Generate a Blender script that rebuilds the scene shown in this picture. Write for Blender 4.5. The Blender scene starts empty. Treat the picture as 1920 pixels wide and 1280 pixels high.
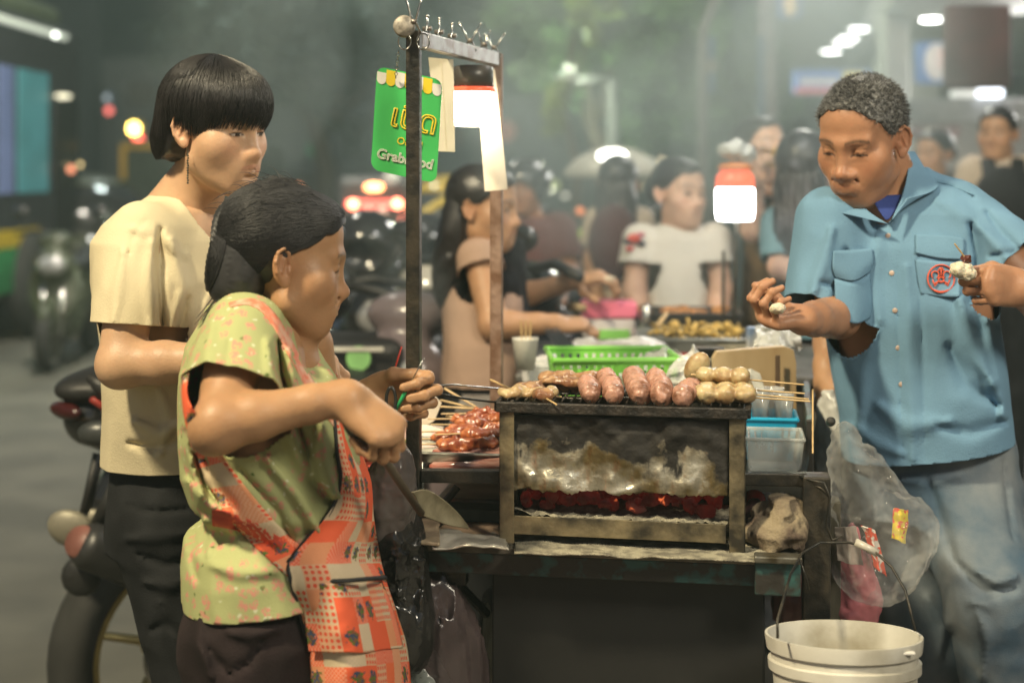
import bpy, bmesh, math, random
import numpy as np
from mathutils import Vector, Matrix, Euler
S = bpy.context.scene
C = S.collection
R = math.radians
rnd = random.Random(7)
# ---------------------------------------------------------------- camera
F = 2667.0; H = 1.52; HZ = 320.0          # focal length in photo pixels, eye height, horizon row
cd = bpy.data.cameras.new('camera'); cam = bpy.data.objects.new('camera', cd); C.objects.link(cam)
cam.location = (0, 0, H); cam.rotation_euler = (R(90), 0, 0)
cd.sensor_width = 36; cd.lens = 50; cd.shift_y = -(640-HZ)/1920
cd.clip_start = .05; cd.clip_end = 400
cd.dof.use_dof = True; cd.dof.focus_distance = 2.42; cd.dof.aperture_fstop = 2.1; cd.dof.aperture_blades = 0
S.camera = cam
# ---------------------------------------------------------------- night sky glow
W = bpy.data.worlds.new('World'); S.world = W; W.use_nodes = True
nt = W.node_tree; bg = nt.nodes['Background']
sky = nt.nodes.new('ShaderNodeTexSky'); sky.sky_type = 'NISHITA'; sky.sun_disc = False
sky.sun_elevation = R(-4); sky.sun_rotation = R(200)
nt.links.new(sky.outputs[0], bg.inputs[0]); bg.inputs[1].default_value = 2.8
# ---------------------------------------------------------------- street lighting (lamps stand behind the photographer)
def lamp(name, kind, loc, target, energy, col, size=.4):
    l = bpy.data.lights.new(name, kind); o = bpy.data.objects.new(name, l); C.objects.link(o)
    o.location = loc; l.energy = energy; l.color = col
    if kind == 'AREA': l.shape = 'DISK'; l.size = size
    elif kind == 'SUN': l.angle = size
    else: l.shadow_soft_size = size
    d = Vector(target)-Vector(loc); o.rotation_euler = d.to_track_quat('-Z', 'Y').to_euler()
    return o
lamp('street_light', 'AREA', (-2.3, .5, 4.9), (-.1, 2.6, .9), 300, (1, .85, .56), .45)
lamp('shop_front_light', 'AREA', (2.2, -.3, 3.6), (.9, 2.8, 1.0), 100, (1, .90, .70), .9)
S.view_settings.view_transform = 'Standard'; S.view_settings.look = 'None'
S.view_settings.exposure = .35; S.view_settings.gamma = 1; S.view_settings.use_curve_mapping = False
cy = S.cycles
cy.use_denoising = True; cy.max_bounces = 8; cy.diffuse_bounces = 3; cy.glossy_bounces = 3; cy.transmission_bounces = 6
cy.transparent_max_bounces = 24; cy.volume_bounces = 0; cy.sample_clamp_indirect = 4; cy.caustics_reflective = False; cy.caustics_refractive = False
cy.use_adaptive_sampling = True; cy.adaptive_threshold = .02
cy.volume_step_rate = 1; cy.volume_max_steps = 64

# ================================================================ helpers
def P(px, py, D):                     # photo pixel at distance D -> point of the place
    return Vector(((px-960)/F*D, D, H-(py-HZ)/F*D))
def setp(o, label=None, cat=None, group=None, kind=None):
    if label: o['label'] = label
    if cat: o['category'] = cat
    if group: o['group'] = group
    if kind: o['kind'] = kind
    return o
def thing(name, label, cat, loc=(0, 0, 0), group=None):
    o = bpy.data.objects.new(name, None); C.objects.link(o); o.location = loc; o.empty_display_size = .1
    return setp(o, label, cat, group)
def wloc(o):
    v = Vector((0, 0, 0))
    while o: v = v+o.location; o = o.parent
    return v
def link(name, me, m=None, parent=None, smooth=False):
    o = bpy.data.objects.new(name, me); C.objects.link(o)
    if m is not None:
        for mm in (m if isinstance(m, (list, tuple)) else [m]): me.materials.append(mm)
    if parent is not None:
        w = wloc(parent)
        if parent.type == 'MESH' or parent.type == 'EMPTY':
            me.transform(Matrix.Translation(-w)); o.parent = parent
    else:                                # origin at the base centre
        n = len(me.vertices)
        if n:
            co = np.empty(n*3, np.float32); me.vertices.foreach_get('co', co); co = co.reshape(-1, 3)
            lo, hi = co.min(0), co.max(0); c = Vector((float(lo[0]+hi[0])/2, float(lo[1]+hi[1])/2, float(lo[2])))
            me.transform(Matrix.Translation(-c)); o.location = c
    if smooth:
        me.polygons.foreach_set('use_smooth', [True]*len(me.polygons))
    return o
def npmesh(name, V, Q, cols=None, uv=None):
    me = bpy.data.meshes.new(name)
    V = np.asarray(V, np.float32); Q = np.asarray(Q, np.int32); k = Q.shape[1]
    me.vertices.add(len(V)); me.vertices.foreach_set('co', V.ravel())
    me.loops.add(Q.size); me.loops.foreach_set('vertex_index', Q.ravel())
    me.polygons.add(len(Q)); me.polygons.foreach_set('loop_start', np.arange(len(Q), dtype=np.int32)*k)
    me.update(calc_edges=True); me.validate()
    if cols is not None:
        a = me.color_attributes.new('Col', 'FLOAT_COLOR', 'POINT')
        c4 = np.ones((len(V), 4), np.float32); c4[:, :3] = cols; a.data.foreach_set('color', c4.ravel())
    if uv is not None:
        l = me.uv_layers.new(name='UVMap'); l.data.foreach_set('uv', np.asarray(uv, np.float32)[Q.ravel()].ravel())
    return me
class MB:
    """collects shapes into one mesh"""
    def __init__(s): s.v = []; s.f = []; s.mi = []; s.cur = 0
    def add(s, vs, fs):
        n = len(s.v); s.v += [Vector(v) for v in vs]; s.f += [tuple(i+n for i in f) for f in fs]; s.mi += [s.cur]*len(fs); return s
    def box(s, c, d, rot=None, bev=0):
        c = Vector(c); d = Vector(d)/2; b = min(bev, min(d)*.9)
        M = rot if rot is not None else Matrix.Identity(3)
        if isinstance(M, (int, float)): M = Matrix.Rotation(M, 3, 'Z')
        if b <= 0:
            vs = [c+M @ Vector((x*d.x, y*d.y, z*d.z)) for x in (-1, 1) for y in (-1, 1) for z in (-1, 1)]
            return s.add(vs, [(0, 1, 3, 2), (4, 6, 7, 5), (0, 4, 5, 1), (2, 3, 7, 6), (0, 2, 6, 4), (1, 5, 7, 3)])
        bm = bmesh.new(); bmesh.ops.create_cube(bm, size=1)
        for v in bm.verts: v.co = Vector((v.co.x*2*d.x, v.co.y*2*d.y, v.co.z*2*d.z))
        bmesh.ops.bevel(bm, geom=list(bm.edges), offset=b, segments=2, affect='EDGES', profile=.5)
        bm.verts.index_update()
        vs = [c+M @ v.co for v in bm.verts]; fs = [[v.index for v in f.verts] for f in bm.faces]; bm.free()
        return s.add(vs, fs)
    def tube(s, pts, r, n=10, caps=True, flat=1.0, up=None):
        pts = [Vector(p) for p in pts]; m = len(pts)
        rr = r if isinstance(r, (list, tuple)) else [r]*m
        vs = []; prev = None
        for i, p in enumerate(pts):
            t = (pts[min(i+1, m-1)]-pts[max(i-1, 0)]); t = t.normalized() if t.length > 1e-9 else Vector((0, 0, 1))
            if prev is None:
                a = Vector(up) if up is not None else (Vector((0, 0, 1)) if abs(t.z) < .9 else Vector((1, 0, 0)))
                u = t.cross(a).normalized()
            else: u = (prev-t*prev.dot(t)).normalized()
            w = t.cross(u); prev = u
            for k in range(n):
                an = 2*math.pi*k/n; vs.append(p+u*math.cos(an)*rr[i]+w*math.sin(an)*rr[i]*flat)
        fs = [(i*n+k, i*n+(k+1) % n, (i+1)*n+(k+1) % n, (i+1)*n+k) for i in range(m-1) for k in range(n)]
        if caps: fs += [tuple(reversed(range(n))), tuple(range((m-1)*n, m*n))]
        return s.add(vs, fs)
    def lathe(s, c, prof, n=28, sx=1, sy=1, axis=None, close=True):
        c = Vector(c); Mx = Vector((0, 0, 1)).rotation_difference(Vector(axis)).to_matrix() if axis is not None else Matrix.Identity(3)
        vs = [c+Mx @ Vector((math.cos(2*math.pi*k/n)*r*sx, math.sin(2*math.pi*k/n)*r*sy, z)) for r, z in prof for k in range(n)]
        m = len(prof)
        fs = [(i*n+k, i*n+(k+1) % n, (i+1)*n+(k+1) % n, (i+1)*n+k) for i in range(m-1) for k in range(n)]
        if close: fs += [tuple(reversed(range(n))), tuple(range((m-1)*n, m*n))]
        return s.add(vs, fs)
    def ball(s, c, r, n=16, sc=(1, 1, 1), rot=None):
        c = Vector(c); M = rot or Matrix.Identity(3); vs = []; m = n//2
        for i in range(m+1):
            th = math.pi*i/m
            for k in range(n):
                an = 2*math.pi*k/n; vs.append(c+M @ Vector((r*sc[0]*math.sin(th)*math.cos(an), r*sc[1]*math.sin(th)*math.sin(an), r*sc[2]*math.cos(th))))
        return s.add(vs, [(i*n+k, (i+1)*n+k, (i+1)*n+(k+1) % n, i*n+(k+1) % n) for i in range(m) for k in range(n)])
    def prism(s, pts, d):              # polygon (points in order) extruded along vector d
        pts = [Vector(p) for p in pts]; d = Vector(d); n = len(pts)
        return s.add(pts+[p+d for p in pts], [tuple(range(n)), tuple(reversed(range(n, 2*n)))]+[(i, i+n, (i+1) % n+n, (i+1) % n) for i in range(n)])
    def grid(s, rows, closed=False):
        m = len(rows); n = len(rows[0]); vs = [v for r in rows for v in r]
        e = n if closed else n-1
        return s.add(vs, [(i*n+k, i*n+(k+1) % n, (i+1)*n+(k+1) % n, (i+1)*n+k) for i in range(m-1) for k in range(e)])
    def build(s, name, m=None, parent=None, smooth=False, label=None, cat=None, group=None, kind=None, solid=0, sub=0, auto=None):
        me = bpy.data.meshes.new(name); me.from_pydata([tuple(v) for v in s.v], [], s.f)
        bm = bmesh.new(); bm.from_mesh(me); bmesh.ops.remove_doubles(bm, verts=bm.verts, dist=1e-5)
        if solid == 0: bmesh.ops.recalc_face_normals(bm, faces=bm.faces)
        bm.to_mesh(me); bm.free()
        o = link(name, me, m, parent, smooth)
        if smooth and auto is not None: me.set_sharp_from_angle(angle=R(auto))
        if solid:
            q = o.modifiers.new('s', 'SOLIDIFY'); q.thickness = solid; q.offset = 0
        if sub:
            q = o.modifiers.new('u', 'SUBSURF'); q.levels = q.render_levels = sub
        return setp(o, label, cat, group, kind)
# ---------------------------------------------------------------- materials
def crease(m, strength=.5, scale=7, dist=.012, aniso=(1, 1, .55)):
    """soft cloth creases: ridged, warped noise as bump under the fine weave"""
    n = m.node_tree.nodes; l = m.node_tree.links; b = n['Principled BSDF']; tc = n.new('ShaderNodeTexCoord'); mp = n.new('ShaderNodeMapping'); mp.inputs['Scale'].default_value = aniso; l.new(tc.outputs['Object'], mp.inputs[0])
    nz = n.new('ShaderNodeTexNoise'); nz.noise_type = 'RIDGED_MULTIFRACTAL'; nz.inputs['Scale'].default_value = scale; nz.inputs['Detail'].default_value = 2.5; nz.inputs['Distortion'].default_value = .7; l.new(mp.outputs[0], nz.inputs['Vector'])
    bp = n.new('ShaderNodeBump'); bp.inputs['Strength'].default_value = strength; bp.inputs['Distance'].default_value = dist; l.new(nz.outputs['Fac'], bp.inputs['Height'])
    old = [k.from_socket for k in l if k.to_node == b and k.to_socket.name == 'Normal']
    if old: l.new(old[0], bp.inputs['Normal'])
    l.new(bp.outputs[0], b.inputs['Normal']); return m
def mat(name, col, rough=.55, metal=0, var=.12, vs=14, bump=.15, bs=90, col2=None, spec=.5, trans=0, alpha=1, sss=0, emit=None, es=0, attr=False, coat=0, mixlo=.4, mixhi=.6, aniso=None, sheen=0):
    m = bpy.data.materials.new(name); m.use_nodes = True; n = m.node_tree.nodes; l = m.node_tree.links
    b = n['Principled BSDF']; tc = n.new('ShaderNodeTexCoord')
    mp = n.new('ShaderNodeMapping'); l.new(tc.outputs['Object'], mp.inputs[0])
    if aniso: mp.inputs['Scale'].default_value = aniso
    nz = n.new('ShaderNodeTexNoise'); nz.inputs['Scale'].default_value = vs; nz.inputs['Detail'].default_value = 6; l.new(mp.outputs[0], nz.inputs['Vector'])
    ra = n.new('ShaderNodeMapRange'); ra.inputs[1].default_value = mixlo; ra.inputs[2].default_value = mixhi; l.new(nz.outputs['Fac'], ra.inputs[0])
    mx = n.new('ShaderNodeMix'); mx.data_type = 'RGBA'; l.new(ra.outputs[0], mx.inputs[0])
    if attr:
        a = n.new('ShaderNodeAttribute'); a.attribute_name = 'Col'
        mul = n.new('ShaderNodeMix'); mul.data_type = 'RGBA'; mul.blend_type = 'MULTIPLY'; mul.inputs[0].default_value = 1
        l.new(a.outputs['Color'], mul.inputs[6]); mx.inputs[6].default_value = (1-var, 1-var, 1-var, 1); mx.inputs[7].default_value = (1, 1, 1, 1)
        l.new(mx.outputs[2], mul.inputs[7]); out = mul.outputs[2]
    else:
        c2 = col2 if col2 is not None else tuple(max(0, c*(1-var*2)) for c in col)
        mx.inputs[6].default_value = (*col, 1); mx.inputs[7].default_value = (*c2, 1); out = mx.outputs[2]
    l.new(out, b.inputs['Base Color'])
    b.inputs['Roughness'].default_value = rough; b.inputs['Metallic'].default_value = metal
    b.inputs['Specular IOR Level'].default_value = spec
    if bump:
        nb = n.new('ShaderNodeTexNoise'); nb.inputs['Scale'].default_value = bs; nb.inputs['Detail'].default_value = 4; l.new(mp.outputs[0], nb.inputs['Vector'])
        bp = n.new('ShaderNodeBump'); bp.inputs['Strength'].default_value = bump; bp.inputs['Distance'].default_value = .004
        l.new(nb.outputs['Fac'], bp.inputs['Height']); l.new(bp.outputs[0], b.inputs['Normal'])
    if trans: b.inputs['Transmission Weight'].default_value = trans
    if alpha < 1: b.inputs['Alpha'].default_value = alpha
    if sss:
        b.inputs['Subsurface Weight'].default_value = sss; b.inputs['Subsurface Radius'].default_value = (.8, .3, .15); b.inputs['Subsurface Scale'].default_value = .012
    if coat: b.inputs['Coat Weight'].default_value = coat; b.inputs['Coat Roughness'].default_value = .15
    if sheen: b.inputs['Sheen Weight'].default_value = sheen
    if emit is not None: b.inputs['Emission Color'].default_value = (*emit, 1); b.inputs['Emission Strength'].default_value = es
    return m
def film(name, col, alpha=.3, rough=.15, bump=.8, bs=30, var=.2, edge=.42):      # thin plastic film
    m = mat(name, col, rough, alpha=alpha, bump=bump, bs=bs, var=var, spec=.8)
    n = m.node_tree.nodes; l = m.node_tree.links; b = n['Principled BSDF']
    lw = n.new('ShaderNodeLayerWeight'); lw.inputs[0].default_value = .5
    mr = n.new('ShaderNodeMapRange'); mr.inputs[3].default_value = alpha; mr.inputs[4].default_value = min(1, alpha+edge); l.new(lw.outputs['Facing'], mr.inputs[0]); l.new(mr.outputs[0], b.inputs['Alpha'])
    return m
# ---------------------------------------------------------------- signed-distance modelling (numpy)
def vnoise(p, sc, seed=0):
    q = p*sc+seed*17.31; i = np.floor(q).astype(np.int64); f = (q-i).astype(np.float32); f = f*f*(3-2*f)
    def h(a, b, c):
        n = (a*73856093 ^ b*19349663 ^ c*83492791 ^ (seed*2654435)) & 0xffffff
        n = (n*(n*n*15731+789221)+1376312589) & 0x7fffffff
        return (n/1073741824.0-1).astype(np.float32)
    x, y, z = i[:, 0], i[:, 1], i[:, 2]; fx, fy, fz = f[:, 0], f[:, 1], f[:, 2]
    def L(a, b, t): return a+(b-a)*t
    return L(L(L(h(x, y, z), h(x+1, y, z), fx), L(h(x, y+1, z), h(x+1, y+1, z), fx), fy),
             L(L(h(x, y, z+1), h(x+1, y, z+1), fx), L(h(x, y+1, z+1), h(x+1, y+1, z+1), fx), fy), fz)
def smin(a, b, k):
    if k <= 0: return np.minimum(a, b)
    h = np.maximum(k-np.abs(a-b), 0)/k
    return np.minimum(a, b)-h*h*k*.25
def V3(a): return np.array(tuple(a), np.float32)
def ell(c, r, M=None):
    c = V3(c); r = V3(r); Mi = None if M is None else np.array(M, np.float32)
    def f(p):
        q = p-c
        if Mi is not None: q = q @ Mi            # rows @ M == M^T q
        k0 = np.sqrt(((q/r)**2).sum(1)); k1 = np.sqrt(((q/(r*r))**2).sum(1))+1e-9
        return k0*(k0-1)/k1
    return f
def cap(a, b, ra, rb=None):
    a = V3(a); b = V3(b); rb = ra if rb is None else rb; ba = b-a; L2 = float(ba @ ba)+1e-12
    def f(p):
        q = p-a; h = np.clip((q @ ba)/L2, 0, 1); e = q-h[:, None]*ba
        return np.sqrt((e*e).sum(1))-(ra+(rb-ra)*h)
    return f
def fcap(a, b, ra, rb, nrm, sq=.6):               # capsule flattened along nrm
    a = V3(a); b = V3(b); nn = V3(nrm); nn /= np.linalg.norm(nn); ba = b-a; L2 = float(ba @ ba)
    def f(p):
        q = p-a; h = np.clip((q @ ba)/L2, 0, 1); e = q-h[:, None]*ba; z = e @ nn
        return (np.sqrt(np.maximum((e*e).sum(1)-z*z, 0)+(z/sq)**2)-(ra+(rb-ra)*h))*(.5+.5*sq)
    return f
def plane(pt, n):
    pt = V3(pt); n = V3(n); n = n/np.linalg.norm(n)
    return lambda p: (p-pt) @ n
def loft(st, u):
    """stations (centre, half width, half depth) by rising z; u = sideways direction"""
    st = sorted(st, key=lambda s: s[0][2]); z = np.array([s[0][2] for s in st]); cx = np.array([s[0][0] for s in st]); cyy = np.array([s[0][1] for s in st])
    A = np.array([s[1] for s in st]); B = np.array([s[2] for s in st]); u = Vector((u[0], u[1], 0)).normalized(); ux, uy = u.x, u.y
    def f(p):
        t = p[:, 2]; qx = p[:, 0]-np.interp(t, z, cx); qy = p[:, 1]-np.interp(t, z, cyy); a = np.interp(t, z, A); b = np.interp(t, z, B)
        s = np.abs(qx*ux+qy*uy)/a; w = np.abs(-qx*uy+qy*ux)/b
        d = ((s**2.3+w**2.3)**(1/2.3)-1)*np.minimum(a, b)
        return np.maximum(d, np.maximum(t-z[-1], z[0]-t))
    return f
def xf(fn, M, c, s=1.0):
    Mi = np.array(M, np.float32); c = V3(c)
    return lambda p: fn(((p-c) @ Mi)/s)*s
class Sdf:
    def __init__(s): s.ops = []
    def add(s, f, k=.02): s.ops.append(('u', f, k)); return s
    def sub(s, f, k=.01): s.ops.append(('s', f, k)); return s
    def inter(s, f, k=.005): s.ops.append(('i', f, k)); return s
    def disp(s, f): s.ops.append(('d', f, 0)); return s
    def fold(s, pts, amp, w, ymax=9):     # raised (amp>0) or sunk fold along a line drawn in photo pixels, on the side that faces the street
        pts = [np.array(q, np.float32) for q in pts]
        def f(p):
            D = np.maximum(p[:, 1], .2); q = np.stack([960+p[:, 0]/D*F, HZ+(H-p[:, 2])/D*F], 1); best = np.full(len(p), 1e9, np.float32)
            for i in range(len(pts)-1):
                a, b = pts[i], pts[i+1]; ba = b-a; h = np.clip(((q-a) @ ba)/float(ba @ ba), 0, 1); e = q-a-h[:, None]*ba
                tt = (i+h)/(len(pts)-1); ww = w*(.35+.65*np.sin(np.pi*np.clip(tt, .08, .92)))
                best = np.minimum(best, (e*e).sum(1)/(ww*ww))
            return 1.5*amp*np.exp(-best)*(p[:, 1] < ymax)
        return s.disp(f)
    def __call__(s, p):
        d = None
        for o, f, k in s.ops:
            v = f(p)
            if d is None: d = v; continue
            if o == 'u': d = smin(d, v, k)
            elif o == 's': d = -smin(-d, v, k)
            elif o == 'i': d = -smin(-d, -v, k)
            else: d = d-v
        return d
def nets(fn, lo, hi, vox, band=2.2):
    lo = np.array(lo, np.float32); hi = np.array(hi, np.float32); Fk = 4
    nc = np.ceil((hi-lo)/(vox*Fk)).astype(int)+1; n = (nc-1)*Fk+1
    gc = np.stack(np.meshgrid(*[lo[i]+np.arange(nc[i])*vox*Fk for i in range(3)], indexing='ij'), -1).reshape(-1, 3).astype(np.float32)
    dc = fn(gc).reshape(nc).astype(np.float32)
    idx = [np.minimum((np.arange(n[i])+Fk//2)//Fk, nc[i]-1) for i in range(3)]
    D = dc[np.ix_(*idx)].copy()
    act = np.abs(D) < vox*Fk*band
    I = np.argwhere(act)
    for s in range(0, len(I), 400000):
        J = I[s:s+400000]; D[J[:, 0], J[:, 1], J[:, 2]] = fn(lo+J.astype(np.float32)*vox)
    D[0] = D[-1] = np.abs(D[0])+vox; D[:, 0] = np.abs(D[:, 0])+vox; D[:, -1] = np.abs(D[:, -1])+vox; D[:, :, 0] = np.abs(D[:, :, 0])+vox; D[:, :, -1] = np.abs(D[:, :, -1])+vox
    D[0] = np.abs(D[0]); D[-1] = np.abs(D[-1])
    ins = D < 0; m = n-1
    acc = np.zeros((*m, 3), np.float32); cnt = np.zeros(m, np.float32)
    for ax in range(3):
        sl0 = [slice(None)]*3; sl1 = [slice(None)]*3; sl0[ax] = slice(0, -1); sl1[ax] = slice(1, None)
        a = D[tuple(sl0)]; b = D[tuple(sl1)]; cr = (a < 0) != (b < 0)
        t = np.where(cr, a/np.where(np.abs(a-b) < 1e-12, 1, a-b), 0)
        o1, o2 = [i for i in range(3) if i != ax]
        for i in (0, 1):
            for j in (0, 1):
                s = [slice(None)]*3; s[o1] = slice(i, i+m[o1]); s[o2] = slice(j, j+m[o2]); s = tuple(s)
                c = cr[s]; cnt += c
                acc[..., ax] += np.where(c, t[s], 0); acc[..., o1] += c*i; acc[..., o2] += c*j
    has = cnt > 0; ids = -np.ones(m, np.int64); ids[has] = np.arange(has.sum())
    cells = np.argwhere(has); Vv = lo+(cells+acc[has]/cnt[has][:, None])*vox
    Q = []
    for ax in range(3):
        o1, o2 = [(1, 2), (2, 0), (0, 1)][ax]
        sl0 = [slice(None)]*3; sl1 = [slice(None)]*3; sl0[ax] = slice(0, -1); sl1[ax] = slice(1, None)
        a = ins[tuple(sl0)]; b = ins[tuple(sl1)]; e = np.argwhere(a != b)
        e = e[(e[:, o1] > 0) & (e[:, o2] > 0) & (e[:, o1] < m[o1]) & (e[:, o2] < m[o2])]
        f = a[e[:, 0], e[:, 1], e[:, 2]]
        def g(d1, d2):
            q = e.copy(); q[:, o1] -= d1; q[:, o2] -= d2; return ids[q[:, 0], q[:, 1], q[:, 2]]
        q = np.stack([g(1, 1), g(0, 1), g(0, 0), g(1, 0)], 1)
        q[~f] = q[~f][:, ::-1]; Q.append(q)
    return Vv.astype(np.float32), np.concatenate(Q)
def cutmesh(me, cuts):
    """cuts: (point, normal, radius) - drop what lies beyond the plane, near the point"""
    bm = bmesh.new(); bm.from_mesh(me)
    for c, n, r in cuts:
        c = Vector(c); n = Vector(n).normalized(); c2 = c
        fs = [f for f in bm.faces if (f.calc_center_median()-c2).length < r]
        es = set(e for f in fs for e in f.edges); vs = set(v for f in fs for v in f.verts)
        res = bmesh.ops.bisect_plane(bm, geom=list(vs)+list(es)+fs, plane_co=c, plane_no=n, dist=1e-5)
        dl = [f for f in bm.faces if (f.calc_center_median()-c2).length < r*1.02 and (f.calc_center_median()-c).dot(n) > 0]
        bmesh.ops.delete(bm, geom=dl, context='FACES')
    bm.to_mesh(me); bm.free(); return me
def bbox(pts, m):
    a = np.array([tuple(p) for p in pts]); return a.min(0)-m, a.max(0)+m
# ================================================================ common materials
steel_dark = mat('blackened_steel', (.030, .030, .028), .42, .6, var=.3, vs=25, col2=(.075, .065, .05), bump=.35, bs=120)
steel_old = mat('worn_steel', (.23, .22, .18), .4, .8, var=.3, vs=18, col2=(.09, .075, .045), bump=.4, bs=90)
chrome = mat('polished_wire', (.55, .55, .52), .22, 1, var=.15, bump=.1)
rust = mat('rusty_painted_iron', (.16, .085, .05), .6, .3, var=.3, vs=22, col2=(.30, .20, .15), bump=.4)
iron_grey = mat('brushed_grey_iron', (.33, .32, .30), .38, .7, var=.2, vs=30, col2=(.22, .18, .15))
teal_paint = mat('chipped_teal_paint', (.035, .10, .095), .5, .2, var=.3, vs=22, col2=(.035, .032, .028), bump=.3, mixlo=.42, mixhi=.52)
black_panel = mat('black_painted_panel', (.017, .017, .016), .62, var=.2, vs=6, bump=.1, bs=30)
bamboo = mat('bamboo_stick', (.62, .43, .20), .5, var=.15, vs=30, bump=.1)
def plastic(n, c, r=.3, **k): return mat(n, c, r, var=.06, bump=.05, spec=.5, **k)
asphalt = mat('asphalt', (.135, .132, .108), .72, var=.25, vs=2.2, col2=(.095, .094, .078), bump=.5, bs=160)
paveM = mat('pavement', (.16, .15, .13), .75, var=.2, vs=5, bump=.3, bs=60)
yellow_paint = mat('yellow_road_paint', (.50, .36, .06), .6, var=.2, vs=12, bump=.2)
# ================================================================ setting: road, pavement
b = MB(); b.add([(-90, -6, 0), (-.9, -6, 0), (-.9, 11, 0), (90, 11, 0), (90, 140, 0), (-90, 140, 0)], [(0, 1, 2, 3, 4, 5)])
b.build('road', asphalt, kind='structure')
b = MB(); b.prism([(-.9, -6, 0), (90, -6, 0), (90, 11, 0), (-.9, 11, 0)], (0, 0, .12)); 
b.v = [Vector((v.x, v.y, v.z-.0)) for v in b.v]; pv = b.build('pavement', paveM, kind='structure')
b = MB(); b.add([(-20, 11.6, .004), (-2.6, 13.2, .004), (-2.6, 13.45, .004), (-20, 11.85, .004)], [(0, 1, 2, 3)]); b.build('road_line', yellow_paint, kind='structure')
# ================================================================ the grill cart
TH = R(-8); cu = Vector((math.cos(TH), math.sin(TH), 0)); cvv = Vector((-math.sin(TH), math.cos(TH), 0)); CR = Matrix.Rotation(TH, 3, 'Z')
def slab(b, p0, p1, dep, thick, bev=.003):       # board from front-left top corner p0 to front-right top corner p1, running back by dep
    p0 = Vector(p0); p1 = Vector(p1); d = (p1-p0); u = d.normalized(); v = Vector((-u.y, u.x, 0)).normalized()
    b.box((p0+p1)/2+v*dep/2-Vector((0, 0, thick/2)), (d.length, dep, thick), Matrix.Rotation(math.atan2(d.y, d.x), 3, 'Z'), bev)
cart = thing('food_cart', 'steel street food cart with blackened posts, side shelf and black cupboard under the charcoal grill', 'food cart', P(1180, 1100, 2.9)*1)
cart.location = (.25, 2.9, 0)
sl = P(754, 1008, 2.475); sr = P(1498, 1024, 2.37); sl.z = sr.z = .872
b = MB(); slab(b, sl, sr, .50, .012, .002); b.build('shelf', mat('ashy_board', (.20, .175, .13), .7, .0, var=.3, vs=16, col2=(.075, .065, .05), bump=.6, bs=70), cart)
b = MB(); e0 = sl-Vector((0, 0, .0125)); e1 = sr-Vector((0, 0, .0125)); slab(b, e0+Vector((0, .004, 0)), e1+Vector((0, .004, 0)), .03, .036, .002); b.build('shelf_edge', teal_paint, cart)
b = MB(); a = P(922, 1060, 2.51); c = P(1434, 1060, 2.44); a.z = c.z = .825; slab(b, a, c, .5, .62, .004); b.build('cupboard', black_panel, cart)
# posts
def post(b, p, z0, z1, w, d=None, rot=TH): b.box((p.x, p.y, (z0+z1)/2), (w, d or w, z1-z0), rot, .0025)
pl = P(776, 60, 2.50)
b = MB(); post(b, pl, .30, 1.765, .0245); b.build('post', steel_dark, cart, label='dark front post of the cart carrying the green sign')
pb = P(931, 110, 2.98)
b = MB(); post(b, pb, .95, 1.765, .025); b.build('post', rust, cart, label='rusty rear post of the cart')
b = MB(); bt = Vector((pl.x, pl.y, 1.752)); bb = Vector((pb.x, pb.y, 1.752)); dv = (bb-bt); n_ = dv.normalized()
b.box((bt+bb)/2+n_*.0, (dv.length-.026, .022, .028), Matrix.Rotation(math.atan2(dv.y, dv.x), 3, 'Z'), .002); b.build('top_rail', iron_grey, cart)
b = MB(); q = P(758, 50, 2.475); b.lathe(q-Vector((0, .012, 0)), [(.002, 0), (.016, .001), (.019, .004), (.019, .022), (.010, .024)], 24, axis=(0, 1, 0)); b.build('end_cap', mat('pale_cap', (.42, .38, .32), .45, .3, var=.3, vs=60), cart, True)
# deck rails
rz = .985
ra = P(790, 895, 2.50); rb_ = P(1512, 905, 2.47); ra.z = rb_.z = rz
b = MB(); d = rb_-ra; b.box((ra+rb_)/2, (d.length, .022, .022), math.atan2(d.y, d.x), .002); b.build('rail', steel_dark, cart)
dk0 = P(790, 893, 2.53); dk1 = P(1520, 900, 2.50); dk0.z = dk1.z = rz-.012
b = MB(); slab(b, dk0, dk1, .95, .008, 0); b.build('deck', mat('deck_sheet', (.30, .29, .26), .45, .5, var=.3, vs=9, col2=(.14, .12, .10)), cart)
rp = P(1530, 1000, 2.46)
b = MB(); post(b, rp, .64, .995, .046, .05); b.build('post', steel_dark, cart, label='short black right-hand post of the cart')
rp2 = P(1548, 1100, 2.56)
b = MB(); post(b, rp2, .22, .93, .05, .05); b.build('post', mat('weathered_wood', (.17, .155, .11), .8, var=.3, vs=14, col2=(.09, .08, .055), bump=.7, bs=50, aniso=(1, 1, .15)), cart, label='weathered wooden support post at the right')
b = MB(); b.tube([P(1500, 905, 2.49), P(1540, 700, 3.3)], .008, 8); b.build('side_rail', steel_dark, cart)
b = MB(); a = P(1545, 775, 2.75); b.box((a.x, a.y+.15, a.z-.09), (.015, .5, .19), TH-.05, .003); b.ball(P(1558, 790, 2.6), .009, 12); b.build('side_panel', teal_paint, cart)
b = MB(); b.tube([P(1365, 1012, 2.38), P(1366, 1014, 2.38)], .001, 4)
a = P(1458, 1048, 2.355); b = MB(); b.box((a.x, a.y, .845), (.075, .012, .055), TH, .003); b.build('bracket', teal_paint, cart)
b = MB(); b.box((a.x, a.y-.004, .880), (.078, .03, .012), TH, .003); b.build('angle_plate', steel_old, cart)
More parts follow.
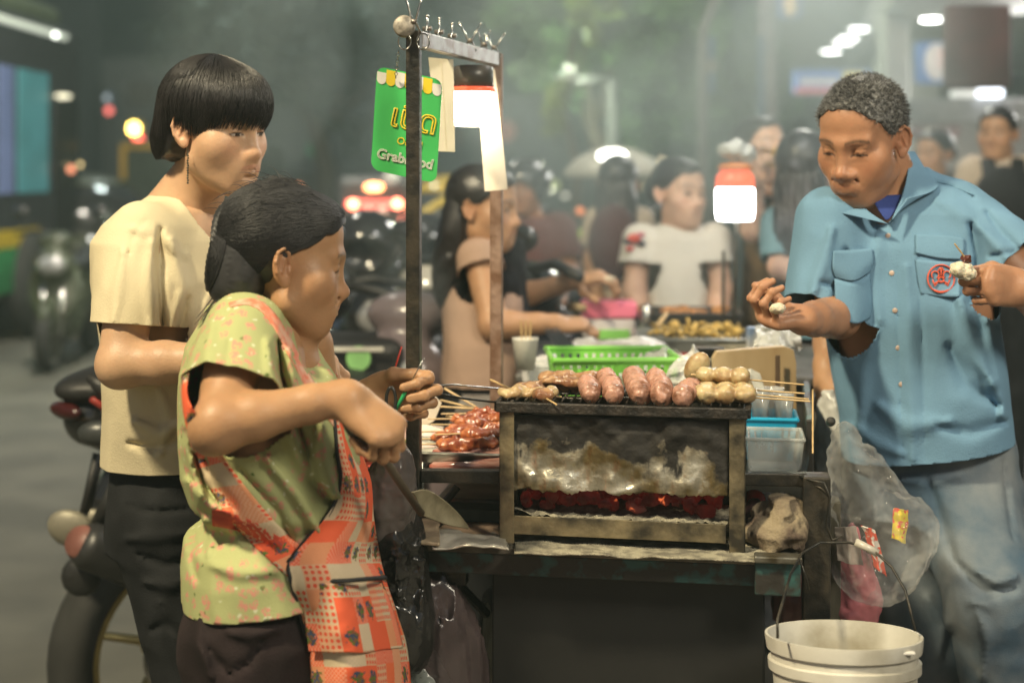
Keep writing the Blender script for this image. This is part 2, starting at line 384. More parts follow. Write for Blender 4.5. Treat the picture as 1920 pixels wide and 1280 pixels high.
# under-shelf strut, bracket, wheel
b = MB(); a = P(850, 1078, 2.52); b.box((a.x, a.y, a.z), (.05, .03, .028), TH, .002); b.build('bracket', steel_dark, cart)
b = MB(); b.tube([P(850, 1085, 2.55), P(912, 1150, 2.62)], .009, 8); b.build('strut', steel_dark, cart)
wc = P(935, 1260, 2.72)
b = MB(); b.lathe(wc, [(.13, -.018), (.15, -.02), (.158, -.008), (.158, .008), (.15, .02), (.13, .018)], 36, axis=(1, .15, 0), close=False); w = b.build('wheel', mat('tyre_rubber', (.02, .02, .02), .8, bump=.3), cart, True)
b = MB(); b.lathe(wc, [(.01, -.02), (.03, -.022), (.13, -.016), (.13, .016), (.03, .022), (.01, .02)], 30, axis=(1, .15, 0)); b.build('rim', steel_old, w)
# lower rack with a dark tray and box seen under the deck
b = MB(); a = P(835, 905, 2.62); 
b.tube([P(800, 985, 2.58), P(858, 912, 2.60)], .007, 6); b.build('brace', steel_dark, cart)
b = MB(); b.box(P(905, 955, 2.78)+Vector((.02, 0, 0)), (.20, .16, .075), TH, .008)
o = b.build('pan', mat('old_dark_pan', (.11, .085, .07), .35, .6, var=.4, vs=7, col2=(.30, .27, .23), bump=.4, bs=18, aniso=(.4, 1, 4)), smooth=False); setp(o, 'dark greasy pan pushed under the deck left of the grill', 'pan')
b = MB(); a = P(880, 985, 2.62); b.box((a.x+.02, a.y+.02, .886), (.16, .06, .024), TH, .003); o = b.build('timber', mat('green_board', (.10, .12, .095), .7, var=.2), None); setp(o, 'grey-green board lying at the back of the shelf behind the cardboard', 'board')
# cardboard wrapped in foil
foil = mat('crumpled_foil', (.74, .70, .60), .32, .35, var=.2, vs=20, bump=1.0, bs=45)
card = mat('cardboard', (.50, .34, .21), .8, var=.2, vs=12, col2=(.22, .15, .09), bump=.3)
def sheet(name, pts, nx, ny, z, amp, seed, m, edge=.0, label=None, cat=None, thick=.003):
    """four corners (fl, fr, br, bl) on a surface of height z, crumpled"""
    fl, fr, br, bl = [Vector(p) for p in pts]; rows = []
    for j in range(ny+1):
        v = j/ny; row = []
        for i in range(nx+1):
            u = i/nx; p = (fl*(1-u)+fr*u)*(1-v)+(bl*(1-u)+br*u)*v
            n1 = noise3(p, 22, seed)*amp+noise3(p, 60, seed+1)*amp*.4; e = edge*noise3(p, 30, seed+5) if j in (0, ny) or i in (0, nx) else 0
            row.append(Vector((p.x+e, p.y+e, z+amp*1.3+n1)))
        rows.append(row)
    b = MB(); b.grid(rows); o = b.build(name, m, None, True, label, cat, solid=thick); return o
def noise3(p, sc, seed=0): return float(vnoise(np.array([[p[0], p[1], p[2]]], np.float32), sc, seed)[0])
def at(px, py, z): D = (H-z)*F/(py-HZ); return P(px, py, D)
sheet('cardboard', [at(800, 1012, .874), at(938, 1030, .874), at(938, 990, .874), at(845, 978, .874)], 24, 12, .874, .004, 3, card, .004, 'brown cardboard flap lying on the shelf left of the grill', 'cardboard')
sheet('foil_sheet', [at(812, 1033, .874), at(960, 1036, .874), at(940, 1000, .874), at(805, 1003, .874)], 30, 14, .874, .006, 5, foil, .006, 'crumpled silver foil strip on the front of the shelf left of the grill', 'foil')
o = sheet('cardboard', [at(756, 1030, .874), at(822, 1033, .874), at(825, 995, .874), at(790, 988, .874)], 18, 12, .874, .008, 8, mat('smudged_card', (.42, .33, .22), .7, var=.3, vs=20, col2=(.2, .15, .10), bump=.5), .004, 'curled tan card scrap on the left corner of the shelf', 'cardboard', .006)
ash = mat('ash', (.36, .33, .24), .95, var=.3, vs=40, col2=(.16, .145, .11), bump=1, bs=240)
sheet('ash_layer', [at(965, 1040, .874), at(1460, 1056, .874), at(1440, 1005, .874), at(960, 995, .874)], 60, 20, .872, .003, 12, ash, .004, 'thin grey layer of ash on the shelf under the charcoal grill', 'ash')
for k, (x, y) in enumerate([(1010, 1030), (1130, 1026), (1190, 1030), (1090, 1040), (1250, 1036), (1330, 1040)]):
    pass
# ---------------------------------------------------------------- the charcoal grill
GT = R(-10); GR = Matrix.Rotation(GT, 3, 'Z'); gu = Vector((math.cos(GT), math.sin(GT), 0)); gv = Vector((-math.sin(GT), math.cos(GT), 0))
G0 = P(938, 1022, 2.468); G0.z = .876; GW = .418; GD = .20; GH = .246
def g(u, v, z): return G0+gu*u+gv*v+Vector((0, 0, z))
grill = thing('charcoal_grill', 'sooty steel charcoal grill box on four legs glowing red inside', 'grill', g(GW/2, GD/2, 0))
def sootmat():
    m = mat('sooty_metal', (.68, .65, .54), .32, .88, var=.3, vs=12, col2=(.22, .17, .08), bump=1.0, bs=52)
    crease(m, .9, 16, .022, (1, 1, 1)); n = m.node_tree.nodes; l = m.node_tree.links; bs_ = n['Principled BSDF']; tc = n['Texture Coordinate']
    sx = n.new('ShaderNodeSeparateXYZ'); l.new(tc.outputs['Object'], sx.inputs[0])
    nz = n.new('ShaderNodeTexNoise'); nz.inputs['Scale'].default_value = 9; nz.inputs['Detail'].default_value = 8; nz.inputs['Distortion'].default_value = .6; l.new(tc.outputs['Object'], nz.inputs[0])
    a = n.new('ShaderNodeMath'); a.operation = 'MULTIPLY_ADD'; l.new(sx.outputs['Z'], a.inputs[0]); a.inputs[1].default_value = 7.5; a.inputs[2].default_value = -1.64
    c = n.new('ShaderNodeMath'); c.operation = 'MULTIPLY_ADD'; l.new(nz.outputs['Fac'], c.inputs[0]); c.inputs[1].default_value = 1.8; l.new(a.outputs[0], c.inputs[2])
    # side soot
    xx = n.new('ShaderNodeMath'); xx.operation = 'MULTIPLY'; l.new(sx.outputs['X'], xx.inputs[0]); xx.inputs[1].default_value = .9
    x2 = n.new('ShaderNodeMath'); x2.operation = 'ADD'; l.new(c.outputs[0], x2.inputs[0]); l.new(xx.outputs[0], x2.inputs[1])
    r = n.new('ShaderNodeMapRange'); r.inputs[1].default_value = .30; r.inputs[2].default_value = .46; l.new(x2.outputs[0], r.inputs[0])
    nf = n.new('ShaderNodeTexNoise'); nf.inputs['Scale'].default_value = 60; nf.inputs['Detail'].default_value = 6
    mpp = n.new('ShaderNodeMapping'); mpp.inputs['Scale'].default_value = (1, 1, .18); l.new(tc.outputs['Object'], mpp.inputs[0]); l.new(mpp.outputs[0], nf.inputs[0])
    r2 = n.new('ShaderNodeMapRange'); r2.inputs[1].default_value = .45; r2.inputs[2].default_value = .62; l.new(nf.outputs['Fac'], r2.inputs[0])
    mxx = n.new('ShaderNodeMath'); mxx.operation = 'MULTIPLY_ADD'; l.new(r2.outputs[0], mxx.inputs[0]); mxx.inputs[1].default_value = .45; l.new(r.outputs[0], mxx.inputs[2]); mxx.use_clamp = True
    old = [k for k in l if k.to_node == bs_ and k.to_socket.name == 'Base Color'][0].from_socket
    mm = n.new('ShaderNodeMix'); mm.data_type = 'RGBA'; l.new(mxx.outputs[0], mm.inputs[0]); l.new(old, mm.inputs[6]); mm.inputs[7].default_value = (.016, .014, .012, 1); l.new(mm.outputs[2], bs_.inputs['Base Color'])
    ro = n.new('ShaderNodeMapRange'); ro.inputs[3].default_value = .3; ro.inputs[4].default_value = .75; l.new(mxx.outputs[0], ro.inputs[0]); l.new(ro.outputs[0], bs_.inputs['Roughness'])
    me = n.new('ShaderNodeMapRange'); me.inputs[3].default_value = .85; me.inputs[4].default_value = .1; l.new(mxx.outputs[0], me.inputs[0]); l.new(me.outputs[0], bs_.inputs['Metallic'])
    return m
soot = sootmat()
# front sheet: crumpled tin between the legs
nx, nz_ = 110, 44; rows = []
for j in range(nz_+1):
    row = []
    for i in range(nx+1):
        u = .020+(GW-.046)*i/nx; t = j/nz_; z = .222-(.222-.092)*t
        if j == nz_: z += .006*noise3((u*6, 0, 0), 9, 4)+.003*noise3((u*20, 0, 0), 12, 6)
        n1 = (noise3((u, 0, z), 24, 2)*.0080+noise3((u, 0, z), 62, 3)*.0032)*math.sin(math.pi*min(1, max(0, i/nx)))**.4+abs(noise3((u, 0, z*.6), 45, 8))*.003*(t > .2)
        row.append(g(u, .004-n1, z))
    rows.append(row)
b = MB(); b.grid(rows); b.build('front_sheet', soot, grill, True, solid=.0015)
b = MB()
b.box(g(GW-.0015, GD/2, .16), (.002, GD-.02, .13), GR); b.box(g(.0015, GD/2, .16), (.002, GD-.02, .13), GR); b.box(g(GW/2, GD, .125), (GW-.02, .002, .20), GR)
b.build('side_sheets', steel_dark, grill)
legm = mat('greasy_angle_iron', (.30, .25, .15), .45, .6, var=.4, vs=14, col2=(.05, .045, .035), bump=.5, bs=70)
for (u, v) in ((.0, 0), (GW, 0), (0, GD), (GW, GD)):
    b = MB(); su = 1 if u == 0 else -1; sv = 1 if v == 0 else -1
    b.box(g(u+su*.0125, v-sv*.003, .118), (.025, .003, .236), GR, .0008); b.box(g(u-su*.0, v+sv*.011, .118), (.003, .024, .236), GR, .0008)
    b.build('leg', legm if (u == 0 or v == 0) else steel_dark, grill)
b = MB()
b.box(g(GW/2, -.006, .2355), (GW+.012, .010, .018), GR, .002); b.box(g(GW/2, GD+.004, .2355), (GW+.012, .010, .018), GR, .002)
b.box(g(-.006, GD/2, .2350), (.010, GD, .018), GR, .002); b.box(g(GW+.006, GD/2, .2350), (.010, GD, .018), GR, .002)
b.build('rim', mat('charred_rim', (.018, .017, .016), .5, .4, var=.3, vs=30, col2=(.05, .042, .035), bump=.8, bs=130), grill)
b = MB()
for i in range(26): b.tube([g(.012+i*(GW-.02)/25, 0, .247), g(.012+i*(GW-.02)/25, GD, .247)], .0016, 6)
for v in (.05, .1, .15): b.tube([g(0, v, .2445), g(GW, v, .2445)], .0018, 6)
b.build('grate', steel_dark, grill)
b = MB(); b.box(g(GW/2-.003, -.002, .032), (GW-.055, .004, .032), GR, .001); b.box(g(GW/2, GD/2, .020), (GW-.03, GD-.02, .003), GR); b.build('ash_tray', legm, grill)
# ash rim and coals
rows = []
for j in range(15):
    row = []
    for i in range(80):
        u = .022+(GW-.05)*i/79; v = .002+(GD-.03)*j/14; row.append(g(u, v, .046+.004*noise3((u, v, 0), 60, 2)+.004*noise3((u, v, 0), 150, 3)+.012*math.exp(-((u-.02)/.03)**2-(v/.03)**2)-(.004 if j > 3 else 0)))
    rows.append(row)
b = MB(); b.grid(rows); b.build('ash_bed', ash, grill, True)
em = bpy.data.materials.new('glowing_coal'); em.use_nodes = True; n = em.node_tree.nodes; l = em.node_tree.links; bs_ = n['Principled BSDF']
bs_.inputs['Base Color'].default_value = (.02, .012, .01, 1); bs_.inputs['Roughness'].default_value = .9
tc = n.new('ShaderNodeTexCoord'); nz = n.new('ShaderNodeTexNoise'); nz.inputs['Scale'].default_value = 28; nz.inputs['Detail'].default_value = 5; l.new(tc.outputs['Object'], nz.inputs[0])
rp_ = n.new('ShaderNodeValToRGB'); l.new(nz.outputs['Fac'], rp_.inputs[0]); cr = rp_.color_ramp; cr.elements[0].position = .42; cr.elements[0].color = (.012, .0006, .0004, 1); cr.elements[1].position = .74; cr.elements[1].color = (1, .20, .06, 1); e_ = cr.elements.new(.655); e_.color = (.04, .0018, .001, 1)
l.new(rp_.outputs[0], bs_.inputs['Emission Color']); bs_.inputs['Emission Strength'].default_value = 1.05
rr = random.Random(3)
cs = Sdf()
for i in range(95):
    cs.add(ell(g(rr.uniform(.03, GW-.035), rr.uniform(.035, GD-.02), .060+rr.uniform(-.006, .018)), (rr.uniform(.008, .017), rr.uniform(.008, .014), rr.uniform(.007, .013)), Matrix.Rotation(rr.random()*3, 3, 'Z')), .004)
cs.disp(lambda p: vnoise(p, 130, 4)*.004)
V, Q = nets(cs, *bbox([g(0, 0, .03), g(GW, GD, .11)], .01), .0035)
o = link('coals', npmesh('coals', V, Q), em, grill)
# ---------------------------------------------------------------- food on the grill
sausM = mat('pink_sausage', (.46, .25, .18), .36, var=.3, vs=38, col2=(.17, .07, .035), bump=.7, bs=110, sss=.15, spec=.5, coat=.12, mixlo=.44, mixhi=.64)
ballM = mat('pale_meatball', (.52, .41, .22), .42, var=.3, vs=40, col2=(.32, .20, .09), bump=.3, bs=160, sss=.2, coat=.2)
porkM = mat('grilled_pork', (.40, .23, .11), .35, var=.4, vs=50, col2=(.20, .085, .04), bump=.6, bs=120, coat=.3)
redM = mat('glazed_red_meat', (.52, .17, .055), .30, var=.4, vs=60, col2=(.26, .055, .02), bump=.7, bs=110, coat=.6, spec=.7)
TG = .241
def sausage(u, v, ang, L, r, label, rise=0.0, seed=0, tip=.0):
    root = thing('grilled_sausage', label, 'sausage', g(u, v, TG), 'pink sausages on the grill')
    qr = random.Random(seed+1); r = r*qr.uniform(.90, 1.08); L = L*qr.uniform(.9, 1.12); a = g(u, v, TG+r+rise); d = (gu*math.sin(ang)+gv*math.cos(ang)); s = Sdf(); s.add(cap(a-d*L/2, a+d*L/2+Vector((0, 0, .006)), r, r*.96), 0)
    dn = V3(d); a0 = V3(a); s.disp(lambda p: .0024*np.sin(((p-a0) @ (dn+np.array([.25, 0, .3], np.float32)))*480+vnoise(p, 40, seed)*2.5)*(.3+.7*np.abs(vnoise(p, 30, seed+3)))+vnoise(p, 70, seed+1)*.0018)
    V, Q = nets(s, *bbox([a-d*L/2, a+d*L/2], r+.012), .0022); link('sausage', npmesh('sausage', V, Q), sausM, root, True)
    b = MB(); e = a+d*(L/2+.01); b.tube([e, e+d*.07+Vector((0, 0, -.004))], .0016, 6); b.build('stick', bamboo, root)
SA = [('first', .148, .058, -.22), ('second', .190, .055, -.16), ('third', .236, .052, -.22), ('fourth', .276, .044, -.10), ('fifth', .320, .040, .20)]
for k, (w, u, v, a) in enumerate(SA):
    sausage(u, v, a, .056, .0192, 'pink sausage, %s from the left in the front row on the grill' % w, seed=k*7)
for k, (u, v, a, lb) in enumerate([(.175, .115, -.25, 'pink sausage lying behind the first and second front sausages'), (.222, .118, -.2, 'pink sausage lying behind the second and third front sausages'), (.262, .112, -.1, 'pink sausage lying behind the third and fourth front sausages')]):
    sausage(u, v, a, .052, .0185, lb, .006, seed=50+k*5)
def balls(u, v, z, ang, n, r, label, seed):
    root = thing('meatball_skewer', label, 'skewer', g(u, v, z), 'meatball skewers on the grill')
    d = gu*math.cos(ang)+gv*math.sin(ang); s = Sdf(); c0 = g(u, v, z+r)
    for i in range(n): s.add(ell(c0+d*(i*r*1.62), (r*1.02, r*1.0, r*.80)), .003)
    s.disp(lambda p: vnoise(p, 55, seed)*.0026+vnoise(p, 140, seed)*.0012)
    e = c0+d*((n-1)*r*1.62); V, Q = nets(s, *bbox([c0, e], r+.01), .0023); link('meatballs', npmesh('meatballs', V, Q), ballM, root, True)
    b = MB(); b.tube([c0-d*(r+.008), e+d*(.110)+Vector((0, 0, -.010))], .0016, 6); b.build('stick', bamboo, root)
balls(.352, .034, TG, R(4), 3, .0205, 'yellowish meatball skewer at the front right edge of the grill', 5)
balls(.352, .082, TG, R(-3), 3, .0200, 'meatball skewer right behind the front one on the right of the grill', 8)
balls(.345, .125, TG, R(2), 3, .0205, 'rearmost meatball skewer on the right of the grill', 11)
balls(.350, .104, TG+.024, R(-6), 3, .0185, 'meatball skewer stacked on top of the others on the right of the grill', 15)
o = MB().ball(g(.332, .15, TG+.05), .028, 20, (.75, .6, 1.1), Euler((.3, .5, 0)).to_matrix()).build('dumpling', ballM, None, True, 'pointed pale fish cake standing behind the pink sausages', 'fish cake')
def pork(u, v, z, ang, n, label, seed, m=porkM, r=.014, stick=1, grp='grilled pork skewers'):
    root = thing('pork_skewer', label, 'skewer', g(u, v, z), grp)
    rr = random.Random(seed); d = gu*math.cos(ang)+gv*math.sin(ang); s = Sdf(); c0 = g(u, v, z+r*.8); e = c0+d*(n*r*1.25)
    for i in range(n): s.add(ell(c0+d*(i*r*1.25)+Vector((0, 0, rr.uniform(-.003, .003))), (r*rr.uniform(.8, 1.2), r*rr.uniform(.8, 1.25), r*rr.uniform(.6, .85)), Matrix.Rotation(rr.random()*3, 3, 'Z')), .005)
    s.disp(lambda p: vnoise(p, 70, seed)*.0035+vnoise(p, 160, seed)*.0014)
    V, Q = nets(s, *bbox([c0, e], r+.014), .0026); link('meat', npmesh('meat', V, Q), m, root, True)
    b = MB(); b.tube([c0-d*(.055 if stick < 0 else .012), e+d*(.045 if stick > 0 else .0)+Vector((0, 0, -.006))], .0016, 6); b.build('stick', bamboo, root)
pork(.005, .035, TG, R(6), 5, 'pale grilled squid-like skewer at the left end of the grill', 21, ballM, .0155, 0)
pork(.045, .070, TG, R(-62), 4, 'golden pork skewer with its stick poking over the front rim of the grill', 23, porkM, .0165, 1)
pork(.02, .12, TG, R(2), 6, 'browned pork skewer at the back left of the grill', 25, porkM, .015, 0)
pork(.06, .15, TG+.012, R(5), 6, 'browned pork skewer lying against the rear rim of the grill', 27, porkM, .015, 0)
pork(.075, .105, TG+.014, R(-8), 4, 'crisp pork pieces piled beside the first pink sausage', 29, porkM, .014, 0)
# rag, red ball, brass-coloured lump beside the grill
s = Sdf(); s.add(ell(P(1462, 975, 2.46), (.040, .045, .040)), 0); s.add(ell(P(1450, 1003, 2.45), (.048, .05, .022)), .02); s.disp(lambda p: (1-2*np.abs(vnoise(p*np.array([1, 1, 1.8], np.float32), 30, 3)))*.009+vnoise(p, 34, 4)*.008+(1-2*np.abs(vnoise(p, 80, 5)))*.003)
V, Q = nets(s, *bbox([P(1462, 990, 2.46)], .09), .004)
setp(link('rag', npmesh('rag', V, Q), mat('dirty_cloth', (.26, .21, .135), .9, var=.3, vs=18, col2=(.10, .07, .05), bump=.6, bs=200), None, True), 'dirty tan rag bunched up on the shelf right of the grill', 'rag')
s = Sdf(); s.add(ell(P(1418, 985, 2.53), (.035, .04, .045)), 0); s.disp(lambda p: vnoise(p, 40, 7)*.01)
V, Q = nets(s, *bbox([P(1418, 985, 2.53)], .07), .004); setp(link('rag', npmesh('rag', V, Q), mat('maroon_cloth', (.06, .022, .022), .9, var=.3), None, True), 'dark maroon rag squeezed between the grill and the tan rag', 'rag')
b = MB(); b.ball(P(1414, 936, 2.60), .021, 18, (1, 1, .85)); b.build('red_dome_cover', plastic('red_plastic', (.65, .03, .025), .25), None, True, 'small red plastic lid right of the grill above the rag', 'lid')
# ---------------------------------------------------------------- food and tubs on the deck
def tub(name, c, w, d, h, m, label, cat, rim=.006, slots=None, taper=.85, rot=TH, wall=.003, bottom=True, parent=None, slotc=None):
    """open tapered tub with rim; slots=(columns, rows) cut through the front and sides as real gaps"""
    c = Vector(c); M = Matrix.Rotation(rot, 3, 'Z'); b = MB()
    def ring(t, k=0): s = taper+(1-taper)*t; return [c+M @ Vector((x*(w/2*s-k), y*(d/2*s-k), h*t)) for x, y in ((-1, -1), (1, -1), (1, 1), (-1, 1))]
    lo, hi = ring(0), ring(1)
    if slots is None:
        li, hi2 = ring(0, wall), ring(1, wall)
        for i in range(4):
            j = (i+1) % 4; b.add([lo[i], lo[j], hi[j], hi[i]], [(0, 1, 2, 3)]); b.add([li[i], hi2[i], hi2[j], li[j]], [(0, 1, 2, 3)])
        b.add(lo, [(3, 2, 1, 0)]); up = Vector((0, 0, wall)); b.add([p+up for p in li], [(0, 1, 2, 3)])
    else:
        nc, nr, z0, z1, gap = slots
        for i in range(4):
            j = (i+1) % 4; dirn = (lo[j]-lo[i]); out = Vector((dirn.y, -dirn.x, 0)).normalized()*wall
            def pt(s, t): return (lo[i]*(1-s)+lo[j]*s)*(1-t)+(hi[i]*(1-s)+hi[j]*s)*t
            def quad(s0, s1, t0, t1):
                q = [pt(s0, t0), pt(s1, t0), pt(s1, t1), pt(s0, t1)]; b.prism(q, -out)
            quad(0, 1, 0, z0); quad(0, 1, z1, 1); ncc = nc if i % 2 == 0 else max(2, int(nc*d/w))
            for k in range(ncc+1):
                s0 = k/(ncc+1); wd = 1/(ncc+1); quad(max(0, s0+wd*(gap*.5)), min(1, s0+wd*(1-gap*.5)), z0, z1)
            for r_ in range(1, nr): t = z0+(z1-z0)*r_/nr; quad(0, 1, t-.02, t+.02)
        b.add(lo, [(3, 2, 1, 0)])
    pts = hi+[hi[0]]
    for i in range(4):
        a_, b_ = hi[i], hi[(i+1) % 4]; b.tube([a_, b_], rim, 8)
    return b.build(name, m, parent, False, label, cat)
zd = rz-.010
def deckp(px, D): return Vector(((px-960)/F*D, D, zd))
c = deckp(1128, 3.05)
gb = tub('green_basket', c+Vector((.02, 0, .062)), .265, .2, .090, plastic('lime_plastic', (.24, .62, .09), .3), 'lime green plastic basket with slots standing behind the grilled pork', 'basket', .006, (14, 1, .50, .88, .42), .9, R(3))
b = MB(); c1 = P(1035, 692, 2.96); b.tube([c1+Vector((0, 0, -.005)), c1+Vector((-.006, 0, -.05))], .007, 8); b.build('edge_trim', plastic('white_plastic', (.75, .75, .72)), gb)
foam = mat('white_foam', (.72, .70, .62), .6, var=.08, vs=20, bump=.1)
for k in range(6):
    c = P(1240, 745-k*7, 2.95); b = MB(); b.box(c, (.17, .13, .006), R(-4+k), .002); b.build('foam_tray', foam, None, False, ['white foam tray at the bottom of the stack behind the grill', 'white foam tray second from the bottom of the stack behind the grill', 'white foam tray third from the bottom of the stack behind the grill', 'white foam tray third from the top of the stack behind the grill', 'white foam tray second from the top of the stack behind the grill', 'white foam tray topmost in the stack behind the grill'][k], 'tray', 'foam trays stacked behind the grill')
# chopping board
s = MB(); pts = [P(1338, 672, 2.92), P(1345, 660, 2.92), P(1400, 655, 2.92), P(1470, 650, 2.92), P(1488, 656, 2.92), P(1493, 680, 2.92), P(1493, 780, 2.92), P(1400, 790, 2.92), P(1340, 780, 2.92)]
s.prism(pts, (.0, .028, 0)); s.build('chopping_board', mat('stained_wood_board', (.56, .42, .24), .6, var=.25, vs=10, col2=(.42, .28, .14), bump=.3, bs=40, aniso=(1, 1, .3)), None, False, 'worn wooden chopping board standing upright behind the blue basket', 'chopping board')
b = MB(); b.box(P(1458, 705, 2.90), (.010, .004, .085), .05, .001); b.build('knife', mat('brown_handle', (.16, .10, .06), .6), None, False, 'thin brown wooden stick leaning flat on the chopping board', 'stick')
blue = plastic('blue_plastic', (.015, .33, .55), .3)
tub('blue_basket', Vector((P(1440, 780, 2.72).x, 2.72, zd)), .105, .10, .078, blue, 'small blue plastic basket of cups at the right end of the grill', 'basket', .004, (7, 2, .2, .8, .35), .85, TH)
cupM = film('clear_cup', (.8, .8, .78), .35, .1, .1)
for k, (x, y, D) in enumerate([(1425, 745, 2.70), (1452, 742, 2.72), (1470, 752, 2.69)]):
    b = MB(); c = P(x, y, D)-Vector((0, 0, .05)); b.lathe(c, [(.014, 0), (.019, .065), (.020, .066), (.0185, .064), (.0135, .002)], 20); b.build('plastic_cup', cupM, None, True, ['clear plastic cup standing leftmost in the blue basket', 'clear plastic cup in the middle of the blue basket', 'clear plastic cup rightmost in the blue basket'][k], 'cup', 'cups in the blue basket')
clear = film('clear_box_plastic', (.72, .74, .70), .32, .12, .1)
tub('clear_container', Vector((P(1450, 890, 2.60).x, 2.60, zd+.002)), .105, .11, .062, clear, 'clear empty plastic container on the deck below the blue basket', 'container', .003, None, .86, TH)
# paper / wrapping
def crumple(name, pts, m, label, cat, amp=.012, sc=24, seed=1, nx=26, ny=18, thick=.0008, parent=None, group=None):
    """crumpled sheet through a grid of control points (rows)"""
    g_ = np.array([[tuple(p) for p in r] for r in pts], float); ny0, nx0 = g_.shape[:2]; rows = []
    for j in range(ny+1):
        v = j/ny*(ny0-1); j0 = min(int(v), ny0-2); fv = v-j0; fv = fv*fv*(3-2*fv); row = []
        for i in range(nx+1):
            u = i/nx*(nx0-1); i0 = min(int(u), nx0-2); fu = u-i0; fu = fu*fu*(3-2*fu)
            p = (g_[j0, i0]*(1-fu)+g_[j0, i0+1]*fu)*(1-fv)+(g_[j0+1, i0]*(1-fu)+g_[j0+1, i0+1]*fu)*fv
            n1 = noise3(p, sc, seed); n2 = noise3(p, sc*2.7, seed+3); n3 = noise3(p, sc, seed+9)
            row.append(Vector((p[0]+n3*amp*.5, p[1]-(abs(n1)-.3)*amp*1.4-n2*amp*.4, p[2]+n2*amp*.4)))
        rows.append(row)
    b = MB(); b.grid(rows); return b.build(name, m, parent, True, label, cat, group, solid=thick)
wrap = film('cloudy_wrap', (.78, .78, .74), .45, .2, .8, 40)
crumple('plastic_bag', [[P(1255, 690, 2.86), P(1300, 650, 2.86), P(1345, 690, 2.86)], [P(1245, 715, 2.84), P(1300, 700, 2.80), P(1350, 725, 2.84)]], wrap, 'crumpled clear plastic bag lying on the foam trays', 'bag', .02, 40, 4)
crumple('paper_sheet', [[P(1370, 700, 2.86), P(1410, 690, 2.86), P(1425, 700, 2.86)], [P(1340, 740, 2.80), P(1400, 735, 2.80), P(1440, 750, 2.82)]], mat('white_paper', (.66, .64, .56), .8, var=.05), 'white paper sheet leaning on the chopping board', 'paper', .006, 18, 8)
# marinated skewers tray at the left of the grill
trayM = mat('tin_tray', (.42, .42, .38), .32, .9, var=.2)
tub('metal_tray', Vector((P(868, 880, 2.64).x, 2.66, zd+.012)), .20, .15, .018, trayM, 'shallow metal tray holding the wrapped sausages left of the grill', 'tray', .003, None, .9, TH)
def redskew(px, py, D, ang, n, label, seed, z=None):
    root = thing('marinated_skewer', label, 'skewer', P(px, py, D), 'glazed red meat skewers left of the grill')
    r = .0145; rr = random.Random(seed); d = gu*math.cos(ang)+gv*math.sin(ang)*.6+Vector((0, 0, .05)); d.normalize(); s = Sdf(); c0 = P(px, py, D); e = c0+d*(n*r*1.2)
    for i in range(n): s.add(ell(c0+d*(i*r*1.2)+Vector((0, 0, rr.uniform(-.003, .003))), (r*rr.uniform(.8, 1.15), r*rr.uniform(.8, 1.2), r*rr.uniform(.55, .85)), Matrix.Rotation(rr.random()*3, 3, 'Z')), .004)
    s.disp(lambda p: vnoise(p, 75, seed)*.0060+vnoise(p, 170, seed)*.0022)
    V, Q = nets(s, *bbox([c0, e], r+.014), .0028); link('meat', npmesh('meat', V, Q), redM, root, True)
    b = MB(); b.tube([c0-d*.066, c0+d*.01], .0017, 6); b.build('stick', bamboo, root)
lb = ['glazed red meat skewer lying lowest at the front of the pile left of the grill', 'glazed red meat skewer second from the front in the pile left of the grill', 'glazed red meat skewer in the middle of the pile left of the grill', 'glazed red meat skewer with its stick raised above the pile left of the grill', 'glazed red meat skewer at the rear of the pile left of the grill', 'glazed red meat skewer topmost in the pile, nearest the tong rods', 'glazed red meat skewer half hidden behind the left grill leg']
for k, a in enumerate([(838, 832, 2.64, R(-4), 6), (822, 822, 2.68, R(5), 7), (845, 808, 2.71, R(2), 6), (868, 796, 2.74, R(-14), 5), (862, 785, 2.77, R(-10), 6), (888, 775, 2.78, R(-6), 4), (880, 812, 2.66, R(12), 5)]):
    redskew(*a, lb[k], 61+k)
for k, (a, b_, lb_) in enumerate([((833, 728, 2.84), (905, 770, 2.8), 'bamboo stick slanting highest above the red meat pile'), ((822, 762, 2.84), (925, 768, 2.8), 'bamboo stick lying crosswise above the red meat pile'), ((826, 750, 2.86), (930, 775, 2.8), 'bamboo stick pointing left out of the red meat pile top'), ((836, 780, 2.82), (900, 788, 2.8), 'pale bamboo stick end left of the topmost red meat'), ((920, 712, 2.70), (985, 742, 2.6), 'bamboo stick leaning against the left end of the grill')]):
    b = MB(); b.tube([P(*a), P(*b_)], .0022, 6); b.build('bamboo_stick', bamboo, None, False, lb_, 'stick', 'loose bamboo sticks left of the grill')
wrapM = mat('wrapped_red_sausage', (.47, .17, .13), .14, var=.3, vs=40, col2=(.62, .40, .34), bump=.3, bs=40, coat=1, spec=.8, aniso=(.2, 1, 3))
for k in range(4):
    b = MB(); a = P(806+(k % 2)*6, 874-k*9, 2.60+.018*k); c = P(940, 872-k*9, 2.56+.018*k); b.tube([a, a+(c-a)*.06, c], [.004, .0085, .0085], 12)
    b.build('wrapped_sausage', wrapM, None, True, ['red sausage in clear film, lowest of the four left of the grill', 'red sausage in clear film, second from the bottom left of the grill', 'red sausage in clear film, second from the top left of the grill', 'red sausage in clear film, topmost of the four left of the grill'][k], 'sausage', 'film-wrapped sausages left of the grill')
crumple('pink_paper', [[P(730, 800, 2.8), P(765, 795, 2.8), P(830, 800, 2.8)], [P(720, 870, 2.68), P(765, 860, 2.68), P(830, 870, 2.68)]], mat('pink_sheet', (.72, .42, .38), .6, var=.2, col2=(.75, .68, .60), vs=20), 'pale pink sheet behind the front post above the coral basket', 'paper', .006, 16, 4)
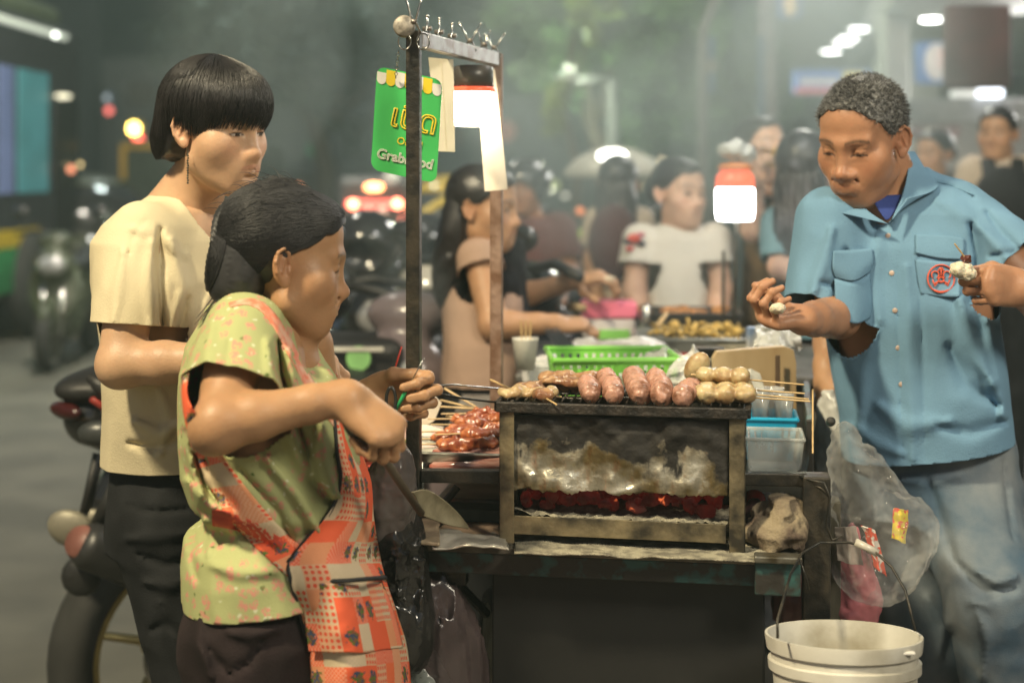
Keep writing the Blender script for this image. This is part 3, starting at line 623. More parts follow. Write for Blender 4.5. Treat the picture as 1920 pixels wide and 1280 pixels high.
crumple('white_card', [[P(790, 735, 2.8), P(815, 742, 2.8), P(828, 755, 2.8)], [P(790, 800, 2.8), P(805, 795, 2.8), P(815, 788, 2.8)]], mat('cream_card', (.70, .64, .52), .7, var=.05), 'cream card corner showing right of the dark front post', 'card', .002, 10, 4)
# coral basket with greens
cb = Vector((P(672, 900, 2.56).x+.0, 2.62, P(672, 930, 2.62).z))
coral = plastic('coral_plastic', (.75, .13, .085), .35)
tub('coral_basket', cb, .19, .15, .085, coral, 'coral red slotted basket of green leaves beside the front post', 'basket', .004, (12, 4, .12, .86, .4), .85, 0)
rr = random.Random(5); ch = MB()
for i in range(160):
    p = cb+Vector((rr.uniform(-.07, .08), rr.uniform(-.06, .05), .078+rr.uniform(0, .018))); d = Vector((rr.uniform(-1, 1), rr.uniform(-1, 1), rr.uniform(-.3, .5))).normalized()*rr.uniform(.012, .028)
    ch.tube([p, p+d*.5+Vector((0, 0, .003)), p+d], [.0012, .0022, .0006], 5)
ch.build('herbs', mat('green_herbs', (.14, .24, .03), .6, var=.4, vs=30), None, True, 'heap of chopped green herbs in the coral basket', 'herbs', None, 'stuff')

# more clutter between the two stalls
for k, (px, py, D, w_, h_, m_, lb_, ct) in enumerate([(985, 668, 3.3, .05, .06, 'cup', 'white paper cup holding sticks left of the green basket', 'cup')]):
    c = P(px, py, D); b = MB(); b.lathe(Vector((c.x, c.y, c.z-.03)), [(.022, 0), (.030, .07), (.031, .072), (.028, .070), (.020, .003)], 24); b.build('paper_cup', foam, None, True, lb_, ct)
for k in range(3):
    b = MB(); c = P(980+k*6, 640, 3.3); b.tube([c+Vector((0, 0, -.03)), c+Vector((.004*k-.004, 0, .05))], .002, 6); b.build('bamboo_stick', bamboo, None, False, ['leftmost bamboo stick standing in the white paper cup', 'middle bamboo stick standing in the white paper cup', 'rightmost bamboo stick standing in the white paper cup'][k], 'stick', 'sticks in the paper cup')
tub('clear_tub', P(1060, 690, 3.35)+Vector((-.02, 0, -.05)), .13, .11, .06, clear, 'clear plastic tub behind the green basket', 'container', .003, None, .86, TH)
tub('red_tub', P(1262, 672, 3.25)+Vector((0, 0, -.04)), .12, .10, .045, plastic('red_tub_plastic', (.62, .08, .07), .3), 'small red tub behind the foam trays', 'container', .003, None, .86, TH)
crumple('plastic_bag', [[P(1190, 672, 3.1), P(1240, 650, 3.1), P(1300, 668, 3.1)], [P(1180, 700, 3.05), P(1240, 690, 3.0), P(1310, 702, 3.05)]], wrap, 'crumpled clear plastic bag behind the rim of the green basket', 'bag', .022, 34, 14)
crumple('plastic_bag', [[P(1420, 612, 3.2), P(1460, 600, 3.2), P(1500, 615, 3.2)], [P(1410, 650, 3.1), P(1460, 650, 3.05), P(1505, 655, 3.1)]], wrap, 'crumpled clear plastic bag above the chopping board', 'bag', .022, 34, 16)
b = MB(); b.box(P(1440, 640, 3.3), (.10, .02, .07), .1, .004); b.build('packet', mat('white_blue_packet', (.66, .66, .64), .5, var=.4, vs=20, col2=(.25, .35, .55)), None, False, 'white and blue packet lying behind the chopping board', 'packet')
b = MB(); b.box(P(1330, 660, 3.2), (.07, .05, .022), -.1, .004); b.build('phone', mat('dark_phone', (.02, .02, .02), .15), None, False, 'small black phone-like slab left of the chopping board', 'phone')
# ================================================================ things hanging on the cart
def text(name, body, o, xd, yd, h, m, parent, depth=.0008, outline=0, label=None):
    """lettering as a real mesh: o = lower left corner, xd/yd = reading and up direction"""
    c = bpy.data.curves.new(name, 'FONT'); c.body = body; c.extrude = depth/h*.5; c.size = 1.35
    if outline: c.fill_mode = 'NONE'; c.bevel_depth = outline/h; c.extrude = 0
    t = bpy.data.objects.new(name, c); C.objects.link(t); bpy.context.view_layer.update()
    me = bpy.data.meshes.new_from_object(t.evaluated_get(bpy.context.evaluated_depsgraph_get())); bpy.data.objects.remove(t)
    X = Vector(xd).normalized(); Z = X.cross(Vector(yd)).normalized(); Y = Z.cross(X)
    M = Matrix((X, Y, Z)).transposed().to_4x4(); M.translation = Vector(o)
    me.transform(M @ Matrix.Scale(h, 4)); return link(name, me, m, parent)
sign = thing('hanging_sign', 'rounded green and yellow open-for-orders sign hanging by a chain behind the front post', 'sign', P(765, 340, 2.57))
sD = 2.565; O_ = P(695, 318, sD); ux = (P(818, 344, sD)-O_); uy = (P(707, 124, sD)-O_); U = ux.normalized(); Vv_ = uy.normalized(); wS, hS = ux.length, uy.length
Nn = U.cross(Vv_).normalized()
def sp_(x, y, z=0): return O_+ux*x+uy*y-Vector((0, z, 0))
def rrect(x0, y0, x1, y1, r, n=6):
    pts = []
    for cx_, cy_, a0 in ((x1-r, y1-r*.62, 0), (x0+r, y1-r*.62, 90), (x0+r, y0+r*.62, 180), (x1-r, y0+r*.62, 270)):
        for k in range(n+1): a = R(a0+90*k/n); pts.append((cx_+r*math.cos(a), cy_+r*.62*math.sin(a)))
    return pts
greenS = mat('sign_green', (.055, .46, .11), .4, var=.08, vs=8, bump=.03); yelS = mat('sign_yellow', (.78, .58, .03), .4, var=.04); whS = mat('sign_white', (.72, .70, .64), .45, var=.05)
b = MB(); b.prism([sp_(*q) for q in rrect(0, 0, 1, 1, .14)], (0, .003, 0)); b.build('board', greenS, sign)
for k in range(7):
    x0 = .008+k*.1405; x1 = x0+.1405; cxm = (x0+x1)/2; top = .985 if 0 < k < 6 else .95
    pts = [(x0+.001, top), (x0+.001, .90)]+[(cxm-(cxm-x0-.001)*math.cos(R(a)), .88-.045*math.sin(R(a))) for a in range(10, 171, 20)]+[(x1-.001, .90), (x1-.001, top)]
    b = MB(); b.prism([sp_(q[0], q[1], .0012) for q in pts], (0, .0008, 0)); b.build('scallop', whS if k % 2 == 0 else yelS, sign)
text('lettering', 'เปิด', sp_(.22, .46, .0016), U, Vv_, .043, yelS, sign, outline=.0013)
text('lettering', 'OPEN', sp_(.36, .30, .0016), U, Vv_, .0135, yelS, sign)
text('lettering', 'GrabFood', sp_(.07, .125, .0016), U, Vv_, .0185, whS, sign, outline=.0007)
b = MB(); 
for k in range(9): q = P(742-k*-.6, 145-k*6, 2.555-.004*k); b.lathe(q, [(.0022, -.001), (.0034, 0), (.0022, .001)], 10, axis=(0, 1, 0) if k % 2 else (1, 0, 0), close=False)
b.build('chain', chrome, sign, True)
# clips on the top rail
def clip(base, up, spread, hgt, name_label, rings=False, turn=0):
    """spring clip: two curled wire arms rising from jaws that grip the rail"""
    root = thing('metal_clip', name_label, 'clip', base, 'metal clips on the top rail')
    b = MB(); M = Matrix.Rotation(turn, 3, 'Z')
    def q(x, y, z): return Vector(base)+M @ Vector((x, y, z))
    for s in (-1, 1):
        b.tube([q(s*.004, 0, -.030), q(s*.012, 0, -.012), q(s*.003, 0, .006), q(s*spread*.5, .001*s, hgt*.55), q(s*spread, .002*s, hgt)], [.0018, .0035, .0045, .0034, .0022], 8, flat=.6)
        b.ball(q(s*spread, .002*s, hgt), .0030, 8)
    b.build('arms', chrome, root, True)
    b = MB(); b.tube([q(0, -.008, .006), q(0, .008, .006)], .0046, 10); b.build('spring', iron_grey, root, True)
    if rings:
        for s in (-1, 1):
            b = MB(); b.tube([q(s*.016+.011*math.cos(a/20*6.283), 0, -.028+.014*math.sin(a/20*6.283)) for a in range(21)], .0015, 6, caps=False); b.build('ring', chrome, root, True)
    return root
clip(P(776, 48, 2.47), 0, .021, .066, 'largest metal clip with two rings on top of the front post', True)
def onrail(t, z=0): return bt+(bb-bt)*t+Vector((0, 0, .018+z))
for t, sp2, h_, tn, lb_ in [(.14, .006, .028, 1.2, 'narrow metal clip nearest the front post on the top rail'), (.27, .005, .030, 1.3, 'narrow metal clip second from the front post on the top rail'), (.42, .005, .028, 1.2, 'narrow metal clip third from the front post on the top rail'), (.64, .022, .040, .2, 'wide metal clip above the lantern on the top rail'), (.82, .016, .034, .5, 'metal clip just right of the lantern on the top rail'), (.97, .020, .034, -.1, 'metal clip at the rusty rear post end of the top rail')]:
    clip(onrail(t), 0, sp2, h_, lb_, False, tn)
paperM = mat('foam_strip', (.66, .60, .48), .7, var=.06, bump=.05)
def strip(p0, p1, p2, p3, D, label, D2=None):
    root = thing('hanging_strip', label, 'paper strip', P(*p3, D))
    b = MB(); a, b_, c, d = P(*p0, D), P(*p1, D), P(*p2, D2 or D), P(*p3, D2 or D); b.prism([a, b_, c, d], (0, .004, 0)); m1 = a*.45+b_*.55; m2 = d*.45+c*.55; b.build('strip', paperM, root)
    b = MB(); b.prism([m1-Vector((0, .003, 0)), b_-Vector((0, .003, 0)), c-Vector((0, .003, 0)), m2-Vector((0, .003, 0))], (0, .0026, 0)); b.build('fold', paperM, root)
strip((803, 108), (850, 112), (853, 285), (822, 284), 2.70, 'pale folded paper strip hanging left of the lantern', 2.70)
strip((892, 132), (928, 130), (952, 355), (909, 359), 2.86, 'longer pale paper strip hanging right of the lantern', 2.84)
# lanterns
def lanternmat(name, c, e): return mat(name, (.8, .8, .75), .4, var=0, bump=0, emit=c, es=e)
def lantern(px, py0, py1, D, w, label, warm, es, red=False):
    root = thing('camping_lantern', label, 'lantern', P(px, py1, D)); r = w/2/F*D; z0 = P(px, py1, D).z; z1 = P(px, py0, D).z; h = z1-z0; c = Vector((P(px, 0, D).x, D, z0))
    b = MB(); b.lathe(c, [(r*.5, -.001), (r*.9, .001), (r*.98, h*.14), (r*.98, h*.50), (r*.9, h*.54)], 36); b.build('lamp_shade', lanternmat('lantern_glow', warm, es), root, True)
    b = MB(); b.lathe(c+Vector((0, 0, h*.54)), [(r*.95, 0), (r*1.0, h*.02), (r*.96, h*.08 if not red else h*.18), (r*.5, h*.10 if not red else h*.40)], 36); b.build('band', mat('lit_red_band', (.85, .10, .05), .3, emit=(1, .16, .06), es=1.1 if red else .5), root, True)
    b = MB(); b.lathe(c+Vector((0, 0, h*.61 if not red else h*.84)), [(r*.4, 0), (r*.92, .001), (r*.90, h*.33 if not red else h*.05), (r*.7, h*.36 if not red else h*.10), (r*.2, h*.37 if not red else h*.12)], 36); b.build('cap', plastic('dark_cap', (.06, .055, .05), .35) if not red else plastic('orange_cap', (.8, .25, .03), .3), root, True)
    return root
lantern(887, 120, 236, 2.78, 84, 'lit battery lantern with dark cap hanging from the top rail between paper strips', (1, .86, .66), 16)
b = MB(); b.tube([P(890, 100, 2.80), P(890, 122, 2.78)], .004, 6); 
# dark and clear bags by the left post
def blob_bag(name, ells, m, label, cat, amp=.012, sc=16, vox=.005, k=.04, seed=1, st=(1, 1, .35), parent=None, group=None):
    s = Sdf()
    for c, r in ells: s.add(ell(c, r), k)
    s.disp(lambda p: amp*(1-2*np.abs(vnoise(p*np.array(st, np.float32), sc, seed)))+amp*.35*vnoise(p, sc*4, seed+1))
    lo = np.min([np.array(tuple(c))-np.array(r) for c, r in ells], 0)-.03; hi = np.max([np.array(tuple(c))+np.array(r) for c, r in ells], 0)+.03
    V, Q = nets(s, lo, hi, vox); return setp(link(name, npmesh(name, V, Q), m, parent, True), label, cat, group)
blk = film('black_bag_film', (.035, .033, .031), .90, .22, .6, 30); blk.node_tree.nodes['Principled BSDF'].inputs['Roughness'].default_value = .2
grayb = film('grey_bag_film', (.13, .11, .105), .82, .3, .6, 30)
blob_bag('plastic_bag', [(P(738, 850, 2.40), (.012, .012, .02)), (P(734, 900, 2.40), (.030, .025, .04)), (P(728, 960, 2.42), (.040, .04, .06))], grayb, 'grey translucent bag tied in a knot beside the dark front post', 'bag', .007, 30, .004, .05, 3, (1, 1, .12))
blob_bag('plastic_bag', [(P(742, 1010, 2.44), (.042, .05, .07)), (P(745, 1110, 2.44), (.044, .055, .09)), (P(765, 1190, 2.44), (.036, .05, .06))], blk, 'shiny black plastic bag hanging at the shelf corner behind the apron', 'bag', .008, 30, .0045, .06, 7, (1, 1, .16))
purp = film('purplish_bag_film', (.115, .085, .085), .75, .25, .7, 40)
blob_bag('plastic_bag', [(P(800, 1090, 2.52), (.014, .02, .03)), (P(830, 1180, 2.52), (.040, .04, .09)), (P(850, 1300, 2.52), (.058, .05, .12))], purp, 'purple-grey plastic bag hanging below the shelf left of the cupboard', 'bag', .008, 42, .005, .07, 9, (1, 1, .08))
blob_bag('plastic_bag', [(P(775, 1270, 2.50), (.03, .03, .06)), (P(800, 1330, 2.50), (.045, .04, .07))], film('pale_bag_film', (.45, .50, .46), .5, .2, .7, 30), 'pale clear bag bulging at the bottom below the purple-grey bag', 'bag', .012, 26, .005, .05, 12, (1, 1, .3))
# bucket
bk = thing('bucket', 'grubby white plastic paint bucket hanging by its wire handle at the right', 'bucket', P(1585, 1330, 2.22))
bc_ = P(1585, 1195, 2.22); rB = 143/F*2.22; wht = mat('grubby_white_plastic', (.62, .60, .53), .38, var=.2, vs=7, col2=(.26, .23, .16), bump=.2, bs=40, mixlo=.45, mixhi=.70)
b = MB(); b.lathe(bc_, [(rB*.84, -.24), (rB*.93, -.055), (rB*.985, -.05), (rB*.99, -.036), (rB*.95, -.034), (rB*.95, -.022), (rB*1.0, -.020), (rB*1.02, -.004), (rB*1.02, .002), (rB*.985, .002), (rB*.96, -.01), (rB*.90, -.05), (rB*.81, -.235), (.001, -.236)], 64, close=False); b.build('tub', wht, bk, True, auto=35)
b = MB(); b.lathe(bc_-Vector((0, 0, .12)), [(rB*.90, 0), (rB*.002, .0005)], 48, close=False); b.build('slops', mat('grey_slops', (.20, .19, .15), .2), bk, True)
hw = [P(1462, 1215, 2.13), P(1462, 1180, 2.14), P(1488, 1080, 2.24), P(1510, 1035, 2.28), P(1545, 1012, 2.30), P(1600, 1012, 2.30), P(1640, 1022, 2.29), P(1680, 1062, 2.27), P(1705, 1110, 2.24), P(1722, 1190, 2.20)]
b = MB(); b.tube(hw, .0022, 8); b.build('handle', steel_dark, bk, True)
b = MB(); b.tube([P(1612, 1011, 2.298), P(1655, 1034, 2.288)], .0065, 12); b.build('grip', plastic('old_white_grip', (.55, .52, .44)), bk, True)
gl = mat('faded_green_print', (.12, .30, .22), .5)
b = MB()
for k in range(14):
    a0 = R(-118+k*5.2); 
    for j, zz in enumerate((-.085, -.100, -.118)):
        if (k*7+j*3) % 4: rr_ = rB*(.93+(zz+.055)*.485/1)+.0012; rr_ = rB*(.84+(.09)*((zz+.24)/.185))+.0015; b.box(bc_+Vector((rr_*math.cos(a0), rr_*math.sin(a0), zz)), (.008+.003*((k+j) % 2), .001, .0035+.002*(k % 2)), a0+R(90))
b.build('print', gl, bk)
b = MB(); b.box(bc_+Vector((.03, -.085, .004)), (.11, .008, .004), .05, .001); b.build('stick', whS, None, False, 'flat pale stick lying across the rim of the white bucket', 'stick')
bk.rotation_euler = (R(-7), 0, 0)
# wires on the right post
b = MB(); b.tube([P(1500, 893, 2.46), P(1512, 898, 2.44), P(1545, 905, 2.42), P(1556, 930, 2.42), P(1550, 985, 2.42), P(1560, 1012, 2.42), P(1580, 1005, 2.42)], .0022, 6); b.tube([P(1556, 930, 2.42), P(1540, 915, 2.43), P(1510, 900, 2.45)], .0022, 6)
b.build('wire', steel_dark, None, True, 'black wire looped over the short black right post', 'wire')
b = MB(); b.tube([P(1500, 1050, 2.30), P(1512, 1085, 2.30), P(1516, 1105, 2.30)], .0022, 6); b.build('wire_hook', steel_dark, None, True, 'short dark wire hook below the green bracket', 'hook')
b = MB(); b.tube([P(1524, 730, 2.60), P(1524, 850, 2.50)], .0016, 6); b.build('bamboo_stick', bamboo, None, False, 'thin upright bamboo stick at the right end of the cart', 'stick')
# clear bag with snack packs, pink bag, white bag
cl = film('clear_bag_film', (.80, .80, .76), .06, .06, .9, 30)
bagR = blob_bag('clear_bag', [(P(1590, 850, 2.50), (.022, .03, .05)), (P(1625, 930, 2.50), (.055, .05, .06)), (P(1690, 1000, 2.50), (.062, .055, .055)), (P(1640, 1050, 2.50), (.070, .06, .07))], cl, 'big clear plastic bag of snack packets hanging right of the cart', 'bag', .010, 24, .004, .06, 21, (1, 1, .5))
def packet(pts, D, m, label, seed):
    root = thing('snack_packet', label, 'packet', P(*pts[0], D)); rows = [[P(*pts[0], D), P((pts[0][0]+pts[1][0])/2, (pts[0][1]+pts[1][1])/2, D-.012), P(*pts[1], D)], [P(*pts[2], D), P((pts[2][0]+pts[3][0])/2, (pts[2][1]+pts[3][1])/2, D-.012), P(*pts[3], D)]]
    crumple('wrapper', rows, m, None, None, .006, 50, seed, 16, 16, .002, root); return root
yp = packet([(1678, 952), (1705, 956), (1672, 1008), (1700, 1018)], 2.47, mat('yellow_packet', (.80, .62, .03), .25, var=.4, vs=70, col2=(.75, .10, .04), mixlo=.52, mixhi=.56), 'yellow snack packet with red stripes in the clear bag', 3)
packet([(1615, 985), (1640, 995), (1640, 1060), (1662, 1080)], 2.465, mat('red_packet', (.75, .10, .05), .3, var=.4, vs=60, col2=(.80, .74, .66), mixlo=.5, mixhi=.54), 'red and white snack packet in the clear bag', 5)
packet([(1565, 990), (1605, 985), (1570, 1050), (1620, 1060)], 2.49, mat('pale_packet', (.60, .52, .44), .35, var=.2), 'pale beige packet deep in the clear bag', 7)
blob_bag('pink_bag', [(P(1590, 1040, 2.56), (.015, .02, .05)), (P(1605, 1120, 2.56), (.034, .03, .06)), (P(1585, 1150, 2.58), (.03, .03, .04))], film('pink_bag_film', (.78, .25, .28), .7, .25, .6, 30), 'pink plastic bag hanging under the clear bag', 'bag', .010, 26, .0045, .05, 31, (1, 1, .2))
blob_bag('pink_bag', [(P(1480, 1110, 2.72), (.03, .03, .05)), (P(1500, 1150, 2.72), (.03, .03, .03))], film('dull_pink_film', (.40, .17, .16), .8, .3, .6, 30), 'dull pink bag behind the white bucket left of the wooden post', 'bag', .010, 26, .005, .05, 33, (1, 1, .2))
blob_bag('white_bag', [(P(1552, 770, 2.95), (.014, .02, .04)), (P(1560, 850, 2.95), (.03, .03, .07)), (P(1575, 900, 2.95), (.035, .03, .05))], film('white_bag_film', (.78, .78, .74), .8, .3, .6, 30), 'white plastic bag hanging from the lowered hand beside the blue shirt', 'bag', .010, 24, .0045, .05, 35, (1, 1, .25))
# ================================================================ people
def headmat(fx, fy, pitch=0, roll=0):
    f0 = Vector((fx, fy, 0)).normalized(); lf = Vector((-f0.y, f0.x, 0)); p = R(pitch); z = Vector((0, 0, 1))
    f = f0*math.cos(p)-z*math.sin(p); up = z*math.cos(p)+f0*math.sin(p)
    q = Matrix.Rotation(R(roll), 3, f); lf = q @ lf; up = q @ up
    return Matrix((lf, -f, up)).transposed()        # columns: person's left, back, up
def head_sdf(wide=1.0, fat=0.0, nose=1.0, lids=.6, cheek=0.0, old=0.0, lips=1.0):
    h = Sdf(); X = wide
    h.add(ell((0, .014, .036), (.073*X, .092, .078)), 0)
    h.add(ell((0, -.030, -.030), (.060*X+fat, .058, .080)), .03)
    h.add(ell((0, -.058, -.094), (.024*X, .026, .020)), .035)
    h.add(ell((0, -.054, .050), (.050*X, .031, .040)), .03)
    h.add(ell((0, -.044, -.042), (.052*X+fat, .0435, .054)), .02)
    for s in (-1, 1):
        h.add(cap((s*.050*X, -.010, -.064), (s*.018, -.066, -.098), .015+fat, .013), .035)
        h.add(ell((s*(.044*X+fat*.6), -.050, -.026-cheek*.3), (.021+fat, .021+fat, .021+fat)), .035)
        h.add(cap((s*.012, -.086, .020), (s*.044*X, -.072, .021), .007+old*.002, .006), .02)
        h.sub(ell((s*.031, -.100, .001), (.019, .016, .012)), .014)
        h.add(ell((s*.0305, -.0745, .0005), (.0160, .0125, .0120)), .004)              # eyeball with lids
        h.add(cap((s*.017, -.084, .0115), (s*.044, -.077, .0105), .0028, .0026), .006)  # upper lid fold
        h.sub(cap((s*.020, -.0885, -.0005), (s*.042, -.0815, -.0005), .0012, .0010), .0024)
        h.add(cap((s*.019, -.0835, -.0105), (s*.040, -.0775, -.0120), .0022), .008)
    h.add(cap((0, -.085, .012), (0, -.095-.007*nose, -.034), .0065, .0085), .020)
    h.add(ell((0, -.1010-.0045*nose, -.036), (.0115, .0105, .0095)), .012)
    for s in (-1, 1):
        h.add(ell((s*.0135*nose, -.0945, -.0400), (.0078, .0100, .0072)), .009)
        h.sub(ell((s*.0070, -.1025, -.0475), (.0040, .0055, .0030)), .003)
    h.add(ell((0, -.076, -.064), (.032*X, .022, .026)), .025)
    h.sub(cap((0, -.1000, -.052), (0, -.0995, -.058), .0022), .004)
    for s in (-1, 1):
        h.add(cap((s*.003, -.0975, -.0615), (s*.021, -.0870, -.0650), .0048*lips, .0022), .004)
        h.add(cap((s*.001, -.0955, -.0722), (s*.017, -.0880, -.0702), .0056*lips, .0026), .005)
        h.sub(cap((0, -.1030, -.0662), (s*.024, -.0880, -.0672), .0013), .0024)
        if old: h.sub(cap((s*(.018+old*.001), -.094, -.046), (s*.030, -.083, -.064), old*.0024), .009)
    h.sub(ell((0, -.0965, -.0815), (.014, .005, .0045)), .008)
    for s in (-1, 1):                                    # ears
        E = Euler((R(-8), R(s*-6), R(s*-24))).to_matrix()
        e = Sdf(); e.add(ell((0, 0, 0), (.0065, .0175, .029)), 0)
        e.sub(ell((s*.0065, -.001, .003), (.0055, .0115, .020)), .004)
        ring = [(s*.004, -.010, .006), (s*.006, -.008, .020), (s*.007, .001, .0285), (s*.007, .012, .022), (s*.007, .0165, .008), (s*.006, .013, -.008), (s*.004, .005, -.020)]
        for a, b in zip(ring, ring[1:]): e.add(cap(a, b, .0027), .003)
        e.add(cap((s*.003, -.002, .012), (s*.004, .004, -.008), .0022), .004)
        e.add(cap((s*.002, -.011, -.002), (s*.004, -.009, -.008), .0030), .004)
        e.add(ell((s*.002, -.004, -.025), (.0045, .0080, .0085)), .005)
        h.add(xf(e, E, (s*(.0735*X+fat*.5), .010, -.008)), .006)
    return h
SK = {'tan': (.44, .245, .135), 'fair': (.54, .335, .205), 'dark': (.40, .195, .105), 'pale': (.66, .42, .30)}
def head_cols(q, base, brow=(.02, .015, .012), lip=(.42, .15, .11), age=0, hairline=None, eye=(.0005, -.0070)):
    """colours from head-local positions (metres)"""
    x, y, z = q[:, 0], q[:, 1], q[:, 2]; ax = np.abs(x)
    c = np.tile(np.array(base, np.float32), (len(q), 1))
    def mixc(w, col):
        nonlocal c
        w = np.clip(w, 0, 1)[:, None]; c = c*(1-w)+np.array(col, np.float32)*w
    n = vnoise(q, 60, 3)*.5+vnoise(q, 140, 5)*.5
    c = c*(1+.05*n[:, None])
    face = np.exp(-((ax-.045)/.02)**2-((z+.03)/.022)**2)*(y < -.03)
    mixc(face*.35, (base[0]*1.05, base[1]*.78, base[2]*.75))
    mixc(np.exp(-(ax/.016)**2-((z+.037)/.014)**2)*(y < -.08)*.35, (base[0]*1.02, base[1]*.78, base[2]*.74))
    mixc(np.exp(-((ax-.073)/.02)**2-((y-.01)/.03)**2-((z+.01)/.03)**2)*.35, (base[0]*1.02, base[1]*.70, base[2]*.66))
    zl = -.0665; w = np.clip(1.25-((ax/.024)**2+((z-zl)/.0105)**2), 0, .55)/.55*(y < -.078)
    mixc(w*.95, lip)
    mixc(np.exp(-((z-zl)/.0013)**2)*(ax < .023)*(y < -.08)*.8, (.09, .03, .025))
    bz = .0215+.004*np.sin(np.clip((ax-.012)/.036, 0, 1)*math.pi)-.05*np.clip(ax-.045, 0, 1)
    w = np.exp(-((z-bz)/.0036)**2)*((ax > .011) & (ax < .052) & (y < -.04))*(.72+.3*vnoise(q, 700, 9))
    mixc(w, brow)
    ez = -.0062*.6
    tt = (ax-.0312)/.0135; zu = eye[0]-.0035*tt*tt; zl_ = eye[1]+.0030*tt*tt; ineye = (np.abs(tt) < 1)*(y < -.062)
    vis = np.clip((z-zl_)/.0010, 0, 1)*np.clip((zu-z)/.0010, 0, 1)*ineye; mixc(vis*.9, (.50, .44, .38)); mixc(vis*(np.abs(ax-.0312) < .0058), (.018, .010, .008))
    mixc(np.exp(-((z-zu)/.0016)**2)*(np.abs(tt) < 1.12)*(y < -.060), (.015, .010, .009)); mixc(np.exp(-((z-zl_)/.0010)**2)*ineye*.5, (.10, .05, .035))
    mixc(np.exp(-((z-.0085)/.0014)**2)*((ax > .018) & (ax < .045) & (y < -.066))*.6, tuple(b*.45 for b in base))
    mixc(np.exp(-((ax-.0325)/.013)**2-((z+.013)/.006)**2)*(y < -.06)*(.25+.3*age), tuple(b*.7 for b in base))
    if hairline is not None: mixc(hairline(q), brow)
    return c
def hand_sdf(curls, thumb=((.30, .75, -.5), (.72, .55, -.35)), side=1, sp=.0, sz=1.0, fat=1.0):
    """palm in the XY plane, fingers along +X, palm faces -Z, thumb on the +Y side (side=1) ; curls: 4 x (mcp, pip, dip) degrees"""
    h = Sdf(); s = side
    base = [(.088, .029), (.093, .010), (.089, -.009), (.080, -.027)]
    L = [(.046, .028, .023), (.050, .032, .024), (.046, .030, .023), (.036, .023, .020)]
    rr = [.0092, .0095, .0090, .0078]
    h.add(fcap((.005, s*.001, 0), (.074, s*.003, -.001), .022, .036, (0, 0, 1), .45), 0)
    for i, (bx, by) in enumerate(base):
        h.add(cap((.015, s*by*.45, 0), (bx, s*by, 0), .013*fat, .0105*fat), .012)
    h.add(ell((.038, s*.026, -.010), (.030, .016, .014)), .014)
    h.add(ell((.035, s*-.024, -.008), (.030, .013, .012)), .014)
    nails = []
    for i, (bx, by) in enumerate(base):
        p = Vector((bx, s*by, 0)); ang = 0; f = Sdf(); az = (1.5-i)*sp*s
        r = rr[i]*fat
        for j in range(3):
            ang += R(curls[i][j]); d = Vector((math.cos(ang)*math.cos(az), math.cos(ang)*math.sin(az), -math.sin(ang)))
            q = p+d*L[i][j]; f.add(cap(p, q, r*(1-.06*j), r*(.92-.06*j)), .003)
            f.add(ell(p+Vector((math.sin(ang), 0, math.cos(ang)))*.001, (r*1.04,)*3), .003)
            p = q
        up = Vector((math.sin(ang), 0, math.cos(ang)))
        f.sub(xf(ell((0, 0, 0), (.0075, .0055, .0012)), Matrix((d, Vector((0, 1, 0)), up)).transposed(), p-d*.004+up*r*.86), .0012)
        h.add(f, .0035)
    tb = Vector((.022, s*.022, -.006)); d1 = Vector(thumb[0]).normalized(); d2 = Vector(thumb[1]).normalized(); d1.y *= s; d2.y *= s
    a = tb+d1*.042; b = a+d2*.034; c = b+(d2*.8+Vector((0, 0, 0)) if len(thumb) < 3 else Vector((thumb[2][0], thumb[2][1]*s, thumb[2][2]))).normalized()*.026
    t = Sdf(); t.add(cap(tb, a, .0155*fat, .0120*fat), 0); t.add(cap(a, b, .0115*fat, .0102*fat), .006); t.add(cap(b, c, .0105*fat, .0088*fat), .004)
    h.add(t, .008)
    return xf(h, Matrix.Identity(3), (0, 0, 0), sz)
def frame(x, z):
    x = Vector(x).normalized(); z = Vector(z); z = (z-x*z.dot(x)).normalized(); y = z.cross(x); return Matrix((x, y, z)).transposed()
skinm = mat('skin', (1, 1, 1), .45, var=.07, vs=30, bump=.14, bs=230, sss=.10, attr=True, spec=.35)
def skinpiece(fn, lo, hi, vox, cols):
    V, Q = nets(fn, lo, hi, vox); return V, Q, cols(V)
def joinpieces(pcs):
    Vs, Qs, Cs, n = [], [], [], 0
    for V, Q, c in pcs: Vs.append(V); Qs.append(Q+n); Cs.append(c); n += len(V)
    return np.concatenate(Vs), np.concatenate(Qs), np.concatenate(Cs)
def flat_cols(base):
    def f(V):
        n = vnoise(V, 14, 2)*.10+vnoise(V, 50, 4)*.05+vnoise(V, 260, 6)*.02
        return np.array(base, np.float32)[None]*(1+n[:, None]*np.array([1, 1.2, 1.2], np.float32))
    return f
def strands(paths, r, name, m, parent, taper=.3, sides=3):
    """many hair strands in one mesh"""
    Vs, Qs, n = [], [], 0
    for pts in paths:
        pts = np.asarray(pts, np.float32); k = len(pts)
        t = np.gradient(pts, axis=0); t /= np.linalg.norm(t, axis=1)[:, None]+1e-9
        a = np.cross(t, np.array([.3, .5, .81], np.float32)); a /= np.linalg.norm(a, axis=1)[:, None]+1e-9; b = np.cross(t, a)
        rr = r*(1-(1-taper)*np.linspace(0, 1, k)**2)[:, None]
        ring = [pts+a*math.cos(2*math.pi*j/sides)*rr+b*math.sin(2*math.pi*j/sides)*rr for j in range(sides)]
        Vs.append(np.stack(ring, 1).reshape(-1, 3)); i = np.arange(k-1)[:, None]*sides; j = np.arange(sides)[None]; j2 = (j+1) % sides
        Qs.append(np.stack([i+j, i+j2, i+sides+j2, i+sides+j], -1).reshape(-1, 4)+n); n += k*sides
    return link(name, npmesh(name, np.concatenate(Vs), np.concatenate(Qs)), m, parent, True)
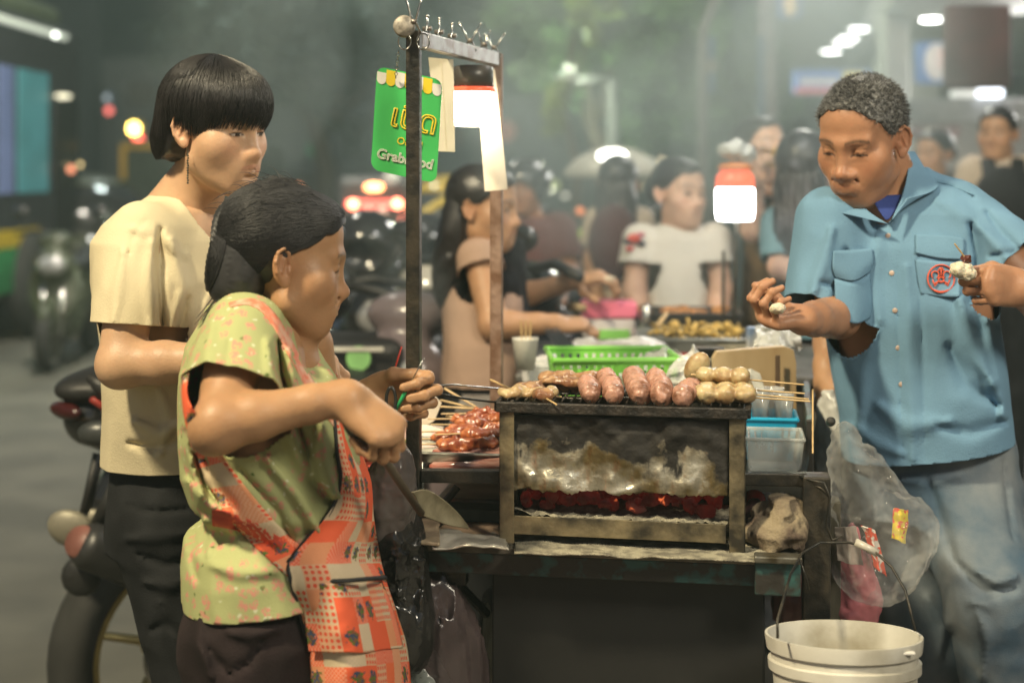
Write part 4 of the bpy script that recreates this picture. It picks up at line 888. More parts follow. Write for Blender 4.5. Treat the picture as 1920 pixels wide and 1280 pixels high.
def cloth(name, fn, lo, hi, vox, m, parent, cuts=(), thick=.0018, uvf=None, colf=None):
    V, Q = nets(fn, lo, hi, vox)
    me = npmesh(name, V, Q, None if colf is None else colf(V), None if uvf is None else uvf(V))
    if cuts: cutmesh(me, cuts)
    o = link(name, me, m, parent, True)
    if thick:
        q = o.modifiers.new('s', 'SOLIDIFY'); q.thickness = thick; q.offset = 1
    return o
def shellbase(r_off, nape=False):
    f = Sdf(); f.add(ell((0, .014, .036), (.0735+r_off, .093+r_off, .079+r_off)), 0); f.add(ell((0, -.054, .050), (.050+r_off, .032+r_off, .042+r_off)), .03)
    if nape: f.add(ell((0, .054, -.030), (.071+r_off*.6, .056+r_off, .072)), .02)
    return f
def ride(paths, fn, offs, hang=None):
    """lay strands on a surface: push every point to its own height above it"""
    L = [len(p) for p in paths]; A = np.concatenate([np.asarray(p, np.float32) for p in paths]); o = np.repeat(np.asarray(offs, np.float32), L); c = np.array([0, .01, .02], np.float32)
    d = A-c; d /= np.linalg.norm(d, axis=1)[:, None]
    for _ in range(4): A = A+d*(o-fn(A))[:, None]*.9
    out = []; i = 0
    for n in L: out.append(A[i:i+n]); i += n
    return out
hairm = mat('black_hair', (.018, .016, .017), .40, var=.2, vs=60, bump=0, spec=.6)
hairbrown = mat('brown_hair', (.030, .019, .013), .42, var=.2, vs=60, bump=0, spec=.5)
hairB = mat('soft_black_hair', (.024, .024, .026), .45, var=.2, vs=60, col2=(.034, .034, .036), bump=0, spec=.5)
greyhair = mat('greying_hair', (.06, .06, .06), .55, var=.4, vs=140, col2=(.22, .22, .215), bump=0, spec=.4)
# ================================================================ the three people at the cart
def flor_mat():
    m = bpy.data.materials.new('green_floral_cotton'); m.use_nodes = True; n = m.node_tree.nodes; l = m.node_tree.links; b = n['Principled BSDF']
    tc = n.new('ShaderNodeTexCoord'); w = n.new('ShaderNodeTexNoise'); w.inputs['Scale'].default_value = 45; l.new(tc.outputs['Object'], w.inputs[0])
    mv = n.new('ShaderNodeMixRGB'); mv.inputs[0].default_value = .018; l.new(tc.outputs['Object'], mv.inputs[1]); l.new(w.outputs['Color'], mv.inputs[2])
    def vor(sc, lo, hi):
        v = n.new('ShaderNodeTexVoronoi'); v.inputs['Scale'].default_value = sc; v.inputs['Randomness'].default_value = .85; l.new(mv.outputs[0], v.inputs[0])
        r = n.new('ShaderNodeMapRange'); r.inputs[1].default_value = hi; r.inputs[2].default_value = lo; l.new(v.outputs['Distance'], r.inputs[0]); return v, r
    v1, r1 = vor(54, .32, .50)
    v2, r2 = vor(110, .20, .34); v3, r3 = vor(75, .18, .30); v4, r4 = vor(44, .10, .19)
    petal = n.new('ShaderNodeMath'); petal.operation = 'MULTIPLY'
    nn = n.new('ShaderNodeTexNoise'); nn.inputs['Scale'].default_value = 210; l.new(tc.outputs['Object'], nn.inputs[0]); rn = n.new('ShaderNodeMapRange'); rn.inputs[1].default_value = .42; rn.inputs[2].default_value = .50; l.new(nn.outputs[0], rn.inputs[0])
    l.new(r1.outputs[0], petal.inputs[0]); l.new(rn.outputs[0], petal.inputs[1])
    # only some cells bloom
    sc = n.new('ShaderNodeSeparateColor'); l.new(v1.outputs['Color'], sc.inputs[0]); gt = n.new('ShaderNodeMath'); gt.operation = 'GREATER_THAN'; gt.inputs[1].default_value = .30; l.new(sc.outputs[0], gt.inputs[0])
    pm = n.new('ShaderNodeMath'); pm.operation = 'MULTIPLY'; l.new(petal.outputs[0], pm.inputs[0]); l.new(gt.outputs[0], pm.inputs[1])
    def mix(fac, c1, c2):
        x = n.new('ShaderNodeMix'); x.data_type = 'RGBA'
        l.new(fac, x.inputs[0])
        if isinstance(c1, tuple): x.inputs[6].default_value = (*c1, 1)
        else: l.new(c1, x.inputs[6])
        x.inputs[7].default_value = (*c2, 1); return x.outputs[2]
    sp = n.new('ShaderNodeSeparateColor'); l.new(v3.outputs['Color'], sp.inputs[0])
    g2 = n.new('ShaderNodeMath'); g2.operation = 'GREATER_THAN'; g2.inputs[1].default_value = .72; l.new(sp.outputs[1], g2.inputs[0]); q2 = n.new('ShaderNodeMath'); q2.operation = 'MULTIPLY'; l.new(g2.outputs[0], q2.inputs[0]); l.new(r3.outputs[0], q2.inputs[1])
    sp4 = n.new('ShaderNodeSeparateColor'); l.new(v4.outputs['Color'], sp4.inputs[0]); g4 = n.new('ShaderNodeMath'); g4.operation = 'GREATER_THAN'; g4.inputs[1].default_value = .5; l.new(sp4.outputs[2], g4.inputs[0]); q4 = n.new('ShaderNodeMath'); q4.operation = 'MULTIPLY'; l.new(g4.outputs[0], q4.inputs[0]); l.new(r4.outputs[0], q4.inputs[1])
    c = mix(q2.outputs[0], (.37, .39, .18), (.55, .57, .38)); c = mix(q4.outputs[0], c, (.10, .15, .04)); c = mix(pm.outputs[0], c, (.56, .26, .19))
    l.new(c, b.inputs['Base Color']); b.inputs['Roughness'].default_value = .85; b.inputs['Specular IOR Level'].default_value = .2
    bp = n.new('ShaderNodeBump'); bp.inputs['Strength'].default_value = .15; bp.inputs['Distance'].default_value = .003; wn = n.new('ShaderNodeTexNoise'); wn.inputs['Scale'].default_value = 300; l.new(tc.outputs['Object'], wn.inputs[0]); l.new(wn.outputs[0], bp.inputs['Height']); l.new(bp.outputs[0], b.inputs['Normal'])
    return crease(m, .5)
def patch_mat():
    """patchwork print of orange checks, dots and small motifs, laid out in the apron's own UV"""
    m = bpy.data.materials.new('orange_patchwork'); m.use_nodes = True; n = m.node_tree.nodes; l = m.node_tree.links; b = n['Principled BSDF']
    uv = n.new('ShaderNodeUVMap'); uv.uv_map = 'UVMap'
    mp = n.new('ShaderNodeVectorMath'); mp.operation = 'SCALE'; mp.inputs['Scale'].default_value = 1/.040; l.new(uv.outputs[0], mp.inputs[0])
    fl = n.new('ShaderNodeVectorMath'); fl.operation = 'FLOOR'; l.new(mp.outputs[0], fl.inputs[0]); fr = n.new('ShaderNodeVectorMath'); fr.operation = 'FRACTION'; l.new(mp.outputs[0], fr.inputs[0])
    wn = n.new('ShaderNodeTexWhiteNoise'); wn.noise_dimensions = '2D'; l.new(fl.outputs[0], wn.inputs['Vector'])
    r = n.new('ShaderNodeValToRGB'); l.new(wn.outputs['Value'], r.inputs[0]); cr = r.color_ramp; cr.interpolation = 'CONSTANT'
    cols = [(0, (.78, .13, .055)), (.22, (.72, .30, .15)), (.42, (.62, .50, .33)), (.60, (.80, .17, .07)), (.72, (.70, .40, .24)), (.86, (.60, .46, .30))]
    cr.elements[0].position = 0; cr.elements[0].color = (*cols[0][1], 1); cr.elements[1].position = cols[1][0]; cr.elements[1].color = (*cols[1][1], 1)
    for p, c in cols[2:]: e = cr.elements.new(p); e.color = (*c, 1)
    def lt(sock, v, op='LESS_THAN'):
        x = n.new('ShaderNodeMath'); x.operation = op; l.new(sock, x.inputs[0]); x.inputs[1].default_value = v; return x.outputs[0]
    def mul(a, c):
        x = n.new('ShaderNodeMath'); x.operation = 'MULTIPLY'; l.new(a, x.inputs[0]); l.new(c, x.inputs[1]); return x.outputs[0]
    def mix(f, a, c):
        x = n.new('ShaderNodeMix'); x.data_type = 'RGBA'; l.new(f, x.inputs[0])
        l.new(a, x.inputs[6]); x.inputs[7].default_value = (*c, 1); return x.outputs[2]
    sc = n.new('ShaderNodeSeparateColor'); l.new(wn.outputs['Color'], sc.inputs[0])
    # dots
    d1 = n.new('ShaderNodeVectorMath'); d1.operation = 'SCALE'; d1.inputs['Scale'].default_value = 4; l.new(fr.outputs[0], d1.inputs[0]); d2 = n.new('ShaderNodeVectorMath'); d2.operation = 'FRACTION'; l.new(d1.outputs[0], d2.inputs[0])
    d3 = n.new('ShaderNodeVectorMath'); d3.operation = 'DISTANCE'; l.new(d2.outputs[0], d3.inputs[0]); d3.inputs[1].default_value = (.5, .5, 0)
    c = mix(mul(lt(d3.outputs['Value'], .32), mul(lt(sc.outputs[0], .72, 'GREATER_THAN'), lt(sc.outputs[0], 2))), r.outputs[0], (.70, .10, .05))
    # fine weave checks
    d4 = n.new('ShaderNodeVectorMath'); d4.operation = 'SCALE'; d4.inputs['Scale'].default_value = 11; l.new(fr.outputs[0], d4.inputs[0]); ck = n.new('ShaderNodeTexChecker'); ck.inputs['Scale'].default_value = 1; l.new(d4.outputs[0], ck.inputs[0])
    hf = n.new('ShaderNodeMath'); hf.operation = 'MULTIPLY'; hf.inputs[1].default_value = .35; l.new(mul(ck.outputs['Fac'], mul(lt(sc.outputs[1], .55, 'GREATER_THAN'), lt(sc.outputs[0], .72))), hf.inputs[0])
    c = mix(hf.outputs[0], c, (.85, .60, .45))
    # motifs : small fruit-like blots in the pale squares
    nz = n.new('ShaderNodeTexNoise'); nz.inputs['Scale'].default_value = 150; nz.inputs['Detail'].default_value = 1; l.new(uv.outputs[0], nz.inputs[0])
    ds = n.new('ShaderNodeVectorMath'); ds.operation = 'DISTANCE'; l.new(fr.outputs[0], ds.inputs[0]); ds.inputs[1].default_value = (.5, .5, 0)
    sh = n.new('ShaderNodeMath'); sh.operation = 'MULTIPLY_ADD'; l.new(nz.outputs[0], sh.inputs[0]); sh.inputs[1].default_value = .7; l.new(ds.outputs['Value'], sh.inputs[2])
    pal = lt(sc.outputs[2], .66, 'GREATER_THAN'); bl = mul(lt(sh.outputs[0], .66), pal)
    n2 = n.new('ShaderNodeTexNoise'); n2.inputs['Scale'].default_value = 110; l.new(uv.outputs[0], n2.inputs[0]); r2 = n.new('ShaderNodeValToRGB'); l.new(n2.outputs[0], r2.inputs[0]); r2.color_ramp.interpolation = 'CONSTANT'
    r2.color_ramp.elements[0].color = (.06, .08, .13, 1); r2.color_ramp.elements[1].position = .47; r2.color_ramp.elements[1].color = (.22, .10, .04, 1); e = r2.color_ramp.elements.new(.56); e.color = (.10, .17, .04, 1)
    x = n.new('ShaderNodeMix'); x.data_type = 'RGBA'; l.new(bl, x.inputs[0]); l.new(c, x.inputs[6]); l.new(r2.outputs[0], x.inputs[7])
    l.new(x.outputs[2], b.inputs['Base Color']); b.inputs['Roughness'].default_value = .8; b.inputs['Specular IOR Level'].default_value = .25
    bp = n.new('ShaderNodeBump'); bp.inputs['Strength'].default_value = .3; bp.inputs['Distance'].default_value = .004; tc = n.new('ShaderNodeTexCoord'); wv = n.new('ShaderNodeTexNoise'); wv.inputs['Scale'].default_value = 35; l.new(tc.outputs['Object'], wv.inputs[0]); l.new(wv.outputs[0], bp.inputs['Height']); l.new(bp.outputs[0], b.inputs['Normal'])
    return m
def fabric(n, c, var=.06, **k): return crease(mat(n, c, .88, var=var, vs=9, bump=.25, bs=300, spec=.18, **k), .45)
denim_black = fabric('black_denim', (.020, .021, .023), .2)
def wrinkle(seed, amp, sc, st=(1, 1, 1)):
    st = np.array(st, np.float32)
    return lambda p: amp*(1-2*np.abs(vnoise(p*st, sc, seed)))*.6+amp*.5*vnoise(p*st, sc*.5, seed+2)+amp*.35*(1-2*np.abs(vnoise(p*st, sc*2.1, seed+5)))
def body(name_root, pieces):
    V, Q, c = joinpieces(pieces); return link('body', npmesh('body', V, Q, c), skinm, name_root, True)
def headpiece(h, M, c, base, neck=None, vox=.0024, s=1.0, margin=.15, **kw):
    c = Vector(c); f = Sdf(); f.add(xf(h, M, c, s), 0)
    for a, b, ra, rb, k in (neck or []): f.add(cap(a, b, ra, rb), k)
    pts = [c]+[Vector(n[1]) for n in (neck or [])]
    V, Q = nets(f, *bbox(pts, margin), vox); q = (V-V3(c)) @ np.array(M)/s
    col = head_cols(q, base, **kw)
    nk = np.clip((-.075-q[:, 2]+np.clip(q[:, 1], -1, .02)*-.3)/.03, 0, 1)[:, None]; col = col*(1-nk)+flat_cols(base)(V)*nk
    return V, Q, col
def limb(s, a, b, c, r0, r1, r2, k=.02, belly=.3):
    a, b, c = Vector(a), Vector(b), Vector(c); s.add(cap(a, b, r0, r1*1.02), k); s.add(ell(b, (r1*1.03,)*3), .01)
    m = b+(c-b)*.28; s.add(cap(b, m, r1*1.0, r1*.98), .02); s.add(cap(m, b+(c-b)*.72, r1*.98, r2*1.12), .012); s.add(cap(b+(c-b)*.72, c, r2*1.12, r2), .012); return s
def shoes(root, feet, m, f):
    for p in feet:
        s = Sdf(); p = Vector(p); f = Vector(f).normalized(); s.add(cap(p+Vector((0, 0, .04)), p+f*.17+Vector((0, 0, .03)), .042, .036), 0); s.add(cap(p+Vector((0, 0, .09)), p+Vector((0, 0, .04)), .04, .042), .03); s.inter(plane((0, 0, .126 if p.x > -.9 else .006), (0, 0, -1)), .003)
        V, Q = nets(s, *bbox([p, p+f*.2], .12), .007); link('shoe', npmesh('shoe', V, Q), m, root, True)
# ---------------------------------------------------------------- A: young man in cream T-shirt
A = thing('person', 'person in a cream T-shirt and black jeans with bowl-cut black hair and a beaded earring', 'person', (-.62, 2.72, 0))
MA = headmat(.85, -.53, 9, 2); cA = P(404, 237, 2.66)
skinA = SK['fair']; shA = P(262, 448, 2.58); elA = P(226, 683, 2.50); wrA = P(520, 672, 2.46)
hd = head_sdf(1.0, .003, .55, .6, .0, lips=1.25)
pcs = [headpiece(hd, MA, cA, skinA, [(P(388, 300, 2.69), P(348, 400, 2.72), .050, .062, .03), (P(345, 380, 2.72), P(300, 420, 2.72), .05, .05, .04)], vox=.0024)]
arm = Sdf(); limb(arm, shA, elA, wrA, .049, .038, .024)
hA = frame((.86, .05, -.28), (.25, -.75, .62)); hsA = hand_sdf([(48, 55, 30), (55, 60, 30), (60, 65, 35), (65, 65, 35)], thumb=((.5, .5, -.7), (.85, .1, -.5)), side=1)
arm.add(xf(hsA, hA, wrA), .02)
V, Q = nets(arm, *bbox([shA, elA, wrA, wrA+Vector((.14, 0, 0))], .09), .003); pcs.append((V, Q, flat_cols(skinA)(V)))
tor = Sdf(); tor.add(loft([(P(352, 385, 2.72), .10, .06), (P(345, 440, 2.72), .15, .08), (P(350, 650, 2.72), .13, .08), (P(345, 860, 2.74), .13, .085)], (.4, .9)), 0)
shA2 = P(400, 440, 2.90); elA2 = P(430, 690, 2.95); wrA2 = P(520, 720, 2.72)
tor2 = Sdf(); limb(tor2, shA2, elA2, wrA2, .048, .040, .026); tor2.add(xf(hand_sdf([(50, 60, 30)]*4, side=-1), frame((.8, -.6, 0), (.3, .3, .8)), wrA2), .02)
V, Q = nets(tor2, *bbox([shA2, elA2, wrA2+Vector((.1, -.1, 0))], .1), .006); pcs.append((V, Q, flat_cols(skinA)(V)))
V, Q = nets(tor, *bbox([P(350, 385, 2.7), P(345, 860, 2.7)], .25), .012); pcs.append((V, Q, flat_cols(skinA)(V)))
body(A, pcs)
cream = fabric('cream_cotton', (.62, .54, .36), .05)
s = Sdf()
s.add(loft([(P(345, 368, 2.72), .060, .060), (P(332, 395, 2.72), .105, .080), (P(325, 420, 2.72), .150, .098), (P(325, 450, 2.72), .178, .110), (P(335, 520, 2.72), .185, .122), (P(345, 650, 2.72), .172, .120), (P(350, 760, 2.73), .174, .124), (P(352, 880, 2.74), .180, .130)], (.4, .9)), 0)
s.add(cap(P(268, 440, 2.60), P(240, 630, 2.53), .060, .064), .045)
s.add(cap(shA2, P(425, 610, 2.93), .060, .062), .045)
for pts, a, w in [([(300, 430), (297, 520), (304, 610)], -.010, 11), ([(285, 455), (280, 540), (283, 610)], .006, 14), ([(320, 450), (345, 540), (315, 640)], .006, 12), ([(350, 560), (335, 620), (310, 680)], -.008, 10), ([(400, 540), (370, 600), (352, 660)], .006, 10),
                  ([(410, 520), (420, 600), (440, 650)], .005, 12), ([(255, 790), (300, 815), (345, 790)], .007, 12), ([(245, 830), (290, 840), (350, 815)], -.006, 10), ([(300, 730), (320, 790), (300, 850)], .005, 12),
                  ([(232, 470), (222, 540), (214, 600)], .004, 12), ([(250, 430), (300, 438), (345, 480)], .004, 14), ([(275, 412), (252, 440), (243, 475)], -.0025, 4), ([(345, 700), (380, 740), (400, 800)], .006, 14)]:
    s.fold(pts, a, w)
s.disp(wrinkle(3, .0035, 11, (1, 1, .6)))
s.sub(cap(cA+Vector((-.02, .04, -.17)), cA+Vector((-.02, .04, -.02)), .063, .07), .006)
tee = cloth('t_shirt', s, *bbox([P(345, 365, 2.7), P(345, 880, 2.7)], .30), .0048, cream, A,
      cuts=[(P(242, 608, 2.53), Vector((-.06, -.12, -.98)), .105), (P(350, 855, 2.74), (0, 0, -1), .40), (P(425, 620, 2.93), (.06, .05, -1), .11)])
b = MB(); ng = P(352, 385, 2.715); ring = []
for k in range(33):
    an = 2*math.pi*k/32; ring.append(ng+Vector((math.cos(an)*.052-.002, math.sin(an)*.066, .012*math.sin(an)-.022*math.cos(an)-.010)))
b.tube(ring, .009, 8, flat=.45); b.build('neckband', cream, tee, True)
jn = Sdf(); jn.add(loft([(P(350, 1010, 2.74), .165, .125), (P(350, 930, 2.74), .165, .125), (P(350, 850, 2.74), .158, .118)], (.4, .9)), 0)
for a, b_, c_ in (((P(320, 980, 2.66), P(385, 1330, 2.60), P(400, 1790, 2.62))), ((P(380, 980, 2.84), P(420, 1330, 2.86), P(430, 1700, 2.90)))):
    jn.add(cap(a, b_, .105, .078), .03); jn.add(cap(b_, c_, .076, .060), .02)
for pts, a, w in [([(238, 950), (300, 960), (355, 955)], -.005, 5), ([(238, 1010), (290, 1008), (350, 1000)], .006, 14), ([(262, 1040), (310, 1060), (350, 1050)], -.006, 10), ([(270, 1090), (320, 1100), (355, 1080)], .007, 12), ([(300, 1130), (330, 1200), (350, 1280)], .006, 14), ([(285, 1180), (310, 1170), (350, 1190)], -.006, 10)]: jn.fold(pts, a, w)
jn.disp(wrinkle(5, .004, 13, (1, 1, .8)))
cloth('jeans', jn, *bbox([P(350, 850, 2.7), P(400, 1790, 2.7)], .25), .0065, denim_black, A, thick=0)
shoes(A, [(-.55, 2.60, 0), (-.52, 2.9, 0)], mat('dark_shoe', (.03, .03, .03), .5), (.9, -.3, 0))
# hair: cap and strands
def shell_hair(name, M, c, s, regionfn, r_off, m, parent, vox=.0035, nape=False):
    f = Sdf(); f.add(ell((0, .014, .036), (.0735+r_off, .093+r_off, .079+r_off)), 0)
    f.add(ell((0, -.054, .050), (.050+r_off, .032+r_off, .042+r_off)), .03)
    if nape: f.add(ell((0, .054, -.030), (.071+r_off*.6, .056+r_off, .072)), .02)
    f.inter(regionfn, .006)
    f.disp(lambda p: vnoise(p, 60, 3)*.0015)
    F2 = xf(f, M, c, s); V, Q = nets(F2, *bbox([c], .15), vox); return link(name, npmesh(name, V, Q), m, parent, True)
def regionA(p):       # negative where hair is: fringe down to the brows, over the ear tops, longer at the nape
    x, y, z = p[:, 0], p[:, 1], p[:, 2]; an = np.arctan2(np.abs(x), -y)      # 0 front, pi back
    zmin = np.interp(an, [0, .45, .8, 1.15, 1.5, 1.75, 2.1, 2.6, 3.2], [.050, .044, .020, .002, .014, .008, -.058, -.074, -.080])+.003*vnoise(p, 150, 2)
    return zmin-z
hrA = shell_hair('hair', MA, cA, 1.0, regionA, .012, hairm, A, nape=True)
def world(M, c, pts): return (np.array(M, np.float32) @ np.asarray(pts, np.float32).T).T+V3(c)
rs = np.random.RandomState(4); paths = []
crown = np.array([.012, .03, .112])
offA = []
for k in range(5200):
    an = rs.uniform(-math.pi, math.pi); aa = abs(an)
    zm = float(np.interp(aa, [0, .45, .8, 1.15, 1.5, 1.75, 2.1, 2.6, 3.2], [.018, .016, .004, -.012, .006, .004, -.062, -.080, -.084]))+rs.uniform(-.012, .026)
    off = rs.uniform(.011, .020); offA.append(rs.uniform(.0005, .007)); N = 11; ph0 = rs.uniform(.02, .5); pts = []
    tw = rs.uniform(-.12, .12)+(-.25 if aa < 1.0 else 0)
    # elevation angle that reaches zm
    rz_, rx_, ry_ = .079+off, .0735+off, .093+off
    phe = math.acos(max(-1, min(1, (zm-.036)/rz_)))
    for i in range(N):
        t = i/(N-1); ph = ph0+(phe-ph0)*t; a2 = an+tw*(t-.4); bulge = 1+.035*math.sin(math.pi*t)
        sh_ = math.sin(ph) if ph < 1.45 else max(math.sin(ph), .95-.10*(ph-1.45)) if aa > 1.6 else math.sin(ph)
        pts.append((sh_*math.sin(a2)*rx_*bulge, .014-sh_*math.cos(a2)*ry_*bulge, .036+math.cos(ph)*rz_))
    paths.append(pts)
paths = [world(MA, cA, p) for p in ride(paths, shellbase(.012, True), offA)]
strands(paths, .00075, 'strands', hairm, hrA)
b = MB(); e = P(352, 292, 2.585)
for k in range(12): b.ball(e+Vector((.0005*math.sin(k*2), 0, -.0045*k)), .0022, 8)
b.tube([e+Vector((0, 0, .012)), e+Vector((0, 0, -.05))], .0006, 5); b.build('earring', mat('dark_beads', (.05, .05, .03), .3), A, True)
# skewer bite in his hand
root = thing('meat_skewer', 'short skewer of dark red meat held by the person in the cream T-shirt', 'skewer', P(615, 690, 2.44))
s = Sdf(); s.add(ell(P(608, 690, 2.44), (.016, .013, .012)), 0); s.add(ell(P(620, 700, 2.44), (.014, .012, .010)), .004); s.disp(lambda p: vnoise(p, 90, 3)*.004)
V, Q = nets(s, *bbox([P(614, 695, 2.44)], .04), .0025); link('meat', npmesh('meat', V, Q), redM, root, True)
b = MB(); b.tube([P(604, 700, 2.44), P(560, 650, 2.46)], .0016, 6); b.build('stick', bamboo, root)

# ---------------------------------------------------------------- B: vendor
B = thing('person', 'person in a green floral shirt and orange patchwork apron holding tongs and a fire shovel', 'person', (-.36, 2.27, 0))
MB_ = headmat(.95, .31, 10, 0); cB = P(529, 487, 2.25); skinB = SK['dark']; skB = (.41, .23, .12)
hd = head_sdf(1.0, .0005, .9, .6, .0, old=.8, lips=1.1)
shB = P(450, 640, 2.13); elB = P(412, 795, 2.01); wrB = P(650, 742, 2.04)
pcs = [headpiece(hd, MB_, cB, skB, [(P(520, 560, 2.29), P(495, 640, 2.28), .046, .056, .012), (P(522, 606, 2.28), P(545, 690, 2.25), .032, .044, .02), (P(490, 600, 2.28), P(500, 690, 2.27), .06, .08, .03)], vox=.0020, age=1, brow=(.10, .07, .05), eye=(-.0015, -.0065))]
arm = Sdf(); limb(arm, shB, elB, wrB, .047, .0345, .0235); arm.add(ell(elB+Vector((-.014, 0, -.014)), (.022, .024, .022)), .03)
xB = Vector((.72, -.15, -.60)); zB = Vector((.50, -.62, .55)); hB = frame(xB, zB)
hsB = hand_sdf([(62, 80, 35), (66, 85, 40), (70, 85, 40), (72, 85, 40)], thumb=((.65, .35, -.7), (.6, -.35, -.7)), side=1)
arm.add(xf(hsB, hB, wrB, .92), .022)
V, Q = nets(arm, *bbox([shB, elB, wrB, wrB+Vector((.1, 0, -.1))], .09), .0028); pcs.append((V, Q, flat_cols(skB)(V)))
# left arm and hand
shB2 = P(570, 650, 2.42); elB2 = P(600, 840, 2.46); wrB2 = P(690, 742, 2.36)
arm2 = Sdf(); limb(arm2, shB2, elB2, wrB2, .05, .040, .025)
hsB2 = hand_sdf([(52, 70, 35), (46, 72, 38), (52, 78, 40), (58, 80, 40)], thumb=((.80, .42, -.42), (.97, -.05, -.22), (.99, -.10, -.05)), side=-1, sp=.06)
arm2.add(xf(hsB2, frame((.98, -.15, .10), (.05, .95, .12)), wrB2, .98), .02)
V, Q = nets(arm2, *bbox([shB2, elB2, wrB2, wrB2+Vector((.12, 0, 0))], .09), .0026); pcs.append((V, Q, flat_cols(skB)(V)))
tor = Sdf(); tor.add(loft([(P(490, 590, 2.28), .10, .06), (P(485, 660, 2.28), .14, .08), (P(505, 800, 2.28), .13, .09), (P(505, 1090, 2.28), .13, .09)], (-.2, .98)), 0)
V, Q = nets(tor, *bbox([P(490, 590, 2.28), P(505, 1090, 2.28)], .25), .012); pcs.append((V, Q, flat_cols(skB)(V)))
body(B, pcs)
floral = flor_mat()
uB = (-.2, .98)
s = Sdf()
s.add(loft([(P(486, 552, 2.29), .052, .052), (P(478, 575, 2.29), .080, .072), (P(475, 612, 2.28), .115, .084), (P(473, 650, 2.28), .152, .102), (P(484, 705, 2.27), .172, .120), (P(500, 800, 2.27), .180, .136), (P(508, 880, 2.27), .178, .138), (P(517, 930, 2.27), .172, .132), (P(528, 962, 2.27), .155, .110), (P(525, 978, 2.27), .158, .112), (P(512, 1004, 2.27), .176, .136), (P(503, 1050, 2.27), .182, .134), (P(498, 1130, 2.27), .190, .128)], uB), 0)
s.add(cap(P(458, 628, 2.16), P(434, 745, 2.06), .062, .069), .045)
for pts, a, w in [([(360, 760), (352, 840), (380, 930)], .008, 11), ([(385, 860), (400, 910), (440, 950)], -.008, 9), ([(352, 900), (380, 940), (430, 962)], .009, 10), ([(365, 850), (378, 900), (410, 945)], -.007, 8),
                  ([(520, 760), (560, 850), (620, 930)], .010, 14), ([(600, 800), (600, 860), (628, 930)], .012, 16), ([(560, 800), (590, 900), (640, 960)], -.010, 12), ([(500, 860), (560, 930), (600, 1000)], .008, 12), ([(450, 880), (520, 960), (560, 1040)], -.006, 10),
                  ([(520, 640), (525, 700), (545, 760)], -.010, 9), ([(500, 640), (508, 700), (520, 740)], .006, 10), ([(540, 660), (555, 720), (580, 780)], .006, 12), ([(400, 610), (390, 660), (385, 700)], .004, 12),
                  ([(430, 640), (425, 690), (430, 720)], -.003, 10), ([(385, 975), (400, 1000), (392, 1040)], .006, 10), ([(440, 985), (470, 1010), (520, 1030)], -.006, 10), ([(400, 1060), (450, 1075), (520, 1070)], .004, 12), ([(346, 705), (350, 750), (346, 800)], .006, 10), ([(365, 1000), (362, 1040), (370, 1085)], -.004, 9)]:
    s.fold(pts, a, w)
s.disp(wrinkle(13, .0040, 13, (1, 1, .55)))
s.sub(cap(cB+Vector((-.030, .03, -.14)), cB+Vector((-.02, .02, 0)), .052, .06), .006); s.sub(cap(P(552, 600, 2.26), P(606, 664, 2.20), .046, .036), .02)
sB = s
blouse = cloth('floral_shirt', s, *bbox([P(492, 545, 2.28), P(500, 1130, 2.28)], .27), .0045, floral, B,
      cuts=[(P(434, 725, 2.065), Vector((-.16, -.62, -.80)), .105), (P(500, 1098, 2.27), Vector((.12, 0, -1)), .40)])
b = MB(); ng = P(500, 570, 2.283); ring = []
for k in range(33):
    an = 2*math.pi*k/32; ring.append(ng+Vector((math.cos(an)*.066+.004, math.sin(an)*.066, -.040*math.cos(an)+.004)))
b.tube(ring, .013, 8, flat=.35); b.build('collar', floral, blouse, True)
# trousers
tr = Sdf(); tr.add(loft([(P(500, 1230, 2.27), .175, .125), (P(500, 1150, 2.27), .178, .128), (P(503, 1060, 2.27), .168, .118)], uB), 0)
for a, b_, c_ in ((P(470, 1220, 2.19), P(520, 1520, 2.16), P(500, 1900, 2.2)), (P(540, 1220, 2.36), P(580, 1520, 2.34), P(560, 1850, 2.38))):
    tr.add(cap(a, b_, .108, .080), .03); tr.add(cap(b_, c_, .078, .060), .02)
for pts, a, w in [([(375, 1140), (420, 1150), (520, 1125)], -.005, 5), ([(385, 1210), (415, 1245), (430, 1262)], -.006, 7), ([(430, 1262), (470, 1240), (490, 1200)], -.005, 6), ([(380, 1130), (372, 1200), (395, 1270)], .006, 10), ([(520, 1180), (470, 1190), (430, 1185)], .007, 13)]: tr.fold(pts, a, w)
tr.disp(wrinkle(15, .004, 12))
cloth('trousers', tr, *bbox([P(500, 1060, 2.27), P(520, 1900, 2.27)], .25), .0065, fabric('dark_trousers', (.028, .019, .020), .2), B, thick=0)
shoes(B, [(-.39, 2.18, 0), (-.34, 2.38, 0)], mat('black_sandal', (.02, .02, .02), .5), (.95, .2, 0))
# hair
def regionB(p):
    x, y, z = p[:, 0], p[:, 1], p[:, 2]; an = np.arctan2(np.abs(x), -y)
    zmin = np.interp(an, [0, .5, .9, 1.2, 1.5, 1.7, 2.1, 2.6, 3.2], [.074, .068, .045, .026, .018, -.004, -.052, -.066, -.068])+.004*vnoise(p, 90, 2)
    return zmin-z
hrB = shell_hair('hair', MB_, cB, 1.0, regionB, .0065, hairB, B)
bunl = np.array([0, .132, .012])
s = Sdf(); s.add(ell((0, .062, .000), (.060, .050, .068)), 0); s.add(ell((.0, .088, .050), (.026, .024, .030)), .03); s.add(ell((0, .066, -.050), (.048, .038, .034)), .04); bunS = s; s.disp(lambda p: vnoise(p, 30, 4)*.0015+.0005*np.sin(p[:, 2]*700+vnoise(p, 30, 3)*6))
V, Q = nets(xf(s, MB_, cB), *bbox([cB+MB_ @ Vector((0, .12, 0))], .11), .0035); link('bun', npmesh('bun', V, Q), hairB, hrB, True)
paths = []; rs = np.random.RandomState(9); offB = []
